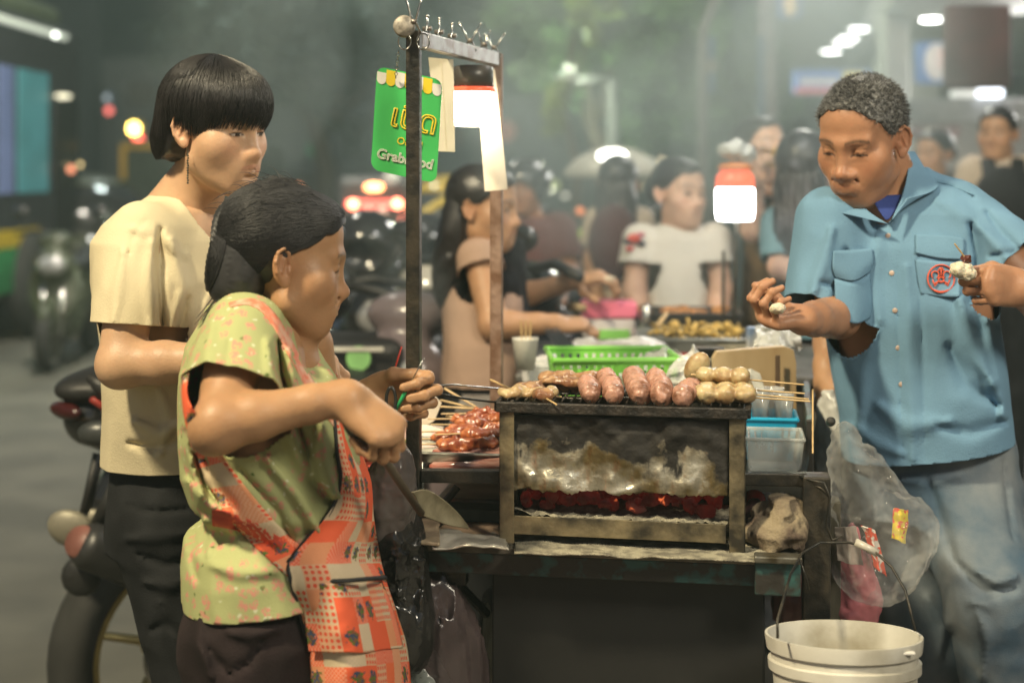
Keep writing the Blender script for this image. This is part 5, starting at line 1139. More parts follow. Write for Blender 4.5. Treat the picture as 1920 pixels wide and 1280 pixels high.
for k in range(5200):                    # combed back from the hairline into the bun
    an = rs.uniform(-2.3, 2.3); aa = abs(an)
    zs = float(np.interp(aa, [0, .5, .9, 1.2, 1.5, 1.7, 2.1, 2.6], [.082, .074, .052, .034, .018, .000, -.045, -.06]))+rs.uniform(0, .03)
    off = rs.uniform(.006, .0105); rx_, ry_, rz_ = .0735+off, .093+off, .079+off
    ph = math.acos(max(-1, min(1, (zs-.036)/rz_))); p0 = np.array([math.sin(ph)*math.sin(an), -math.sin(ph)*math.cos(an), math.cos(ph)])
    tgt = np.array([rs.uniform(-.10, .10), 1.0, rs.uniform(-.40, -.05)]); tgt /= np.linalg.norm(tgt)
    dot = float(np.clip(p0 @ tgt, -1, 1)); om = math.acos(dot); pts = []; lift = 1; offB.append(rs.uniform(.0004, .0028))
    for i in range(12):
        t = i/11; q = (p0*math.sin((1-t)*om)+tgt*math.sin(t*om))/(math.sin(om)+1e-6)
        sag = np.array([0, 0, -.20*math.sin(math.pi*t)*(aa/2.3)]); q = q+sag; q /= np.linalg.norm(q)
        pts.append((q[0]*rx_*lift, .014+q[1]*ry_*lift, .036+q[2]*rz_*lift))
    paths.append(pts)
paths = [world(MB_, cB, p) for p in ride(paths, shellbase(.0065), offB)]
for k in range(140):                    # loose flyaway hairs
    an = rs.uniform(-2.6, 2.6); el = rs.uniform(.1, 1.4); p0 = np.array([math.sin(el)*math.sin(an)*.086, .014-math.sin(el)*math.cos(an)*.105, .036+math.cos(el)*.092]); d = np.array([rs.uniform(-.4, .4), rs.uniform(.2, 1), rs.uniform(-.1, .5)]); d /= np.linalg.norm(d); L = rs.uniform(.02, .05)
    paths.append(world(MB_, cB, [p0+d*L*t+np.array([0, 0, -.02*t*t]) for t in np.linspace(0, 1, 6)]))
wp = []; wo = []
for k in range(2600):                    # strands wound over the bun
    u = rs.uniform(0, 6.28); tl = rs.uniform(-.5, .5); pts = []; ln_ = rs.uniform(.10, .20); rd = rs.uniform(.2, 1)
    for i in range(9):
        a2 = u+i*ln_; pts.append((math.cos(a2)*.05*rd, .125-.06*rd*rd*.4, .002+math.sin(a2)*.062*rd+tl*.006*i/9))
    wp.append(pts); wo.append(rs.uniform(.0003, .002))
L_ = [len(q) for q in wp]; A_ = np.concatenate([np.array(q, np.float32) for q in wp]); o_ = np.repeat(np.array(wo, np.float32), 9); c_ = np.array([0, .066, 0], np.float32); c_[1] = .05; d_ = A_-c_; d_ /= np.linalg.norm(d_, axis=1)[:, None]; A_ = c_+d_*.05
for _ in range(5): A_ = A_+d_*(o_-bunS(A_))[:, None]*.9
for k in range(len(wp)): paths.append(world(MB_, cB, A_[k*9:k*9+9]))
for k in range(60):
    p0 = np.array([rs.uniform(-.03, .03), rs.uniform(.05, .085), rs.uniform(-.07, -.05)]); pts = [p0+np.array([rs.uniform(-.004, .004), .03*t, -.055*t]) for t in np.linspace(0, 1, 6)]; paths.append(world(MB_, cB, pts))
strands(paths, .00075, 'strands', hairB, hrB)
b = MB(); b.ball(cB+MB_ @ Vector((-.020, .074, .080)), .008, 12, (1, 1, .6)); b.build('hair_tie', mat('pink_tie', (.6, .12, .12), .6), hrB, True)
def on_surf(fn, px, py, D0=1.9, lift=.0012):
    D = D0
    for _ in range(80):
        d = float(fn(np.array([tuple(P(px, py, D))], np.float32))[0])
        if d < .0008: break
        D += max(d*.8, .0006)
    return P(px, py, D-lift)
# apron (child of the vendor): cloth grids following the body
patch = patch_mat()
def ribbon(rows, nx, ny, name, m, parent, wrinkles=0, seed=1, thick=.0016, uvs=1.0, sc=22, swirl=0):
    """cloth surface through rows of control points, smoothly interpolated, uv in metres"""
    G = np.array([[tuple(p) for p in r] for r in rows], float); ny0, nx0 = G.shape[:2]
    def cub(A, t):
        n = len(A); i = min(int(t), n-2); f = t-i; p0, p1, p2, p3 = A[max(i-1, 0)], A[i], A[i+1], A[min(i+2, n-1)]
        return .5*((2*p1)+(-p0+p2)*f+(2*p0-5*p1+4*p2-p3)*f*f+(-p0+3*p1-3*p2+p3)*f**3)
    Rr = []
    for j in range(ny+1):
        col = np.array([cub(G[:, i], j/ny*(ny0-1)) for i in range(nx0)]); Rr.append([cub(col, i/nx*(nx0-1)) for i in range(nx+1)])
    Rr = np.array(Rr); V = Rr.reshape(-1, 3)
    du = np.linalg.norm(np.diff(Rr, axis=1), axis=2); U = np.concatenate([np.zeros((ny+1, 1)), np.cumsum(du, 1)], 1); U -= U[:, nx//2][:, None]
    dv = np.linalg.norm(np.diff(Rr, axis=0), axis=2).mean(1); Vv = np.concatenate([[0], np.cumsum(dv)])[:, None]*np.ones((1, nx+1))
    uv = np.stack([U, Vv], -1).reshape(-1, 2)*uvs+.7
    if wrinkles:
        nn = vnoise(V.astype(np.float32)*np.array([1, 1, .45], np.float32), sc, seed); n2 = vnoise(V.astype(np.float32), sc*2.2, seed+4)
        V = V+np.stack([nn*0, -np.abs(nn)*wrinkles*1.3-n2*wrinkles*.4, nn*0], 1)
    i = np.arange(nx)[None]; j = np.arange(ny)[:, None]; a = j*(nx+1)+i; Q = np.stack([a, a+1, a+nx+2, a+nx+1], -1).reshape(-1, 4)
    o = link(name, npmesh(name, V, Q, uv=uv), m, parent, True); q = o.modifiers.new('s', 'SOLIDIFY'); q.thickness = thick; q.offset = 0; return o, Rr
black_trim = mat('black_piping', (.018, .018, .018), .7, bump=.2)
rowsB = [  # back edge ... front edge ; pixels and distance
    [P(626, 772, 2.20), P(636, 768, 2.25), P(648, 770, 2.32)],
    [P(632, 850, 2.165), P(655, 850, 2.215), P(678, 850, 2.33)],
    [P(638, 900, 2.15), P(668, 905, 2.20), P(696, 905, 2.33)],
    [P(618, 960, 2.12), P(668, 965, 2.19), P(700, 965, 2.34)],
    [P(548, 1045, 2.105), P(630, 1040, 2.12), P(712, 1040, 2.34)],
    [P(545, 1085, 2.105), P(640, 1082, 2.10), P(722, 1082, 2.30)],
    [P(566, 1160, 2.11), P(655, 1160, 2.09), P(745, 1150, 2.30)],
    [P(580, 1240, 2.12), P(672, 1240, 2.09), P(766, 1230, 2.30)],
    [P(586, 1400, 2.12), P(680, 1400, 2.09), P(775, 1400, 2.30)]]
rowsB = [[(lambda q, p: q if q.y < p.y else p)(on_surf(sB, 960+p.x/p.y*F, HZ+(H-p.z)/p.y*F, 1.9, .007), p) if k < 2 and r[0].z > .86 else p for k, p in enumerate(r)] for r in rowsB]
apron, RB = ribbon(rowsB, 40, 110, 'apron', patch, B, .006, 3, sc=20)
b = MB(); edge = [Vector(RB[j, 0]) for j in range(0, 111, 2)]; b.tube(edge, .0032, 8); b.build('piping', black_trim, apron, True)
b = MB(); b.tube([P(565, 1086, 2.095), P(600, 1090, 2.085), P(650, 1088, 2.083), P(700, 1084, 2.13), P(722, 1082, 2.27)], .0042, 8, flat=.8); b.build('pocket_edge', black_trim, apron, True)
b = MB(); b.tube([P(628, 862, 2.155), P(650, 866, 2.19), P(672, 866, 2.26)], .0032, 8); b.build('pocket_edge', black_trim, apron, True)
pocket, _ = ribbon([[P(562, 1092, 2.097), P(640, 1094, 2.088), P(716, 1090, 2.27)], [P(572, 1150, 2.10), P(655, 1152, 2.078), P(738, 1144, 2.27)], [P(580, 1220, 2.105), P(668, 1222, 2.078), P(756, 1212, 2.27)]], 30, 30, 'pocket', patch, apron, .004, 12)
# neck strap, shoulder strap, back straps
pinkM = mat('coral_strap', (.74, .20, .11), .7, var=.2, vs=60, col2=(.72, .42, .28), bump=.2)
def cr(A, t):
    n = len(A); i = min(int(t), n-2); f = t-i; p0, p1, p2, p3 = [np.array(A[q], float) for q in (max(i-1, 0), i, i+1, min(i+2, n-1))]
    return .5*((2*p1)+(-p0+p2)*f+(2*p0-5*p1+4*p2-p3)*f*f+(-p0+3*p1-3*p2+p3)*f**3)
def strap(fn, EA, EB, name, m, parent, n=50, k=6, lift=.003, D0=1.9, thick=.002, wr=.0):
    """band lying on a garment between two edge lines"""
    rows = []
    for i in range(n+1):
        a = cr(EA, i/n*(len(EA)-1)); b_ = cr(EB, i/n*(len(EB)-1)); rows.append([on_surf(fn, *(a*(1-q/k)+b_*(q/k)), D0, lift) for q in range(k+1)])
    return ribbon(rows, k, n, name, m, parent, wr, thick=thick)
strap(sB, [(428, 568), (470, 560), (505, 576), (540, 626), (572, 688), (606, 742), (640, 792)], [(432, 576), (466, 572), (496, 590), (528, 640), (559, 702), (594, 756), (626, 800)], 'neck_strap', pinkM, apron, 60, 4, .003)
strap(sB, [(353, 700), (352, 745), (376, 790), (414, 850), (468, 922), (520, 982), (568, 1028), (592, 1045)], [(343, 706), (342, 750), (351, 806), (369, 866), (401, 928), (452, 998), (512, 1055), (545, 1085)], 'back_strap', patch, apron, 70, 8, .004)
strap(sB, [(398, 955), (424, 958), (470, 974), (535, 1012)], [(398, 985), (428, 990), (470, 1004), (525, 1038)], 'waist_tie', mat('red_tie', (.55, .07, .035), .8, var=.15), apron, 30, 6, .004)
ribbon([[P(553, 1040, 2.094), P(546, 1040, 2.094)], [P(530, 1080, 2.098), P(523, 1080, 2.098)], [P(524, 1160, 2.105), P(518, 1160, 2.105)], [P(526, 1300, 2.11), P(520, 1300, 2.11)]], 3, 40, 'tie_end', black_trim, apron, 0)
# ---------------------------------------------------------------- things the vendor holds
sh = thing('fire_shovel', 'long-handled metal fire shovel held by the vendor, blade resting over the cardboard', 'shovel', P(870, 985, 2.36))
b = MB(); b.tube([P(655, 785, 2.03), P(668, 800, 2.04), P(690, 820, 2.06)], [.013, .0165, .012], 14); b.build('handle', mat('black_handle', (.03, .022, .018), .3), sh, True)
b = MB(); b.tube([P(688, 818, 2.06), P(708, 838, 2.08), P(740, 890, 2.14), P(790, 962, 2.24)], [.0075, .0072, .0068, .006], 10); b.build('shaft', mat('brown_shaft', (.12, .095, .065), .5, var=.2), sh, True)
bl, _ = ribbon([[P(772, 922, 2.22), P(783, 940, 2.235), P(782, 962, 2.235)], [P(800, 918, 2.25), P(808, 946, 2.265), P(812, 974, 2.265)], [P(830, 935, 2.28), P(838, 960, 2.30), P(840, 984, 2.29)], [P(858, 960, 2.32), P(862, 974, 2.33), P(862, 988, 2.325)], [P(876, 984, 2.35), P(878, 988, 2.352), P(878, 991, 2.35)]], 14, 30, 'blade', mat('ashy_blade', (.36, .32, .21), .55, .4, var=.3, vs=30, col2=(.22, .19, .12), bump=.3), sh, 0, thick=.002)
tg = thing('tongs', 'thin wire tongs reaching from the vendor\'s left hand to the grilled pork', 'tongs', P(790, 735, 2.36))
b = MB(); b.tube([P(778, 734, 2.33), P(800, 724, 2.36), P(850, 721, 2.42), P(935, 728, 2.53)], .0016, 6); b.build('rod', chrome, tg, True)
b = MB(); b.tube([P(778, 730, 2.33), P(820, 738, 2.36), P(870, 747, 2.42), P(940, 755, 2.48)], .0021, 6); b.build('rod', steel_dark, tg, True)
sc_ = thing('scissors', 'scissors with green inserts held upright in the vendor\'s left hand', 'scissors', P(760, 735, 2.30))
b = MB(); b.tube([P(764, 728, 2.285), P(796, 670, 2.28)], [.0030, .0009], 6, flat=.5); b.build('blade', chrome, sc_, True)
b = MB(); b.tube([P(740, 772, 2.29), P(752, 750, 2.285), P(766, 722, 2.283)], .0042, 8, flat=.7); b.build('grip', plastic('green_grip', (.03, .40, .14), .3), sc_, True)
b = MB(); ring = [P(733+9*math.cos(a/16*6.283), 752+26*math.sin(a/16*6.283), 2.285) for a in range(17)]; b.tube(ring, .0028, 8, caps=False); b.build('finger_loop', plastic('dark_grip', (.03, .03, .03), .3), sc_, True)
b = MB(); b.tube([P(736, 705, 2.36), P(753, 650, 2.36)], .0018, 6); b.build('skewer_stick', mat('red_stick', (.6, .06, .04), .4), None, True, 'thin red stick held upright behind the scissors in the vendor\'s hand', 'stick')

# ---------------------------------------------------------------- C: man in the blue shirt
Cc = thing('person', 'person in a blue shirt with a round red badge and faded jeans, eating', 'person', (.76, 2.78, .12))
MC = headmat(-.66, -.75, 21, -3); cC = P(1619, 258, 2.74); skC = (.40, .205, .118)
hd = head_sdf(1.0, .001, 1.2, .6, .0, old=.8)
hd.add(ell((.036, -.056, -.048), (.020, .021, .024)), .02)     # full cheek, chewing
hd.add(ell((0, -.094, -.066), (.020, .010, .012)), .012)
shC = P(1556, 440, 2.765); elC = P(1572, 592, 2.72); wrC = P(1508, 600, 2.57)
shC2 = P(1815, 425, 2.78); elC2 = P(1985, 590, 2.70); wrC2 = P(1918, 540, 2.54)
pcs = [headpiece(hd, MC, cC, skC, [(P(1655, 315, 2.80), P(1685, 400, 2.82), .056, .064, .03), (P(1625, 345, 2.76), P(1665, 400, 2.76), .03, .04, .03)], vox=.0020, age=1, brow=(.04, .03, .025), lip=(.30, .12, .08), eye=(-.0018, -.0065))]
arm = Sdf(); limb(arm, shC, elC, wrC, .048, .038, .028); 
hsC = hand_sdf([(48, 62, 32), (52, 62, 32), (58, 62, 34), (62, 62, 35)], thumb=((.62, .55, -.55), (.90, .10, -.42)), side=1, sp=.05)
arm.add(xf(hsC, frame((-.93, -.36, .05), (.10, .35, -.9)), wrC, .86), .02)
V, Q = nets(arm, *bbox([shC, elC, wrC, wrC+Vector((-.15, 0, 0))], .08), .003); pcs.append((V, Q, flat_cols(skC)(V)))
arm2 = Sdf(); limb(arm2, shC2, elC2, wrC2, .050, .044, .030)
hsC2 = hand_sdf([(66, 88, 40), (66, 90, 42), (68, 90, 44), (70, 90, 44)], thumb=((.80, .42, -.5), (.85, -.28, -.55)), side=-1)
arm2.add(xf(hsC2, frame((-.85, -.50, .08), (-.45, -.88, .12)), wrC2, .92), .02)
V, Q = nets(arm2, *bbox([shC2, elC2, wrC2+Vector((-.13, 0, 0))], .09), .003); pcs.append((V, Q, flat_cols(skC)(V)))
tor = Sdf(); tor.add(loft([(P(1690, 390, 2.82), .12, .07), (P(1700, 450, 2.82), .16, .09), (P(1735, 850, 2.82), .14, .10)], (.97, -.22)), 0)
V, Q = nets(tor, *bbox([P(1690, 390, 2.8), P(1735, 850, 2.8)], .25), .012); pcs.append((V, Q, flat_cols(skC)(V)))
body(Cc, pcs)
blueM = fabric('blue_shirt_cotton', (.165, .305, .44), .06)
uC = (.97, -.22); s = Sdf()
s.add(loft([(P(1686, 318, 2.83), .055, .055), (P(1688, 340, 2.83), .085, .070), (P(1686, 362, 2.83), .118, .084), (P(1682, 400, 2.82), .152, .105), (P(1684, 460, 2.82), .172, .125), (P(1700, 560, 2.82), .166, .138), (P(1718, 680, 2.82), .162, .146), (P(1735, 780, 2.82), .160, .146), (P(1742, 900, 2.82), .162, .140)], uC), 0)
s.add(cap(P(1555, 412, 2.76), P(1542, 585, 2.73), .062, .070), .05)
s.add(cap(P(1798, 402, 2.80), P(1900, 500, 2.70), .060, .076), .05)
for pts, a, w in [([(1560, 430), (1545, 490), (1520, 560)], .008, 14), ([(1600, 560), (1575, 540), (1540, 530)], -.008, 10), ([(1585, 470), (1575, 520), (1560, 570)], -.009, 11), ([(1600, 500), (1612, 580), (1600, 650)], .006, 14), ([(1820, 420), (1835, 480), (1822, 560)], -.012, 12), ([(1840, 430), (1870, 460), (1895, 490)], .008, 12), ([(1850, 400), (1880, 440), (1915, 470)], -.006, 9), ([(1860, 480), (1890, 476), (1915, 470)], -.007, 8),
                  ([(1800, 560), (1820, 640), (1860, 720)], .010, 18), ([(1780, 650), (1810, 720), (1870, 760)], -.008, 16), ([(1850, 600), (1870, 690), (1880, 780)], .008, 14), ([(1640, 620), (1620, 700), (1612, 800)], .006, 16), ([(1700, 500), (1708, 660), (1712, 860)], .0035, 12), ([(1722, 480), (1730, 660), (1735, 860)], -.0025, 5), ([(1680, 500), (1686, 660), (1692, 860)], -.0022, 4),
                  ([(1650, 760), (1700, 800), (1780, 790)], .006, 18), ([(1760, 800), (1820, 810), (1880, 790)], -.006, 14), ([(1600, 800), (1640, 830), (1690, 850)], .005, 14), ([(1745, 340), (1790, 352), (1828, 372)], -.004, 4), ([(1760, 380), (1800, 395), (1830, 420)], .005, 16), ([(1650, 440), (1640, 520), (1650, 600)], .004, 16)]:
    s.fold(pts, a, w, 2.84)
s.disp(wrinkle(23, .0045, 10, (1, 1, .6)))
s.sub(cap(cC+Vector((.035, .07, -.15)), cC+Vector((.03, .05, 0)), .058, .07), .006)
s.sub(ell(P(1655, 392, 2.70), (.030, .05, .045)), .012)
shirt = cloth('blue_shirt', s, *bbox([P(1686, 318, 2.8), P(1740, 900, 2.8)], .33), .0048, blueM, Cc,
      cuts=[(P(1535, 578, 2.725), Vector((-.38, -.30, -.88)), .115), (P(1900, 492, 2.69), Vector((.65, -.45, -.62)), .115), (P(1740, 838, 2.82), Vector((.14, 0, -1)), .42)])
# collar, placket, pockets, epaulettes, badge
ribbon([[P(1697, 285, 2.83), P(1715, 285, 2.86)], [P(1702, 320, 2.755), P(1735, 318, 2.78)], [P(1690, 372, 2.700), P(1758, 352, 2.735)], [P(1668, 418, 2.675), P(1700, 372, 2.690)]], 16, 24, 'collar', blueM, shirt, .0, thick=.003)
ribbon([[P(1600, 368, 2.78), P(1575, 372, 2.77)], [P(1615, 385, 2.72), P(1572, 395, 2.71)], [P(1635, 402, 2.690), P(1590, 402, 2.690)], [P(1664, 420, 2.676), P(1630, 412, 2.682)]], 12, 16, 'collar', blueM, shirt, .0, thick=.003)
ribbon([[P(1632, 368, 2.715), P(1695, 365, 2.72)], [P(1648, 395, 2.700), P(1682, 392, 2.702)], [P(1660, 412, 2.692), P(1666, 412, 2.692)]], 8, 8, 'undershirt', mat('navy_undershirt', (.02, .045, .22), .8), shirt, 0)
b = MB()
def onC(px, py):        # point on the front of the shirt seen at a pixel (shirt surface distance by marching its own shape)
    D = 2.50
    for _ in range(60):
        p = P(px, py, D); d = float(s(np.array([tuple(p)], np.float32))[0])
        if d < .0008: break
        D += max(d*.8, .0006)
    return P(px, py, D-.0012)
btn = mat('pearl_button', (.55, .42, .34), .25)
for x, y in ((1665, 442), (1672, 512), (1678, 582), (1684, 652), (1690, 720)):
    b = MB(); b.lathe(onC(x, y)+Vector((0, .001, 0)), [(.001, 0), (.0045, .0006), (.0052, .0022), (.004, .003)], 16, axis=(0, -1, 0)); b.build('button', btn, shirt, True)
def seam(pts, r=.0018, name='seam', m=None, n=10):
    q = []
    for i in range(len(pts)-1):
        for k in range(n): t = k/n; q.append((pts[i][0]*(1-t)+pts[i+1][0]*t, pts[i][1]*(1-t)+pts[i+1][1]*t))
    q.append(pts[-1]); b = MB(); b.tube([onC(*p) for p in q], r, 6, flat=.6); return b.build(name, m or blueM, shirt, True)
def patchC(rowspx, name, m, n=8, lift=.003, thick=.0025):
    rows = [[onC(*p)-Vector((0, lift, 0)) for p in r] for r in rowspx]; return ribbon(rows, 14, n, name, m, shirt, 0, thick=thick)
patchC([[(1562, 470), (1600, 468), (1634, 466)], [(1560, 500), (1598, 508), (1636, 488)], [(1566, 520), (1600, 526), (1630, 508)]], 'pocket_flap', blueM, lift=.004, thick=.004)
patchC([[(1564, 522), (1600, 528), (1630, 512)], [(1568, 570), (1604, 580), (1634, 570)], [(1580, 600), (1606, 606), (1630, 596)]], 'pocket', blueM, lift=.002)
patchC([[(1716, 440), (1760, 440), (1806, 446)], [(1716, 460), (1760, 466), (1806, 470)], [(1716, 474), (1760, 484), (1800, 486)]], 'pocket_flap', blueM, lift=.004, thick=.004)
patchC([[(1716, 486), (1760, 490), (1800, 492)], [(1720, 520), (1760, 524), (1800, 526)], [(1726, 552), (1762, 556), (1798, 556)]], 'pocket', blueM, lift=.002)
seam([(1748, 338), (1780, 346), (1826, 366)], .0022, 'epaulette'); seam([(1752, 328), (1800, 336), (1838, 350)], .0018, 'epaulette')
# round red badge : ring and interlaced strokes
redT = mat('red_embroidery', (.72, .12, .06), .7, bump=.2); bc = (1763, 522); b = MB()
q = [onC(bc[0]+25*math.cos(a/36*6.2832), bc[1]+26*math.sin(a/36*6.2832))-Vector((0, .0052, 0)) for a in range(37)]; b.tube(q, .0028, 6, flat=.5)
def arc_(cx_, cy_, rx_, ry_, a0, a1, n=10): return [(cx_+rx_*math.cos(R(a0+(a1-a0)*k/n)), cy_+ry_*math.sin(R(a0+(a1-a0)*k/n))) for k in range(n+1)]
for ln in (arc_(1752, 515, 7, 7, 120, 420), arc_(1774, 515, 7, 7, 120, 420), arc_(1763, 509, 5, 7, 180, 360), arc_(1763, 524, 5, 5, 0, 360), arc_(1763, 534, 13, 7, 200, 340), arc_(1763, 541, 13, 5, 160, 20), [(1747, 524), (1751, 536), (1756, 530)], [(1779, 524), (1775, 536), (1770, 530)], [(1763, 502), (1763, 519)]):
    b.tube([onC(*p)-Vector((0, .0056, 0)) for p in ln], .0015, 5)
b.build('badge', redT, shirt, True)
# jeans
jm = crease(mat('faded_denim', (.24, .265, .28), .9, var=.3, vs=4.5, col2=(.075, .12, .17), bump=.25, bs=380, spec=.15), .5)
jn = Sdf(); jn.add(loft([(P(1745, 960, 2.84), .165, .125), (P(1745, 900, 2.84), .168, .130), (P(1742, 820, 2.84), .160, .125)], uC), 0)
for a, b_, c_ in ((P(1800, 940, 2.80), P(1865, 1120, 2.66), P(1900, 1640, 2.78)), (P(1688, 940, 2.88), P(1740, 1200, 2.86), P(1765, 1600, 2.92))):
    jn.add(cap(a, b_, .104, .084), .03); jn.add(cap(b_, c_, .080, .064), .025)
for pts, a, w in [([(1830, 1070), (1870, 1090), (1905, 1080)], .010, 12), ([(1800, 1060), (1850, 1110), (1900, 1105)], -.009, 11), ([(1690, 900), (1740, 905), (1800, 890)], .006, 12), ([(1740, 900), (1770, 990), (1790, 1050)], -.006, 12), ([(1835, 1150), (1850, 1200), (1840, 1270)], .007, 14), ([(1740, 1120), (1770, 1170), (1760, 1230)], .007, 14), ([(1880, 860), (1890, 940), (1900, 1010)], -.004, 5), ([(1820, 1130), (1870, 1135), (1910, 1120)], .008, 12)]: jn.fold(pts, a, w)
jn.disp(wrinkle(25, .004, 11))
cloth('jeans', jn, *bbox([P(1745, 820, 2.84), P(1840, 1640, 2.84)], .27), .0065, jm, Cc, thick=0)
shoes(Cc, [(.92, 2.78, .12), (.80, 2.92, .12)], mat('brown_shoe', (.08, .05, .03), .5), (-.3, -.9, 0))
def regionC(p):
    x, y, z = p[:, 0], p[:, 1], p[:, 2]; an = np.arctan2(np.abs(x), -y)
    zmin = np.interp(an, [0, .35, .7, .95, 1.2, 1.45, 1.75, 2.2, 2.7, 3.2], [.082, .080, .060, .046, .012, .010, .006, -.040, -.055, -.06])+.003*vnoise(p, 120, 2)
    return zmin-z
hrC = shell_hair('hair', MC, cC, 1.0, regionC, .0025, greyhair, Cc)
paths = []; rs = np.random.RandomState(19); shC_ = shellbase(.0025)
for k in range(5200):
    an = rs.uniform(-math.pi, math.pi); aa = abs(an); zs = float(np.interp(aa, [0, .35, .7, .95, 1.2, 1.45, 1.75, 2.2, 2.7, 3.2], [.084, .082, .062, .048, .014, .012, .008, -.038, -.053, -.058]))
    z0 = rs.uniform(zs-.003, .118); ph = math.acos(max(-1, min(1, (z0-.036)/.0835))); n0 = np.array([math.sin(ph)*math.sin(an), -math.sin(ph)*math.cos(an), math.cos(ph)])
    p0 = np.array([0, .014, .036])+n0*np.array([.077, .0965, .0825]); d = n0*.6+np.array([rs.uniform(-.5, .5), rs.uniform(-.8, .1), rs.uniform(-.3, .5)]); d /= np.linalg.norm(d); L = rs.uniform(.007, .013)
    for _ in range(4): dd_ = float(shC_(p0[None].astype(np.float32))[0]); p0 = p0+n0*(-.001-dd_)
    paths.append(world(MC, cC, [p0, p0+d*L*.5, p0+d*L+np.array([0, 0, -.001])]))
strands(paths, .0006, 'strands', greyhair, hrC)
# bracelet and food in hand
b = MB(); q = []; 
for k in range(21):
    an = k/20*6.2832; q.append(wrC2+Vector((.012+.008*math.sin(an), .031*math.cos(an)-.0, .033*math.sin(an))))
b.tube(q, .0026, 6); b.build('bracelet', mat('dark_bracelet', (.06, .06, .04), .4), Cc, True)
b = MB(); q = [Vector((p.x+.010, p.y, p.z)) for p in q]; b.tube(q, .0040, 6)
b.build('bracelet', mat('pale_flower_bracelet', (.75, .72, .62), .6), Cc, True)
riceM = mat('sticky_rice', (.72, .66, .50), .5, var=.1, bump=.8, bs=200, sss=.2)
s2 = Sdf(); pr = P(1802, 505, 2.50); s2.add(ell(pr, (.020, .016, .015)), 0); s2.add(ell(pr+Vector((.012, 0, -.008)), (.014, .014, .012)), .008); s2.disp(lambda p: vnoise(p, 150, 3)*.003)
V, Q = nets(s2, *bbox([pr], .05), .0024); setp(link('sticky_rice', npmesh('sticky_rice', V, Q), riceM, None, True), 'lump of white sticky rice in the blue-shirted person\'s raised hand', 'rice')
root = thing('meat_skewer', 'small dark meat skewer on the rice in the blue-shirted person\'s raised hand', 'skewer', P(1812, 485, 2.50))
s2 = Sdf(); pr = P(1812, 485, 2.50); s2.add(ell(pr, (.010, .009, .008)), 0); s2.disp(lambda p: vnoise(p, 150, 7)*.004)
V, Q = nets(s2, *bbox([pr], .03), .002); link('meat', npmesh('meat', V, Q), mat('dark_meat', (.12, .03, .02), .3), root, True)
b = MB(); b.tube([P(1812, 486, 2.50), P(1790, 457, 2.49)], .0015, 6); b.build('stick', bamboo, root)
s2 = Sdf(); pr = P(1452, 580, 2.50); s2.add(ell(pr+Vector((.006, 0, .002)), (.015, .012, .010)), 0); s2.disp(lambda p: vnoise(p, 150, 9)*.0015)
V, Q = nets(s2, *bbox([pr], .04), .0024); setp(link('sticky_rice', npmesh('sticky_rice', V, Q), riceM, None, True), 'small ball of rice between the fingers of the outstretched hand', 'rice')
# ================================================================ second stall behind
st = thing('food_stall', 'second food stall behind the grill cart with a metal-topped table', 'stall', (.75, 4.2, .12))
stallM = mat('stall_sheet', (.30, .29, .27), .4, .6, var=.2)
b = MB(); b.box((.62, 4.15, .985), (1.15, 1.05, .02), R(-4), .003); b.build('table_top', stallM, st)
b = MB(); b.box((.60, 4.15, .72), (1.10, .95, .50), R(-4), .003); b.build('cabinet', mat('stall_cabinet', (.10, .10, .095), .5, .3, var=.2), st)
for (x, y) in ((.08, 3.72), (1.12, 3.64), (.14, 4.62), (1.18, 4.55)):
    b = MB(); b.box((x, y, .55), (.03, .03, .86), 0, .002); b.build('leg', steel_dark, st)
def tz(px, py, D, z=.996): q = P(px, py, D); q.z = z; return q
tub('steel_tray', tz(1300, 640, 3.95), .32, .26, .07, trayM, 'steel food tray of yellow noodles on the second stall', 'tray', .004, None, .92, R(-4))
rr = random.Random(11); b = MB()
for k in range(90):
    p = tz(1300, 640, 3.95, 1.062)+Vector((rr.uniform(-.11, .12), rr.uniform(-.10, .10), rr.uniform(0, .02))); d = Vector((rr.uniform(-1, 1), rr.uniform(-1, 1), rr.uniform(-.1, .4))).normalized()*.03; b.tube([p, p+d*.5+Vector((0, 0, .006)), p+d], .005, 6)
b.build('fried_snacks', mat('yellow_fritters', (.72, .48, .12), .5, var=.3, vs=50), None, True, 'heap of yellow fried strips in the steel tray', 'food', None, 'stuff')
tub('dark_tray', tz(1280, 600, 4.3), .34, .2, .10, mat('dark_tray_metal', (.06, .055, .05), .4, .6), 'dark deep tray of orange fried food at the back of the second stall', 'tray', .005, None, .95, R(-4))
b = MB()
for k in range(50):
    p = tz(1280, 600, 4.3, 1.08)+Vector((rr.uniform(-.14, .14), rr.uniform(-.07, .07), rr.uniform(0, .02))); b.ball(p, .016, 8, (1.3, .8, .6))
b.build('fried_snacks', mat('orange_fritters', (.50, .22, .06), .5, var=.3, vs=50), None, True, 'heap of orange fried bites in the dark tray', 'food', None, 'stuff')
b = MB(); b.box(tz(1195, 640, 3.85, 1.01), (.24, .2, .025), R(-4), .004); b.build('steel_sheet', trayM, None, False, 'flat steel lid lying left of the noodle tray', 'lid')
pk = thing('pink_box', 'pink-topped clear storage box with green band on the second stall', 'box', tz(1140, 600, 4.25))
b = MB(); c = tz(1140, 600, 4.25, 1.05); b.box(c+Vector((0, 0, .006)), (.155, .12, .055), 0, .008); b.build('box', plastic('milky_plastic', (.68, .62, .60), .3), pk)
b = MB(); b.box(c+Vector((0, 0, .058)), (.165, .13, .048), 0, .008); b.build('lid', plastic('pink_plastic', (.85, .20, .30), .3), pk)
b = MB(); b.box(c+Vector((.005, -.062, -.012)), (.11, .004, .028), 0, .001); b.build('band', plastic('green_band', (.25, .60, .12)), pk)
fogw = film('milky_bag_film', (.74, .72, .70), .72, .3, .6, 24)
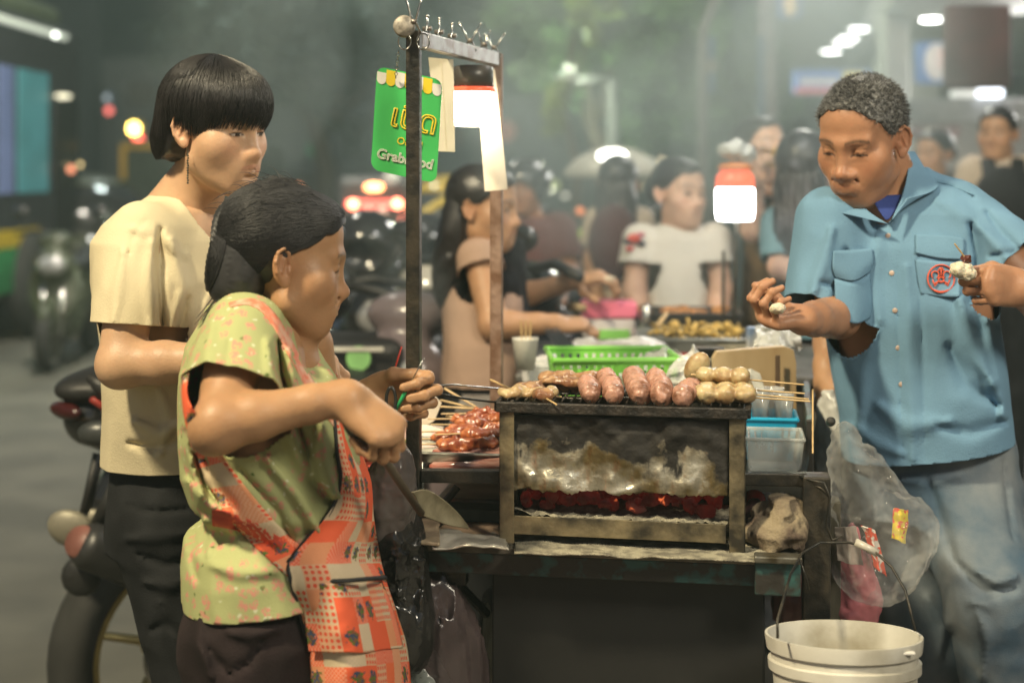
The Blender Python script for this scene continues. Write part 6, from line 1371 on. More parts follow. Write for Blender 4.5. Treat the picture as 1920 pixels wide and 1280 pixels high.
blob_bag('plastic_bag', [(tz(1150, 660, 3.6, 1.03), (.09, .06, .05)), (tz(1210, 660, 3.6, 1.04), (.06, .05, .04)), (tz(1100, 660, 3.7, 1.03), (.05, .05, .045))], fogw, 'milky plastic bag slumped on the near edge of the second stall', 'bag', .014, 18, .006, .05, 41, (1, 1, 1))
blob_bag('plastic_bag', [(tz(1020, 680, 3.5, 1.02), (.045, .05, .05))], fogw, 'small milky plastic bag left of the slanted black board', 'bag', .012, 24, .006, .05, 43, (1, 1, 1))
b = MB(); b.prism([P(1020, 618, 3.75), P(1045, 612, 3.8), P(1115, 690, 3.45), P(1080, 695, 3.4)], (0, .012, 0)); b.build('black_board', mat('glossy_black', (.02, .02, .022), .12), None, False, 'slanted glossy black board left of the milky plastic bag', 'board')
b = MB(); b.tube([P(1012, 604, 3.9), P(1075, 606, 3.85)], [.012, .009], 10); b.build('ladle_handle', plastic('red_handle', (.75, .05, .03)), None, True, 'red plastic handle lying left of the pink-topped box', 'handle')
b = MB(); b.lathe(tz(1211, 600, 4.15, 1.0), [(.018, 0), (.018, .12), (.010, .13)], 20); b.build('steel_canister', chrome, None, True, 'small steel canister standing right of the pink-topped box', 'canister')
b = MB(); b.tube([P(1232, 612, 4.0), P(1250, 588, 4.05)], .006, 8); b.build('ladle_handle', bamboo, None, True, 'short wooden handle leaning in the noodle tray', 'handle')
for k in range(26):
    pass
b = MB()
for k in range(60):
    p = tz(1392, 640, 3.85, 1.0)+Vector((rr.uniform(-.05, .05), rr.uniform(-.08, .08), .004+rr.uniform(0, .05))); a = rr.uniform(-.3, .3); d = Vector((math.cos(a), math.sin(a), rr.uniform(-.05, .05)))*.07; b.tube([p-d, p+d], .0025, 5)
b.build('bamboo_sticks', mat('pale_bamboo', (.66, .58, .40), .6), None, False, 'loose pile of pale bamboo sticks at the right end of the second stall', 'sticks', None, 'stuff')
lantern(1378, 300, 413, 4.0, 74, 'lit lantern with orange-red top on a thin stand at the second stall', (1, .97, .94), 16, True)
sd = thing('lamp_stand', 'thin black stand holding the orange-red topped lantern', 'stand', tz(1378, 650, 4.0))
b = MB(); b.tube([tz(1376, 650, 4.03, 1.0), P(1384, 290, 4.03)], .006, 8); b.build('pole', steel_dark, sd)
b = MB(); b.tube([tz(1355, 640, 4.1, 1.0), P(1357, 470, 4.1)], .005, 8); b.build('pole', steel_dark, sd)
blob_bag('foil_knot', [(P(1380, 282, 4.0), (.035, .03, .022)), (P(1362, 278, 4.0), (.02, .02, .012)), (P(1402, 292, 4.0), (.014, .02, .02))], mat('crumpled_plastic', (.70, .72, .72), .2, .0, bump=.8, bs=40), 'crumpled silvery plastic knot tied above the orange-red topped lantern', 'plastic', .012, 40, .005, .02, 51, (1, 1, 1), None)
# ================================================================ people in the background
def bgp(label, D, head, face, shl, arms, waist, top, bottom, skin='tan', hair='short', pitch=0, roll=0, sleeve=.5, hs=1.0, thick=1.0, rot=None, hcol=None, extra=None, gz=.12, hide_legs=False, topname='shirt', curls=None, dress=False):
    """shl: two shoulder pixels; arms: [(elbow (px,py,D), wrist (px,py,D), palm direction)], waist: (px, py)"""
    hc = P(*head, D); base = SK[skin]; M = headmat(face[0], face[1], pitch, roll); gx = P(waist[0], 0, D).x
    root = thing('person', label, 'person', (gx, D, gz)); h = head_sdf(); sh = [P(*q) if len(q) == 3 else P(*q, D) for q in shl]
    mid = (sh[0]+sh[1])/2; nb = Vector((mid.x, mid.y, mid.z+.03)); u = (sh[1]-sh[0]); u.z = 0; hw_ = u.length/2; u.normalize()
    pcs = [headpiece(h, M, hc, base, [(hc+Vector((-face[0]*.01, -face[1]*.01, -.07)), nb, .050, .056, .03)], vox=.0055, s=hs, margin=.17)]
    for i, (el, wr, pd) in enumerate(arms):
        a = Sdf(); el_, wr_ = P(*el), P(*wr); limb(a, sh[i], el_, wr_, .045*thick, .037*thick, .025)
        d = (wr_-el_).normalized(); a.add(xf(hand_sdf(curls or [(35, 50, 25)]*4, side=1 if i == 0 else -1), frame(d+Vector((0, 0, -.1)), pd), wr_, .92), .02)
        V, Q = nets(a, *bbox([sh[i], el_, wr_, wr_+d*.15], .08), .0055); pcs.append((V, Q, flat_cols(base)(V)))
    wp = P(*waist, D); hip = Vector((wp.x, wp.y, wp.z-.12)); t = Sdf()
    st_ = [(nb+Vector((0, 0, .02)), .055, .05), (Vector((mid.x, mid.y, mid.z+.005)), hw_*.80, .085*thick), (Vector((mid.x, mid.y, mid.z-.06)), hw_*.98, .105*thick), (mid*.45+wp*.55, hw_*.86, .110*thick), (wp, hw_*.80, .105*thick), (hip, hw_*.92, .115*thick)]
    t.add(loft(st_, u), 0)
    for i in (0, 1):
        el_ = P(*arms[i][0]) if i < len(arms) else sh[i]+Vector((0, 0, -.25)); e2 = sh[i]+(el_-sh[i])*sleeve; t.add(cap(sh[i], e2, .056*thick, .058*thick), .04)
    t.disp(wrinkle(int(head[0]) % 97, .006, 9, (1, 1, .6)))
    body(root, pcs)
    cloth(topname, t, *bbox([nb, hip, sh[0], sh[1]], .24), .0085, top, root, cuts=[(Vector((hip.x, hip.y, hip.z+.01)), (0, 0, -1), .35)]+([(sh[i]+(P(*arms[i][0])-sh[i])*(sleeve*1.02), P(*arms[i][0])-sh[i], .10) for i in range(len(arms))] if sleeve > 0 else []), thick=.003)
    g_ = Sdf(); g_.add(loft([(Vector((hip.x, hip.y, hip.z-.10)), hw_*.92, .11), (wp+Vector((0, 0, -.02)), hw_*.80, .10)], u), 0)
    for s in (-1, 1):
        a_ = hip+u*s*hw_*.42+Vector((0, 0, -.08)); k_ = Vector((a_.x, a_.y-.02, (a_.z+gz)/2)); f_ = Vector((a_.x, a_.y, gz+.07)); g_.add(cap(a_, k_, .085, .06), .03); g_.add(cap(k_, f_, .06, .045), .02)
    V, Q = nets(g_, *bbox([wp, Vector((wp.x, wp.y, gz))], .28), .014); link('trousers', npmesh('trousers', V, Q), bottom, root, True)
    for s in (-1, 1):
        q = hip+u*s*hw_*.42; f = Vector((face[0], face[1], 0)).normalized(); z = Sdf(); z.add(cap(Vector((q.x, q.y, gz+.035)), Vector((q.x, q.y, gz+.03))+f*.15, .035, .03), 0); V, Q = nets(z, *bbox([Vector((q.x, q.y, gz))], .24), .010); link('shoe', npmesh('shoe', V, Q), denim_black, root, True)
    hm = hcol or hairm
    if hair in ('short', 'bun', 'long', 'bald'):
        def reg(p):
            x, y, z = p[:, 0], p[:, 1], p[:, 2]; an = np.arctan2(np.abs(x), -y)
            lo = [.068, .062, .042, .014, .010, -.005, -.05, -.065, -.07]
            return np.interp(an, [0, .5, .9, 1.2, 1.5, 1.7, 2.1, 2.6, 3.2], lo)+.006*vnoise(p, 60, 2)-z
        ho = shell_hair('hair', M, hc, hs, reg, .007, hm, root, .0065)
        if hair == 'long':
            s = Sdf(); s.add(ell((0, .06, -.08), (.085, .055, .16)), 0); s.add(ell((0, .085, -.20), (.075, .04, .10)), .05); s.disp(lambda p: .004*np.sin(p[:, 0]*260+vnoise(p, 12, 3)*5))
            V, Q = nets(xf(s, M, hc), *bbox([hc+Vector((0, 0, -.1))], .28), .008); link('long_hair', npmesh('long_hair', V, Q), hm, ho, True)
        if hair == 'bun':
            s = Sdf(); s.add(ell((0, .115, .01), (.042, .036, .045)), 0); V, Q = nets(xf(s, M, hc), *bbox([hc], .22), .007); link('bun', npmesh('bun', V, Q), hm, ho, True)
    if hair == 'helmet':
        s = Sdf(); s.add(ell((0, .012, .03), (.115, .135, .115)), 0); s.sub(ell((0, -.13, -.045), (.085, .09, .075)), .01); s.sub(plane((0, 0, -.075), (0, 0, 1)), .01)
        V, Q = nets(xf(s, M, hc), *bbox([hc], .2), .007); link('helmet', npmesh('helmet', V, Q), mat('helmet_shell', hcol or (.03, .03, .035), .15, coat=.5), root, True)
    return root, M, hc
tealT = fabric('teal_cloth', (.10, .19, .22)); whiteT = fabric('white_cotton', (.72, .69, .62), .04); beigeT = fabric('beige_knit', (.40, .27, .20)); maroonT = fabric('maroon_cloth_', (.16, .07, .065)); blackT = fabric('black_cloth', (.02, .021, .024)); creamT = fabric('cream_cloth', (.50, .42, .33)); brownT = fabric('brown_print', (.22, .15, .08), .3); greyT = fabric('grey_cloth', (.16, .16, .16))
r_, _, _ = bgp('person in a white T-shirt with a flower-printed sleeve behind the second stall', 4.75, (1272, 362), (.55, -.83), [(1200, 452), (1338, 450)], [((1190, 545, 4.70), (1205, 640, 4.6), (-.6, -.6, .3)), ((1352, 545, 4.70), (1340, 640, 4.6), (.6, -.6, .3))], (1268, 600), whiteT, blackT, 'pale', 'bun', 0, -3, .50)
b = MB()
for k, (x, y, r0, c_) in enumerate([(1188, 447, .020, (.80, .10, .06)), (1176, 452, .014, (.10, .09, .10)), (1200, 440, .013, (.75, .25, .30)), (1180, 466, .012, (.70, .12, .10)), (1203, 457, .012, (.10, .10, .12))]):
    b = MB(); b.ball(P(x, y, 4.68)+Vector((0, -.01, 0)), r0, 10, (1.2, .35, .8)); b.build('flower_print', mat('print_%d' % k, c_, .7), r_, True)
r_, M_, h_ = bgp('person in a beige open-back top seen from the side, hand stretched over the second stall', 3.95, (905, 388), (.93, -.36), [(900, 485, 3.90), (905, 490, 4.22)], [((925, 610, 3.82), (1040, 605, 3.85), (0, -.3, .9)), ((960, 560, 4.25), (1075, 526, 4.2), (0, -.3, .9))], (905, 640), beigeT, blackT, 'tan', 'long', 4, 0, .15)
s = Sdf(); s.add(loft([(P(962, 640, 4.0), .10, .03), (P(958, 450, 4.0), .06, .03)], (.3, .95)), 0); s.disp(wrinkle(3, .01, 12))
V, Q = nets(s, *bbox([P(960, 640, 4.0), P(960, 450, 4.0)], .15), .009); link('apron', npmesh('apron', V, Q), blackT, r_, True)
b = MB(); b.tube([P(1110, 524, 4.18), P(1150, 524, 4.15)], [.012, .010], 10); b.build('food_roll', mat('pale_roll', (.66, .55, .38), .6), None, True, 'pale rolled snack held out over the second stall', 'snack')
b = MB(); b.tube([P(1070, 575, 4.2), P(1095, 577, 4.15)], [.012, .012], 10); b.build('food_roll', mat('tan_roll', (.55, .40, .22), .6), None, True, 'short tan snack roll left of the pink-topped box', 'snack')
bgp('person in a dark helmet and maroon top behind the rusty post', 6.4, (985, 352), (-.3, -.95), [(955, 430), (1050, 430)], [((950, 500, 6.3), (985, 540, 6.1), (0, 0, 1)), ((1065, 500, 6.3), (1050, 550, 6.1), (0, 0, 1))], (1005, 560), maroonT, blackT, 'dark', 'helmet', 0, 0, .9, 1.0, 1.3)
r_, _, _ = bgp('person with long black hair and cream top carrying a backpack, seen from behind', 5.7, (1160, 345), (.25, .97), [(1122, 415), (1200, 415)], [((1112, 490, 5.7), (1120, 560, 5.6), (0, -1, 0)), ((1212, 490, 5.7), (1205, 560, 5.6), (0, -1, 0))], (1160, 540), creamT, maroonT, 'tan', 'long', 0, 0, .6)
s = Sdf(); s.add(ell(P(1150, 455, 5.52), (.10, .07, .15)), 0); V, Q = nets(s, *bbox([P(1150, 455, 5.52)], .2), .012); link('backpack', npmesh('backpack', V, Q), fabric('dark_maroon_pack', (.08, .03, .03)), r_, True)
r_, _, _ = bgp('person in a patterned brown dress drinking, both hands raised to a yellow cup', 4.9, (1424, 282), (.55, -.84), [(1402, 360), (1478, 352)], [((1412, 430, 4.65), (1418, 330, 4.6), (0, .8, .3)), ((1495, 440, 4.7), (1455, 335, 4.6), (0, .8, .3))], (1425, 540), brownT, brownT, 'pale', 'short', -12, 0, .12)
b = MB(); b.lathe(P(1437, 312, 4.55), [(.020, 0), (.032, .005), (.035, .06), (.028, .065)], 20, axis=(.3, 0, 1)); b.build('cup', plastic('amber_cup', (.60, .36, .06), .2), None, True, 'yellow cup raised in front of a face at the back right', 'cup')
bgp('person with long black hair and teal top with back turned, left of the blue shirt', 4.4, (1508, 322), (.4, .92), [(1462, 420), (1560, 420)], [((1465, 500, 4.35), (1500, 520, 4.1), (0, -.5, .8)), ((1570, 500, 4.4), (1560, 580, 4.3), (0, -1, 0))], (1510, 560), tealT, blackT, 'pale', 'long', 0, 0, .8, 1.08)
bgp('person with dark hair glimpsed above the blue shoulder', 6.8, (1752, 288), (-.8, -.6), [(1725, 345), (1790, 345)], [((1715, 420, 6.8), (1730, 480, 6.7), (0, -1, 0)), ((1800, 420, 6.8), (1790, 480, 6.7), (0, -1, 0))], (1757, 480), greyT, blackT, 'tan', 'bun', 0, 0, .7)
r_, _, _ = bgp('person in a pale T-shirt with black backpack straps at the far right', 6.2, (1870, 250), (-.55, -.83), [(1825, 322), (1935, 318)], [((1812, 420, 6.2), (1830, 500, 6.1), (0, -1, 0)), ((1950, 400, 6.1), (1925, 440, 5.9), (0, -1, 0))], (1880, 450), creamT, denim_black, 'tan', 'short', 0, 0, .6, 1.0, 1.2)
for x in (1852, 1908):
    b = MB(); b.tube([P(x, 300, 6.13), P(x+6, 340, 6.02), P(x+8, 420, 6.02)], .03, 8, flat=.4); b.build('strap', blackT, r_, True)
s = Sdf(); s.add(ell(P(1882, 385, 6.0), (.13, .08, .17)), 0); V, Q = nets(s, *bbox([P(1882, 385, 6.0)], .25), .014); link('chest_bag', npmesh('chest_bag', V, Q), blackT, r_, True)
# person hidden behind the blue shirt: only an arm with the white bag shows
bgp('person mostly hidden behind the blue shirt, bare arm lowered holding a white bag', 3.15, (1660, 430), (.2, .95), [(1585, 500, 3.12), (1735, 500, 3.2)], [((1556, 625, 3.10), (1548, 712, 3.02), (-.9, -.3, 0)), ((1750, 620, 3.2), (1745, 740, 3.2), (0, -1, 0))], (1665, 700), whiteT, denim_black, 'tan', 'short', 0, 0, .5, .9, .85, curls=[(40, 60, 30)]*4)
# ================================================================ vehicles
tyreM = mat('rubber_tyre', (.035, .035, .033), .8, bump=.3); bodyBlk = mat('gloss_black_body', (.018, .019, .021), .22, coat=.6, var=.1); seatM = mat('black_vinyl', (.02, .02, .02), .5, bump=.3)
goldRim = mat('gold_rim', (.42, .34, .14), .35, .8); greyPart = mat('grey_casting', (.22, .21, .18), .5, .5, var=.2); redL = mat('red_lens', (.5, .02, .01), .2, emit=(1, .08, .03), es=1.2); dimred = mat('dim_red_lens', (.35, .02, .015), .2, emit=(1, .05, .02), es=.25)
def glow(n, c, e): return mat(n, c, .5, var=0, bump=0, emit=c, es=e)
whiteL = glow('white_lamp', (1, .97, .90), 9)
def scooter(loc, head, label, col, rim=goldRim, light=None, group='scooters parked beside the stalls', tail=redL, muff=True, plate=True, fender=True, mirrors=True):
    """scooter built along +X (front) then turned to heading; wheels, forks, leg shield, seat, panels, mirrors, exhaust, lights"""
    root = thing('motor_scooter', label, 'scooter', loc, group); a = math.atan2(head[1], head[0]); MR = Matrix.Rotation(a, 3, 'Z'); L0 = Vector(loc)
    def w(x, y, z): return L0+MR @ Vector((x, y, z))
    ax = MR @ Vector((0, 1, 0)); wr = .27
    for x in (-.62, .64):
        prof = [(wr-.075, -.035), (wr-.04, -.055), (wr-.012, -.048), (wr, -.02), (wr, .02), (wr-.012, .048), (wr-.04, .055), (wr-.075, .035), (wr-.075, -.035)]
        b = MB(); b.lathe(w(x, 0, wr), prof, 40, axis=ax, close=False); wh = b.build('wheel', tyreM, root, True)
        b = MB(); b.lathe(w(x, 0, wr), [(wr-.085, -.036), (wr-.070, -.040), (wr-.070, .040), (wr-.085, .036), (wr-.085, -.036)], 40, axis=ax, close=False)
        b.lathe(w(x, 0, wr), [(.001, -.05), (.045, -.05), (.045, .05), (.001, .05)], 20, axis=ax)
        for k in range(5):
            t = k*2*math.pi/5+.3; d = MR @ Vector((math.cos(t), 0, math.sin(t))); b.tube([w(x, 0, wr)+d*.03, w(x, 0, wr)+d*(wr-.08)], [.020, .013], 8, flat=.6)
        b.build('rim', rim, wh, True, auto=40)
        b = MB(); b.lathe(w(x, -.055, wr), [(.045, -.002), (.095, -.002), (.095, .002), (.045, .002)], 30, axis=ax, close=False); b.build('brake_disc', chrome, wh)
    def sdfpart(name, ops, m, vox=.010, parent=root):
        s = Sdf()
        for o in ops: s.add(*o)
        Fn = xf(s, MR, L0); V, Q = nets(Fn, *bbox([w(-1.0, -.35, .1), w(-1.0, .35, .1), w(.9, -.35, 1.2), w(.9, .35, 1.2)], .1), vox); return link(name, npmesh(name, V, Q), m, parent, True)
    sdfpart('body_panel', [(ell((-.42, 0, .60), (.38, .15, .13)), 0), (cap((-.80, 0, .78), (-.30, 0, .66), .06, .12), .08), (cap((-.15, 0, .45), (.25, 0, .33), .13, .12), .1), (cap((.25, 0, .33), (.48, 0, .42), .13, .12), .08)], col)
    sdfpart('leg_shield', [(ell((.47, 0, .62), (.06, .20, .28), Euler((0, R(-18), 0)).to_matrix()), 0), (ell((.52, 0, .80), (.10, .15, .13)), .06), (ell((.44, 0, .98), (.10, .13, .07)), .06)], col)
    sdfpart('seat', [(ell((-.18, 0, .77), (.28, .14, .06)), 0), (ell((-.62, 0, .84), (.26, .12, .055)), .05)], seatM)
    sdfpart('front_fender', [(ell((.66, 0, .42), (.22, .07, .16)), 0)], col, .012)
    if fender: sdfpart('rear_fender', [(cap((-.70, 0, .70), (-.88, 0, .54), .05, .035), 0), (ell((-.90, 0, .50), (.03, .07, .09)), .03)], seatM, .010)
    for s in (-1, 1):
        b = MB(); b.tube([w(.50, s*.07, .72), w(.64, s*.075, wr)], .022, 10); b.build('fork', chrome, root, True)
        b = MB(); b.tube([w(.42, 0, 1.02), w(.38, s*.18, 1.05), w(.30, s*.34, 1.03)], .014, 10); hb = b.build('handlebar', seatM, root, True)
        if not mirrors: continue
        b = MB(); b.tube([w(-.60, s*.13, .88), w(-.90, s*.10, .93)], .012, 8); b.build('grab_rail', greyPart, root, True)
        b = MB(); b.tube([w(.36, s*.20, 1.05), w(.36, s*.27, 1.17)], .006, 8); mr = b.build('mirror_stem', seatM, hb, True)
        b = MB(); b.ball(w(.36, s*.30, 1.20), .06, 16, (.35, 1.15, .75), MR); b.build('mirror', bodyBlk, root, True)
    b = MB(); b.ball(w(.60, 0, .80), .09, 18, (.5, 1.2, .8), MR); b.build('headlight', light or mat('lens', (.5, .5, .5), .1, .3), root, True)
    b = MB(); b.ball(w(-.86, 0, .80), .026, 14, (.7, 2.4, .7), MR); b.build('tail_light', tail, root, True)
    if plate: b = MB(); b.box(w(-.93, 0, .60), (.01, .15, .11), a, .004); plate and b.build('number_plate', mat('plate_back', (.24, .22, .17), .5), root)
    if muff:
        b = MB(); b.tube([w(-.15, -.15, .27), w(-.45, -.17, .32), w(-.55, -.19, .36), w(-.92, -.22, .56)], [.025, .035, .070, .078], 20); m = b.build('exhaust', mat('satin_black', (.025, .025, .025), .45), root, True)
        b = MB(); b.tube([w(-.918, -.22, .56), w(-.94, -.222, .568)], [.082, .055], 20); b.build('exhaust_cap', mat('dark_cap_metal', (.05, .045, .04), .5, .4), m, True)
        b = MB(); b.box(w(-.62, -.14, .45), (.34, .03, .10), a, .01); b.build('swing_arm', greyPart, root)
        b = MB(); b.tube([w(-.70, .12, .36), w(-.60, .12, .68)], .028, 12); b.build('shock_absorber', chrome, root, True)
    return root
g1 = P(345, 0, 3.62); 
sc1 = scooter((-.34, 4.12, 0), (.72, .69), 'black scooter parked behind the cream T-shirt, its rear wheel and exhaust showing', bodyBlk, tail=mat('dark_red_lens', (.05, .008, .008), .3), muff=False, plate=False, fender=False, mirrors=False)
def s1(px, py, D): p = P(px, py, D); return sc1.location+(p-sc1.location)/1.18
b = MB(); b.tube([s1(150, 1015, 3.25), s1(165, 1022, 3.26), s1(300, 1072, 3.36), s1(430, 1130, 3.5)], [.036, .046, .050, .036], 22); ex_ = b.build('exhaust', mat('satin_black_pipe', (.028, .028, .028), .4), sc1, True)
b = MB(); b.tube([s1(146, 1013, 3.24), s1(152, 1016, 3.25)], [.030, .034], 20); b.build('exhaust_cap', mat('red_brown_cap', (.22, .09, .07), .5), ex_, True)
b = MB(); b.ball(s1(132, 990, 3.3), .045, 18, (1.05, .35, .80), Euler((0, R(20), 0)).to_matrix()); b.ball(s1(170, 975, 3.32), .034, 16, (1.2, .35, .7)); b.build('heat_shield', mat('grey_shield', (.27, .25, .19), .5, .3), sc1, True)
b = MB(); b.ball(s1(152, 1080, 3.3), .040, 14, (1.0, .4, 1.0), Euler((0, R(35), 0)).to_matrix()); b.build('mudguard', seatM, sc1, True)
b = MB(); b.tube([s1(232, 850, 3.3), s1(226, 900, 3.3)], .022, 16); b.build('shock_absorber', greyPart, sc1, True)
b = MB(); b.tube([s1(226, 900, 3.3), s1(185, 985, 3.3)], .018, 12); b.build('damper', seatM, sc1, True)
b = MB(); b.tube([s1(185, 850, 3.35), s1(160, 960, 3.32)], .018, 10, flat=.6); b.build('bracket', seatM, sc1, True)
b = MB(); b.tube([s1(165, 705, 3.3), s1(195, 730, 3.3), s1(240, 735, 3.35)], [.008, .020, .03], 12); b.build('seat_tip', seatM, sc1, True)
b = MB(); b.tube([s1(172, 748, 3.28), s1(196, 765, 3.3), s1(235, 840, 3.3)], [.010, .012, .012], 10, flat=.6); b.build('tail_trim', mat('dull_red_trim', (.30, .035, .025), .4), sc1, True)
b = MB(); b.ball(s1(185, 812, 3.3), .042, 16, (1, .5, .6)); b.build('side_panel', mat('grey_black_panel', (.05, .055, .055), .35), sc1, True)
sc1.scale = (1.18, 1.18, 1.18)
def pos(px, D): q = P(px, 0, D); return (q.x, q.y, .0 if q.x < -.9 else .12)
pinkgrey = mat('pinkish_grey_body', (.20, .16, .17), .3, coat=.5); 
scooter(pos(700, 5.0), (-.35, -.94), 'black scooter facing the street just right of the vendor\'s face', bodyBlk, chrome, None, tail=dimred, muff=False)
scooter(pos(850, 4.6), (-.25, -.97), 'pinkish-grey scooter with a black mirror right of the dark front post', pinkgrey, chrome, None, tail=dimred, muff=False)
scooter(pos(690, 6.4), (.2, -.98), 'black scooter farther back below the red lights', bodyBlk, chrome, whiteL and None, tail=dimred, muff=False)
scooter(pos(1075, 7.0), (.3, -.95), 'black scooter parked behind the hands over the second stall', bodyBlk, chrome, None, tail=dimred, muff=False)
# helmets resting on the scooters
for px, py, D, c, lb_ in ((688, 455, 5.0, (.02, .02, .022), 'glossy black helmet on the scooter mirror beside the vendor\'s face'), (800, 455, 5.4, (.03, .03, .03), 'black helmet behind the dark front post'), (812, 545, 4.7, (.55, .52, .45), 'cream open helmet on the pinkish-grey scooter seat')):
    s = Sdf(); c0 = P(px, py, D); s.add(ell(c0, (.125, .14, .115)), 0); s.sub(ell(c0+Vector((0, -.12, -.05)), (.09, .07, .06)), .02)
    V, Q = nets(s, *bbox([c0], .17), .009); setp(link('helmet', npmesh('helmet', V, Q), mat('helmet_paint', c, .15, coat=.8, bump=0), None, True), lb_, 'helmet', 'helmets hung on the scooters')
# round sticker box / green badge near the hands
o = thing('delivery_box', 'black delivery box with a round green badge behind the vendor\'s hands', 'box', pos(668, 4.0))
b = MB(); b.box(P(655, 715, 4.1), (.30, .3, .26), .1, .03); b.build('box', seatM, o)
b = MB(); b.lathe(P(672, 672, 3.93), [(.001, 0), (.034, 0), (.034, .004)], 24, axis=(0, 1, 0)); b.build('badge', mat('green_badge', (.30, .62, .22), .5), o)
b = MB(); b.box(P(665, 655, 3.93), (.16, .01, .012), .0, .002); b.build('trim', mat('pale_trim', (.6, .58, .5), .4), o)
# ---------------------------------------------------------------- bus at the left
def boxpart(name, x0, x1, y0, y1, z0, z1, m, parent, bev=.02):
    b = MB(); b.box(((x0+x1)/2, (y0+y1)/2, (z0+z1)/2), (x1-x0, y1-y0, z1-z0), None, bev); return b.build(name, m, parent)
X = lambda px, D: (px-960)/F*D
Z = lambda py, D: H-(py-HZ)/F*D
def winmat(n_, c):
    m = glow(n_, c, .17); n = m.node_tree.nodes; l = m.node_tree.links; tc = n.new('ShaderNodeTexCoord'); nz = n.new('ShaderNodeTexNoise'); nz.inputs['Scale'].default_value = 2.6; nz.inputs['Detail'].default_value = 3; l.new(tc.outputs['Object'], nz.inputs[0])
    r = n.new('ShaderNodeValToRGB'); l.new(nz.outputs[0], r.inputs[0]); e = r.color_ramp.elements; e[0].position = .36; e[0].color = (c[0]*.25, c[1]*.30, c[2]*.30, 1); e[1].position = .66; e[1].color = (c[0]*1.4, c[1]*1.3, c[2]*1.2, 1); l.new(r.outputs[0], n['Principled BSDF'].inputs['Emission Color']); return m
bus = thing('bus', 'dark city bus with blue-lit windows and yellow and green stripes', 'bus', (-6.5, 13.4, 0))
XS = -4.4                                   # the bus stands side on to the kerb, its flank running away from us
navy = mat('dark_bus_paint', (.030, .035, .042), .5)
boxpart('body', XS-2.5, XS, 5.5, 14.5, .35, 2.95, navy, bus, .10)
boxpart('roof', XS-2.4, XS-.12, 5.7, 14.3, 2.93, 3.16, mat('bus_roof', (.12, .15, .10), .35), bus, .1)
def side(name, px0, px1, z0, z1, m, off=.02):
    boxpart(name, XS-.01, XS+off, -XS*F/(960-px0), -XS*F/(960-px1), z0, z1, m, bus, .004)
zt, zb = Z(130, 12.8), Z(362, 12.8)
for k, (p0, p1, c) in enumerate([(-760, -430, (.10, .24, .30)), (-400, -200, (.12, .18, .34)), (-185, -12, (.14, .20, .38)), (-4, 22, (.13, .17, .34)), (32, 88, (.06, .22, .26))]):
    side('window', p0, p1, zb, zt, winmat('lit_window_%d' % k, c))
side('door', 102, 142, .5, Z(185, 14), mat('bus_door_glass', (.015, .016, .018), .12), .025)
side('stripe', -800, 72, Z(463, 12.6), Z(430, 12.6), mat('yellow_stripe', (.60, .43, .03), .4), .012)
side('stripe', -800, 62, Z(545, 12.6), Z(464, 12.6), mat('green_stripe', (.03, .26, .09), .4), .011)
side('light_strip', -300, 118, Z(66, 13.4), Z(56, 13.4), glow('cool_strip', (.50, .54, .46), .8), .05)
for y_ in (7.3, 13.0):
    b = MB(); b.lathe((XS-.02, y_, .5), [(.2, -.02), (.46, -.05), (.5, 0), (.46, .12), (.2, .12)], 32, axis=(1, 0, 0)); wh = b.build('wheel', tyreM, bus, True); b = MB(); b.lathe((XS+.08, y_, .5), [(.001, 0), (.2, .0), (.24, .03)], 24, axis=(1, 0, 0)); b.build('rim', greyPart, wh, True)
D = 12.9
def dot(px, py, D, rpx, c, e, parent, name='lamp', sx=1.0, sy=1.0):
    r = rpx/F*D; b = MB(); b.ball(P(px, py, D), r, 14, (sx, .4, sy)); return b.build(name, glow(name+'_glow', c, e), parent, True)
dot(32, 45, D-.1, 6, (.9, .95, .8), 4, bus); dot(104, 66, D-.1, 5, (.9, .95, .85), 4, bus); dot(117, 181, D+.8, 9, (.8, .75, .55), 1.4, bus, 'marker_lamp', 1.9, .5)
dot(133, 318, D+.9, 7, (1, .35, .2), 1.0, bus, 'marker_lamp'); dot(150, 309, D+1.3, 4, (1, .75, .35), 1.5, bus, 'marker_lamp')
dot(123, 498, D+.8, 7, (1, .16, .06), 6, bus, 'tail_lamp'); dot(107, 443, D+.6, 7, (.8, .2, .1), .8, bus, 'marker_lamp'); dot(55, 466, D-.1, 6, (.7, .08, .05), .8, bus, 'marker_lamp')
# scooters with riders' chrome near the bus: a pedestrian bicycle-taxi
scooter((X(96, 10.9), 11.4, 0), (.05, -1), 'scooter with chrome trim standing in front of the bus', mat('olive_body', (.07, .08, .05), .3), greyPart, None, group='scooters out on the road', tail=dimred)
dot(172, 500, 13, 8, (.9, .15, .1), .8, bus, 'marker_lamp')
# truck with yellow frame, olive car
tk = thing('truck', 'dark truck with a yellow tail frame waiting beyond the bus', 'truck', (X(270, 17), 18, 0))
D = 17; boxpart('cargo_box', X(228, D), X(430, D), D, D+4, .7, Z(262, D), mat('truck_dark_green', (.035, .05, .035), .5), tk, .05)
ym = mat('truck_yellow_frame', (.50, .30, .03), .5); boxpart('frame', X(226, D), X(420, D), D-.05, D, Z(280, D), Z(270, D), ym, tk, .01); boxpart('frame', X(226, D), X(237, D), D-.05, D, Z(338, D), Z(280, D), ym, tk, .01)
for px in (270, 390):
    b = MB(); b.lathe((X(px, D), D-.05, .45), [(.15, 0), (.43, 0), (.45, .05), (.43, .25)], 24, axis=(0, 1, 0)); b.build('wheel', tyreM, tk, True)
car = thing('parked_car', 'dark olive car standing between the bus and the cream T-shirt', 'car', (X(230, 14.2), 14.8, 0))
D = 14.2
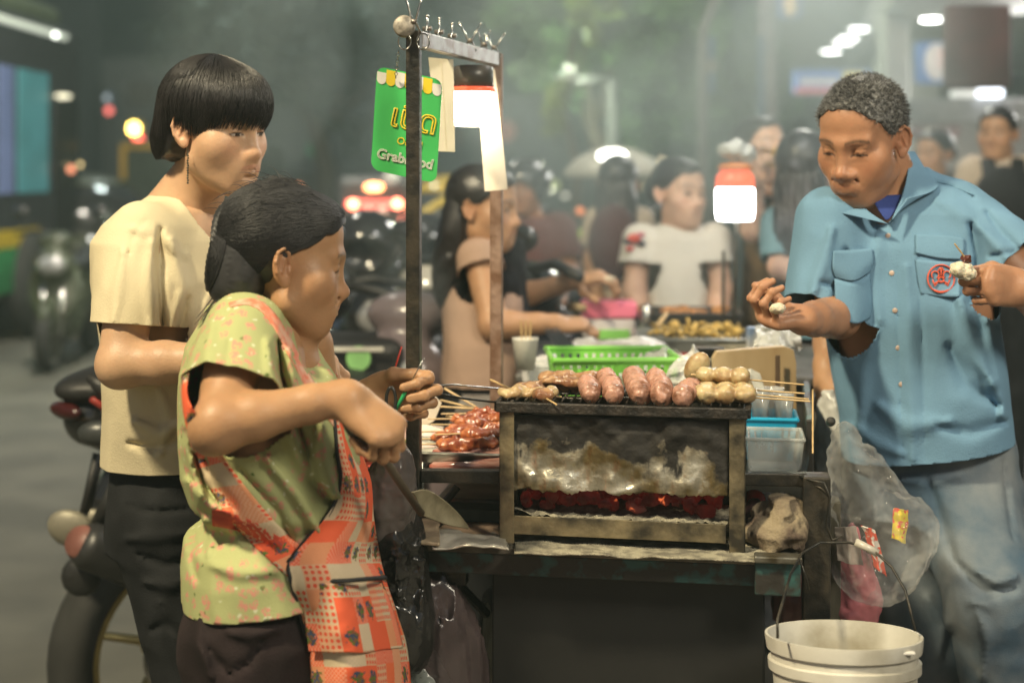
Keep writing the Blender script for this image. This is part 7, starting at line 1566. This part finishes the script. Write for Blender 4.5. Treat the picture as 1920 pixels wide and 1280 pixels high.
def carbody(root, px0, px1, D, z0, col, glassc=(.03, .03, .03), roofm=None, L=None):
    x0, x1 = X(px0, D), X(px1, D); w_ = x1-x0
    s = Sdf(); cx_ = (x0+x1)/2; s.add(ell((cx_, D+.85, z0+.62), (w_*.56, .95, .42)), 0); s.inter(plane((0, 0, z0+.28), (0, 0, -1)), .03)
    V, Q = nets(s, (x0-.3, D-.4, z0), (x1+.3, D+2.2, z0+1.3), .03); link('body', npmesh('body', V, Q), col, root, True)
    s = Sdf(); s.add(ell((cx_+w_*.02, D+.85, z0+1.0), (w_*.30, .74, .46)), 0); V, Q = nets(s, (x0-.3, D-.4, z0+.4), (x1+.3, D+2.2, z0+1.7), .03); cb_ = link('cabin', npmesh('cabin', V, Q), mat('car_glass', glassc, .1, coat=.5), root, True)
    s = Sdf(); s.add(ell((cx_+w_*.02, D+.85, z0+1.03), (w_*.30, .72, .46)), 0); s.inter(plane((0, 0, z0+1.36), (0, 0, -1)), .02); V, Q = nets(s, (x0-.3, D-.4, z0+.9), (x1+.3, D+2.2, z0+1.7), .03); link('roof', npmesh('roof', V, Q), roofm or col, root, True)
    for f in (.2, .8):
        b = MB(); b.lathe((x0+w_*f, D+.02, z0+.32), [(.1, 0), (.29, 0), (.32, .04), (.30, .2)], 28, axis=(0, 1, 0)); b.build('wheel', tyreM, root, True)
carbody(car, -140, 330, D, 0, mat('olive_paint', (.09, .10, .06), .35, coat=.4))
dot(171, 448, D-.3, 5, (.85, .85, .8), 1.6, car, 'headlight'); dot(182, 560, D-.5, 7, (.9, .2, .12), .8, car, 'tail_lamp')
# traffic lights
tl = thing('traffic_light', 'traffic light glowing amber over red left of the young head', 'traffic light', (X(256, 24), 24, 0))
D = 24; boxpart('housing', X(236, D), X(272, D), D, D+.3, Z(285, D), Z(222, D), mat('signal_black', (.03, .03, .025), .5), tl, .03); boxpart('pole', X(250, D), X(258, D), D+.05, D+.15, 0, Z(285, D), steel_dark, tl, .01)
dot(251, 241, D-.1, 11, (1, .72, .15), 12, tl, 'amber_lamp'); dot(259, 261, D-.1, 9, (1, .12, .08), 5, tl, 'red_lamp')
t2 = thing('traffic_light', 'faint small red signal high beyond the truck', 'traffic light', (X(203, 26), 26, 0))
D = 26; boxpart('housing', X(194, D), X(212, D), D, D+.2, Z(216, D), Z(172, D), mat('signal_blue', (.05, .07, .10), .5), t2, .03); boxpart('pole', X(200, D), X(205, D), D+.05, D+.12, 0, Z(216, D), steel_dark, t2, .01)
dot(204, 208, D-.1, 7, (1, .18, .15), 1.6, t2, 'red_lamp'); dot(200, 184, D-.1, 6, (.5, .55, .6), .5, t2, 'lamp')
# truck with red rear lights
rt = thing('truck', 'truck with glowing red light bar and amber top lamp behind the dark front post', 'truck', (X(705, 11.2), 11.6, 0))
D = 11.2; boxpart('body', X(630, D), X(775, D), D, D+3.5, .55, Z(330, D), mat('truck_grey', (.06, .06, .062), .45), rt, .06)
boxpart('light_bar', X(650, D), X(752, D), D-.05, D, Z(389, D), Z(375, D), glow('red_bar_glow', (1, .16, .12), 1.3), rt, .01)
dot(701, 351, D-.05, 9, (1, .34, .12), 9, rt, 'top_lamp', 2.0, .85); dot(662, 383, D-.1, 9, (1, .22, .12), 12, rt, 'tail_lamp'); dot(745, 382, D-.1, 9, (1, .22, .12), 12, rt, 'tail_lamp')
dot(691, 397, D-.1, 9, (.75, .45, .35), .8, rt, 'reflector'); dot(717, 396, D-.1, 9, (.75, .45, .35), .8, rt, 'reflector'); dot(733, 333, D-.1, 14, (.45, .43, .38), .5, rt, 'lamp')
# taxi, yellow over green
tx = thing('taxi', 'yellow and green taxi behind the dark front post and the seated scooters', 'taxi', (X(820, 9.3), 9.8, 0))
D = 9.3; carbody(tx, 640, 1010, D, 0, mat('taxi_green', (.03, .26, .07), .3, coat=.5), (.03, .03, .03), mat('taxi_yellow', (.62, .42, .02), .3, coat=.5))
b = MB(); b.tube([P(760, 440, D-.15), P(800, 395, D-.02), P(850, 365, D+.1)], .05, 10, flat=.4); b.tube([P(800, 395, D-.02), P(838, 425, D-.1)], .05, 10, flat=.4); b.build('door_pillar', mat('taxi_yellow_paint', (.65, .45, .03), .35), tx, True)
dot(805, 407, D-.4, 5, (1, .97, .9), 5, tx, 'lamp'); dot(802, 447, D-.4, 4, (.9, .8, .6), 1.5, tx, 'lamp')
gt = thing('motorbike_rack', 'lime and chrome three-wheeler front beside the beige top', 'vehicle', (X(840, 6.9), 7.1, .12))
s = Sdf(); s.add(ell(P(845, 600, 6.9), (.10, .2, .22)), 0); V, Q = nets(s, *bbox([P(845, 600, 6.9)], .3), .02); link('fairing', npmesh('fairing', V, Q), mat('lime_paint', (.30, .55, .05), .3, coat=.4), gt, True)
b = MB(); b.lathe((P(845, 0, 6.9).x, 6.95, .42), [(.2, -.05), (.3, -.05), (.3, .05), (.2, .05)], 30, axis=(1, 0, 0)); b.build('wheel', tyreM, gt, True)
dot(836, 568, 6.7, 8, (.95, .95, .9), 3, gt, 'headlight'); dot(856, 560, 6.7, 6, (.9, .9, .9), 1.6, gt, 'headlight')
# ================================================================ buildings, poles, signs, trees
bd = thing('building', 'shop building with a grey lit canopy, downlights and a pale pillar at the right', 'building', (7, 16, .12))
D = 12; canM = mat('canopy_soffit', (.34, .33, .31), .7, var=.05)
b = MB(); z0 = 3.05; b.add([(X(1450, 9), 9, z0-.0), (9.5, 9, z0), (9.5, 17, z0-.0), (X(1500, 17), 17, z0)], [(0, 1, 2, 3)]); 
b = MB(); b.prism([(2.6, 9.5, 2.72), (10.5, 9.5, 2.72), (10.5, 18, 2.72), (4.2, 18, 2.72)], (0, 0, .35)); b.build('canopy', canM, bd)
boxpart('wall', 3.3, 12, 17.5, 18, .12, 6.5, mat('shop_wall', (.20, .19, .18), .7), bd)
boxpart('shop_window', 4.6, 10, 17.42, 17.5, .5, 2.3, glow('shop_interior', (.30, .27, .24), .35), bd)
boxpart('pillar', X(1660, 11), X(1706, 11), 11, 11.3, .12, 2.72, mat('pale_pillar', (.50, .49, .46), .6), bd)
boxpart('pillar', X(1690, 13)+.1, X(1712, 13)+.25, 13, 13.3, .12, 2.72, mat('grey_pillar', (.36, .35, .33), .6), bd)
boxpart('wall_panel', X(1635, 15), X(1708, 15), 15, 15.2, Z(160, 15), Z(85, 15), mat('pale_panel', (.45, .46, .42), .6), bd)
for (px, py, D_) in ((1610, 58, 10.9), (1590, 75, 12.2), (1580, 83, 13.2), (1558, 99, 14.8), (1745, 40, 10)):
    D_ = (2.70-H)*F/(HZ-py) if py < 300 else D_
    b = MB(); b.lathe(Vector((X(px, D_), D_, 2.715)), [(.07*D_/11, -.012), (.075*D_/11, 0)], 24); b.build('downlight', glow('downlight_glow', (1, .99, .95), 14), bd, True)
boxpart('light_bar', X(1788, 10.5), X(1835, 10.5), 10.5, 10.6, Z(182, 10.5), Z(170, 10.5), glow('bar_dim', (.7, .7, .66), .8), bd, .01)
boxpart('light_bar', X(1836, 10.5), X(1880, 10.5), 10.48, 10.6, Z(182, 10.5), Z(168, 10.5), glow('bar_bright', (.85, .90, 1), 3.2), bd, .01)
boxpart('fascia', X(1700, 10.6), X(1990, 10.6), 10.6, 10.8, Z(232, 10.6), Z(186, 10.6), mat('fascia_grey', (.30, .30, .30), .6), bd, .01)
boxpart('beam', X(1710, 12), X(1800, 12), 12, 12.2, Z(260, 12), Z(236, 12), mat('dull_red_panel', (.12, .05, .05), .6), bd, .01)
def signbox(label, px0, px1, py0, py1, D, m, th=.12, name='shop_sign'):
    r = thing(name, label, 'sign', (X((px0+px1)/2, D), D, Z(py1, D))); boxpart('panel', X(px0, D), X(px1, D), D, D+th, Z(py1, D), Z(py0, D), m, r, .02); return r
s1 = signbox('long blue, white, yellow and red lit shop sign above the blue-shirted head', 1490, 1632, 130, 176, 10.4, glow('blue_sign', (.10, .20, .52), .55))
boxpart('white_field', X(1500, 10.4), X(1570, 10.4), 10.38, 10.4, Z(160, 10.4), Z(146, 10.4), glow('white_field', (.62, .60, .62), .55), s1, .003); boxpart('yellow_field', X(1580, 10.4), X(1618, 10.4), 10.38, 10.4, Z(155, 10.4), Z(134, 10.4), glow('yellow_field', (.72, .58, .12), .7), s1, .003); boxpart('red_line', X(1490, 10.4), X(1575, 10.4), 10.37, 10.39, Z(176, 10.4), Z(165, 10.4), glow('red_line', (.60, .16, .16), .6), s1, .003)
s2_ = signbox('square blue sign with a white and red round emblem at the upper right', 1722, 1778, 78, 156, 10.2, glow('blue_square', (.06, .14, .36), .5))
b = MB(); q = P(1758, 116, 10.17); b.lathe(q, [(.001, 0), (.085, 0), (.09, .02)], 28, sy=1.5, axis=(0, 1, 0)); b.build('emblem', glow('emblem_white', (.60, .56, .54), .5), s2_, True)
b = MB(); b.tube([q+Vector((.03, -.03, -.04)), q+Vector((.05, -.03, .03)), q+Vector((.02, -.03, .07))], .02, 8, flat=.4); b.build('emblem_stroke', glow('emblem_red', (.60, .10, .06), .6), s2_, True)
s3 = signbox('dark brown hanging banner panel at the upper right corner', 1772, 1898, 8, 166, 7.6, mat('dark_banner', (.045, .030, .030), .6, var=.4, vs=2.5, col2=(.10, .04, .04)), .06, 'banner')
s4 = signbox('round-cornered blue street sign with an orange flame-like mark at the top', 1462, 1508, -25, 34, 8.6, glow('blue_small', (.08, .13, .34), .5)); b = MB(); b.ball(P(1482, 10, 8.57), .055, 14, (.75, .3, 1.3)); b.build('mark', glow('orange_mark', (.85, .62, .35), .8), s4, True)
# poles
pm = mat('pole_grey', (.20, .20, .19), .6)
p1 = thing('sign_pole', 'grey pole carrying a narrow blue banner right of the smoke', 'pole', (X(1330, 9), 9, .12)); b = MB(); b.tube([(X(1318, 9), 9, .12), (X(1318, 9), 9, Z(60, 9)), P(1345, -10, 9), P(1352, -200, 9)], .032, 12); b.build('pole', pm, p1, True)
boxpart('banner', X(1314, 9)+.03, X(1342, 9), 9, 9.02, Z(175, 9), Z(68, 9), mat('blue_banner', (.04, .12, .26), .5), p1, .004); boxpart('banner', X(1324, 8.98), X(1345, 8.98), 8.97, 8.99, Z(136, 9), Z(112, 9), mat('tan_patch', (.26, .24, .22), .5), p1, .004)
p2 = thing('utility_pole', 'thick dull pole at the edge of the canopy above the cup', 'pole', (X(1440, 8), 8, .12)); b = MB(); b.tube([(X(1438, 8), 8, .12), (X(1438, 8), 8, Z(-60, 8))], .055, 14); b.build('pole', mat('dull_pole', (.15, .14, .14), .7, var=.2), p2, True); boxpart('panel', X(1418, 7.93), X(1432, 7.93), 7.9, 7.93, Z(250, 8), Z(70, 8), mat('blue_strip', (.03, .08, .15), .5), p2, .004)
sl_ = thing('street_lamp', 'street lamp with a short arm glowing white among the leaves', 'street lamp', (X(1150, 11.5), 11.5, 0)); b = MB(); b.tube([P(1150, 145, 11.5), P(1095, 148, 11.5), P(1045, 146, 11.5)], .038, 8); b.tube([(X(1150, 11.5), 11.5, 0), P(1150, 145, 11.5)], .05, 8); b.build('pole', mat('lamp_grey', (.04, .04, .038), .8, spec=.1), sl_, True); dot(1068, 128, 11.5, 10, (.30, .30, .28), .3, sl_, 'cap'); dot(1053, 159, 11.4, 8, (.95, 1, .95), 14, sl_, 'lamp')
# umbrella with lit lamp
um = thing('market_umbrella', 'cream dome umbrella with a lit lamp beneath at the back of the market', 'umbrella', (X(1150, 7.6), 7.6, .12))
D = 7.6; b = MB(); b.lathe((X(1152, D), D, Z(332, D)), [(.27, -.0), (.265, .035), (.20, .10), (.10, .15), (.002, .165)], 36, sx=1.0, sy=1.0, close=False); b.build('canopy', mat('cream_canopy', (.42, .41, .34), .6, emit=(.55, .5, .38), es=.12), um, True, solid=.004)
b = MB(); b.tube([(X(1152, D), D, .12), (X(1152, D), D, Z(280, D))], .015, 8); b.build('pole', pm, um, True); dot(1148, 292, D-.28, 13, (1, .98, .88), 8, um, 'lamp', 2.2, 1.0)
for k in range(1):
    pass
# small far lights as shop lamps
fs = thing('night_market_row', 'row of small distant lit stalls across the back', 'stall', (0, 22, 0)); D = 22
boxpart('wall', X(330, D), X(1330, D), D+1, D+1.3, 0, 1.5, mat('far_wall', (.07, .07, .065), .8), fs)
for (px, py, r, c, e) in [(1009, 336, 8, (.85, .95, 1), 9), (1028, 353, 8, (.95, .95, .7), 5), (974, 302, 7, (.9, .88, .7), 3), (968, 336, 7, (.6, .6, .55), 1.0), (1139, 352, 7, (.95, .92, .75), 4), (1060, 367, 6, (.8, .75, .6), 1.5), (1214, 350, 7, (.7, .5, .2), 1.2), (1088, 396, 10, (.9, .30, .12), .7), (1040, 347, 12, (.6, .65, .3), .6), (1090, 440, 12, (.35, .5, .08), .5), (1012, 468, 7, (.7, .65, .5), 2), (1086, 474, 10, (.7, .72, .7), 1.8), (905, 330, 6, (1, .6, .25), 3), (1100, 300, 5, (1, .8, .4), 3), (560, 350, 6, (1, .35, .15), 2), (620, 300, 5, (1, .7, .3), 2), (1240, 300, 6, (1, .8, .5), 3), (1300, 250, 5, (1, .6, .3), 2.5), (1480, 400, 6, (1, .9, .7), 3), (660, 467, 5, (.9, 1, 1), 5), (668, 485, 4, (1, .75, .5), 3), (722, 452, 6, (.8, .85, .9), 1.6), (747, 474, 6, (.8, .9, 1), 3), (728, 465, 5, (.9, .9, .9), 1.6), (948, 246, 26, (.32, .09, .06), .45), (590, 280, 20, (.04, .16, .08), .35)]:
    dd = 8 if py > 380 else D; dot(px, py, dd, r*.8, c, e, fs, 'lamp', 1.6 if (px, py) == (1028, 353) else 1)
# trees : leaf clumps of many small faces
def tree(px, D, label, blobs, n, leaf, col, seed, trunk=.12, lit=None):
    root = thing('tree', label, 'tree', (X(px, D), D, 0), 'roadside trees'); rs = np.random.RandomState(seed); x0 = X(px, D); b = MB()
    top = P(*blobs[0][:2], D); b.tube([(x0, D, 0), (x0+.1, D, 1.5), (top.x*.5+x0*.5, D, max(2.0, top.z*.7)), top], [trunk, trunk*.8, trunk*.6, trunk*.3], 10)
    for bl_ in blobs[1:]: q = P(bl_[0], bl_[1], D+bl_[3]); b.tube([Vector((x0, D, 2.0)), (Vector((x0, D, 2.0))+q)/2+Vector((0, 0, .2)), q], [trunk*.4, trunk*.25, trunk*.1], 8)
    b.build('trunk', mat('bark', (.09, .07, .05), .9, bump=.6), root, True)
    Cn = []
    for (bx, by, rp, dz) in blobs:
        c = np.array(P(bx, by, D+dz)); r = rp/F*D; k = int(n*rp*rp/sum(q[2]**2 for q in blobs)); sub = c+rs.normal(0, r*.45, (max(4, k//60), 3)); u = sub[rs.randint(0, len(sub), k)]+rs.normal(0, r*.16, (k, 3)); Cn.append(u)
    Cn = np.concatenate(Cn); N = len(Cn); a = rs.normal(0, 1, (N, 3)); a /= np.linalg.norm(a, axis=1)[:, None]; t = rs.normal(0, 1, (N, 3)); bb_ = np.cross(a, t); bb_ /= np.linalg.norm(bb_, axis=1)[:, None]; l_ = leaf*rs.uniform(.6, 1.3, (N, 1))
    V = np.stack([Cn-a*l_, Cn+bb_*l_*.4, Cn+a*l_, Cn-bb_*l_*.4], 1).reshape(-1, 3); Q = np.arange(N*4).reshape(-1, 4); link('crown', npmesh('crown', V, Q), col, root)
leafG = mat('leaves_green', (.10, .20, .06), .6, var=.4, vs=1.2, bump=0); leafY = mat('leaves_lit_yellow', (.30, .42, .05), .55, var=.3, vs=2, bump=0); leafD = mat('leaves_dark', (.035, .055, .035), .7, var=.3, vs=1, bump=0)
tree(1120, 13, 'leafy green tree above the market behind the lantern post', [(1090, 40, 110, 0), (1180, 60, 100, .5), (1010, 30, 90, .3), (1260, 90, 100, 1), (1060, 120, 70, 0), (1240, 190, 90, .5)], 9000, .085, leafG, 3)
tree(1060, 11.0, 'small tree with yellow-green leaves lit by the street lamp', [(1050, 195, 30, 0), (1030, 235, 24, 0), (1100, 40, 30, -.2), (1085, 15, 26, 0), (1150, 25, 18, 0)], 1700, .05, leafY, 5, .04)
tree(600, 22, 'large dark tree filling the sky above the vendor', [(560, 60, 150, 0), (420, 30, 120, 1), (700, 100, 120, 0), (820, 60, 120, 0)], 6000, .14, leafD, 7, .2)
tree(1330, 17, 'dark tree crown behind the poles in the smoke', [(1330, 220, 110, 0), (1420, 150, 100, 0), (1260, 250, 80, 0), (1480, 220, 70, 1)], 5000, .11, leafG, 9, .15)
b = MB(); 
ob = thing('building', 'unlit grey-brown building beyond the traffic light', 'building', (X(300, 34), 36, 0)); boxpart('wall', X(190, 34), X(760, 34), 34, 40, 0, Z(108, 34), mat('dusky_wall', (.115, .11, .10), .8), ob, .05); boxpart('wall', X(-300, 36), X(190, 36), 36, 41, 0, 8, mat('dark_wall', (.05, .05, .05), .8), ob, .05)
for k in range(5): boxpart('window', X(240+k*95, 34), X(290+k*95, 34), 33.97, 34.02, Z(200, 34), Z(150, 34), mat('dark_pane', (.03, .03, .035), .2), ob, .01)
o2 = thing('building', 'dark building far behind the second stall and its crowd', 'building', (0, 28, 0)); boxpart('wall', X(770, 27), X(1500, 27), 27, 30, 0, Z(180, 27), mat('far_dark_wall', (.055, .06, .055), .8), o2, .05)
for k in range(6): boxpart('window', X(820+k*110, 27), X(870+k*110, 27), 26.97, 27.02, Z(270, 27), Z(225, 27), mat('far_pane', (.02, .02, .025), .2), o2, .01)
lamp('street_lamp_light', 'POINT', (X(1053, 11.3), 11.2, Z(172, 11.3)), (X(1053, 11), 11, 0), 150, (.88, 1, .76), .06)
lamp('canopy_light', 'AREA', (4.6, 10.5, 2.65), (3.6, 9, 0), 230, (1, .97, .92), 2.0)
lamp('stall_fill', 'AREA', (1.0, 3.6, 2.9), (.9, 4.9, 1.1), 20, (1, .96, .90), .5)  # added lamp above the frame, brightens the second stall and its customers
lamp('back_crowd_fill', 'AREA', (1.6, 7.2, 3.3), (1.0, 6.0, 1.0), 32, (1, .95, .88), .8)  # unseen lamp put in to light the people further back
lamp('bus_road_fill', 'AREA', (-2.4, 8.6, 5.6), (-4.4, 12.2, .8), 330, (1, .93, .78), .5)  # no lamp stands here: added to brighten the bus flank and the road
lamp('tree_fill', 'POINT', (2.6, 11.2, 4.2), (0, 0, 0), 100, (.9, 1, .7), .08)  # point light added out of view so the leaves show green
lamp('far_background_fill', 'AREA', (-4, 20, 9), (-1, 24, 2), 420, (.85, 1, .95), 1.0)  # unseen area lamp, added to light the far end of the street
# ================================================================ haze and smoke
def volume(name, lo, hi, dens, col=(.8, .82, .82), noise_=None, label=None, cat=None, aniso=.2):
    b = MB(); b.box(((lo[0]+hi[0])/2, (lo[1]+hi[1])/2, (lo[2]+hi[2])/2), (hi[0]-lo[0], hi[1]-lo[1], hi[2]-lo[2]))
    m = bpy.data.materials.new(name+'_volume'); m.use_nodes = True; n = m.node_tree.nodes; l = m.node_tree.links
    for x in list(n):
        if x.type == 'BSDF_PRINCIPLED': n.remove(x)
    out = [x for x in n if x.type == 'OUTPUT_MATERIAL'][0]; v = n.new('ShaderNodeVolumePrincipled'); v.inputs['Color'].default_value = (*col, 1); v.inputs['Density'].default_value = dens; v.inputs['Anisotropy'].default_value = aniso; l.new(v.outputs[0], out.inputs['Volume'])
    if noise_: noise_(m, n, l, v, dens)
    return b.build(name, m, None, False, label, cat, None, 'stuff')
volume('haze', (-60, -5, -1), (60, 60, 16), .0058, (.68, .92, .86))
def plume(m, n, l, v, dens):
    tc = n.new('ShaderNodeTexCoord'); mp = n.new('ShaderNodeMapping'); mp.inputs['Scale'].default_value = (1, .7, .8); mp.inputs['Rotation'].default_value = (0, R(25), 0); l.new(tc.outputs['Object'], mp.inputs[0])
    nz = n.new('ShaderNodeTexNoise'); nz.inputs['Scale'].default_value = 1.7; nz.inputs['Detail'].default_value = 4; nz.inputs['Distortion'].default_value = .8; l.new(mp.outputs[0], nz.inputs[0])
    r = n.new('ShaderNodeMapRange'); r.inputs[1].default_value = .47; r.inputs[2].default_value = .72; r.inputs[3].default_value = 0; r.inputs[4].default_value = dens; l.new(nz.outputs[0], r.inputs[0])
    # fades out towards the sides of its box (generated 0..1)
    sx = n.new('ShaderNodeSeparateXYZ'); l.new(tc.outputs['Generated'], sx.inputs[0]); prod = r.outputs[0]
    for ax in (0, 1, 2):
        a = n.new('ShaderNodeMath'); a.operation = 'PINGPONG'; a.inputs[1].default_value = .5; l.new(sx.outputs[ax], a.inputs[0]); b_ = n.new('ShaderNodeMapRange'); b_.interpolation_type = 'SMOOTHSTEP'; b_.inputs[1].default_value = 0; b_.inputs[2].default_value = .28; l.new(a.outputs[0], b_.inputs[0]); c = n.new('ShaderNodeMath'); c.operation = 'MULTIPLY'; l.new(prod, c.inputs[0]); l.new(b_.outputs[0], c.inputs[1]); prod = c.outputs[0]
    l.new(prod, v.inputs['Density'])
volume('smoke', (-1.0, 2.62, 1.05), (1.25, 4.8, 2.9), 1.7, (.74, .90, .92), plume, 'thin grey smoke drifting up behind the grill and past the lantern', 'smoke')
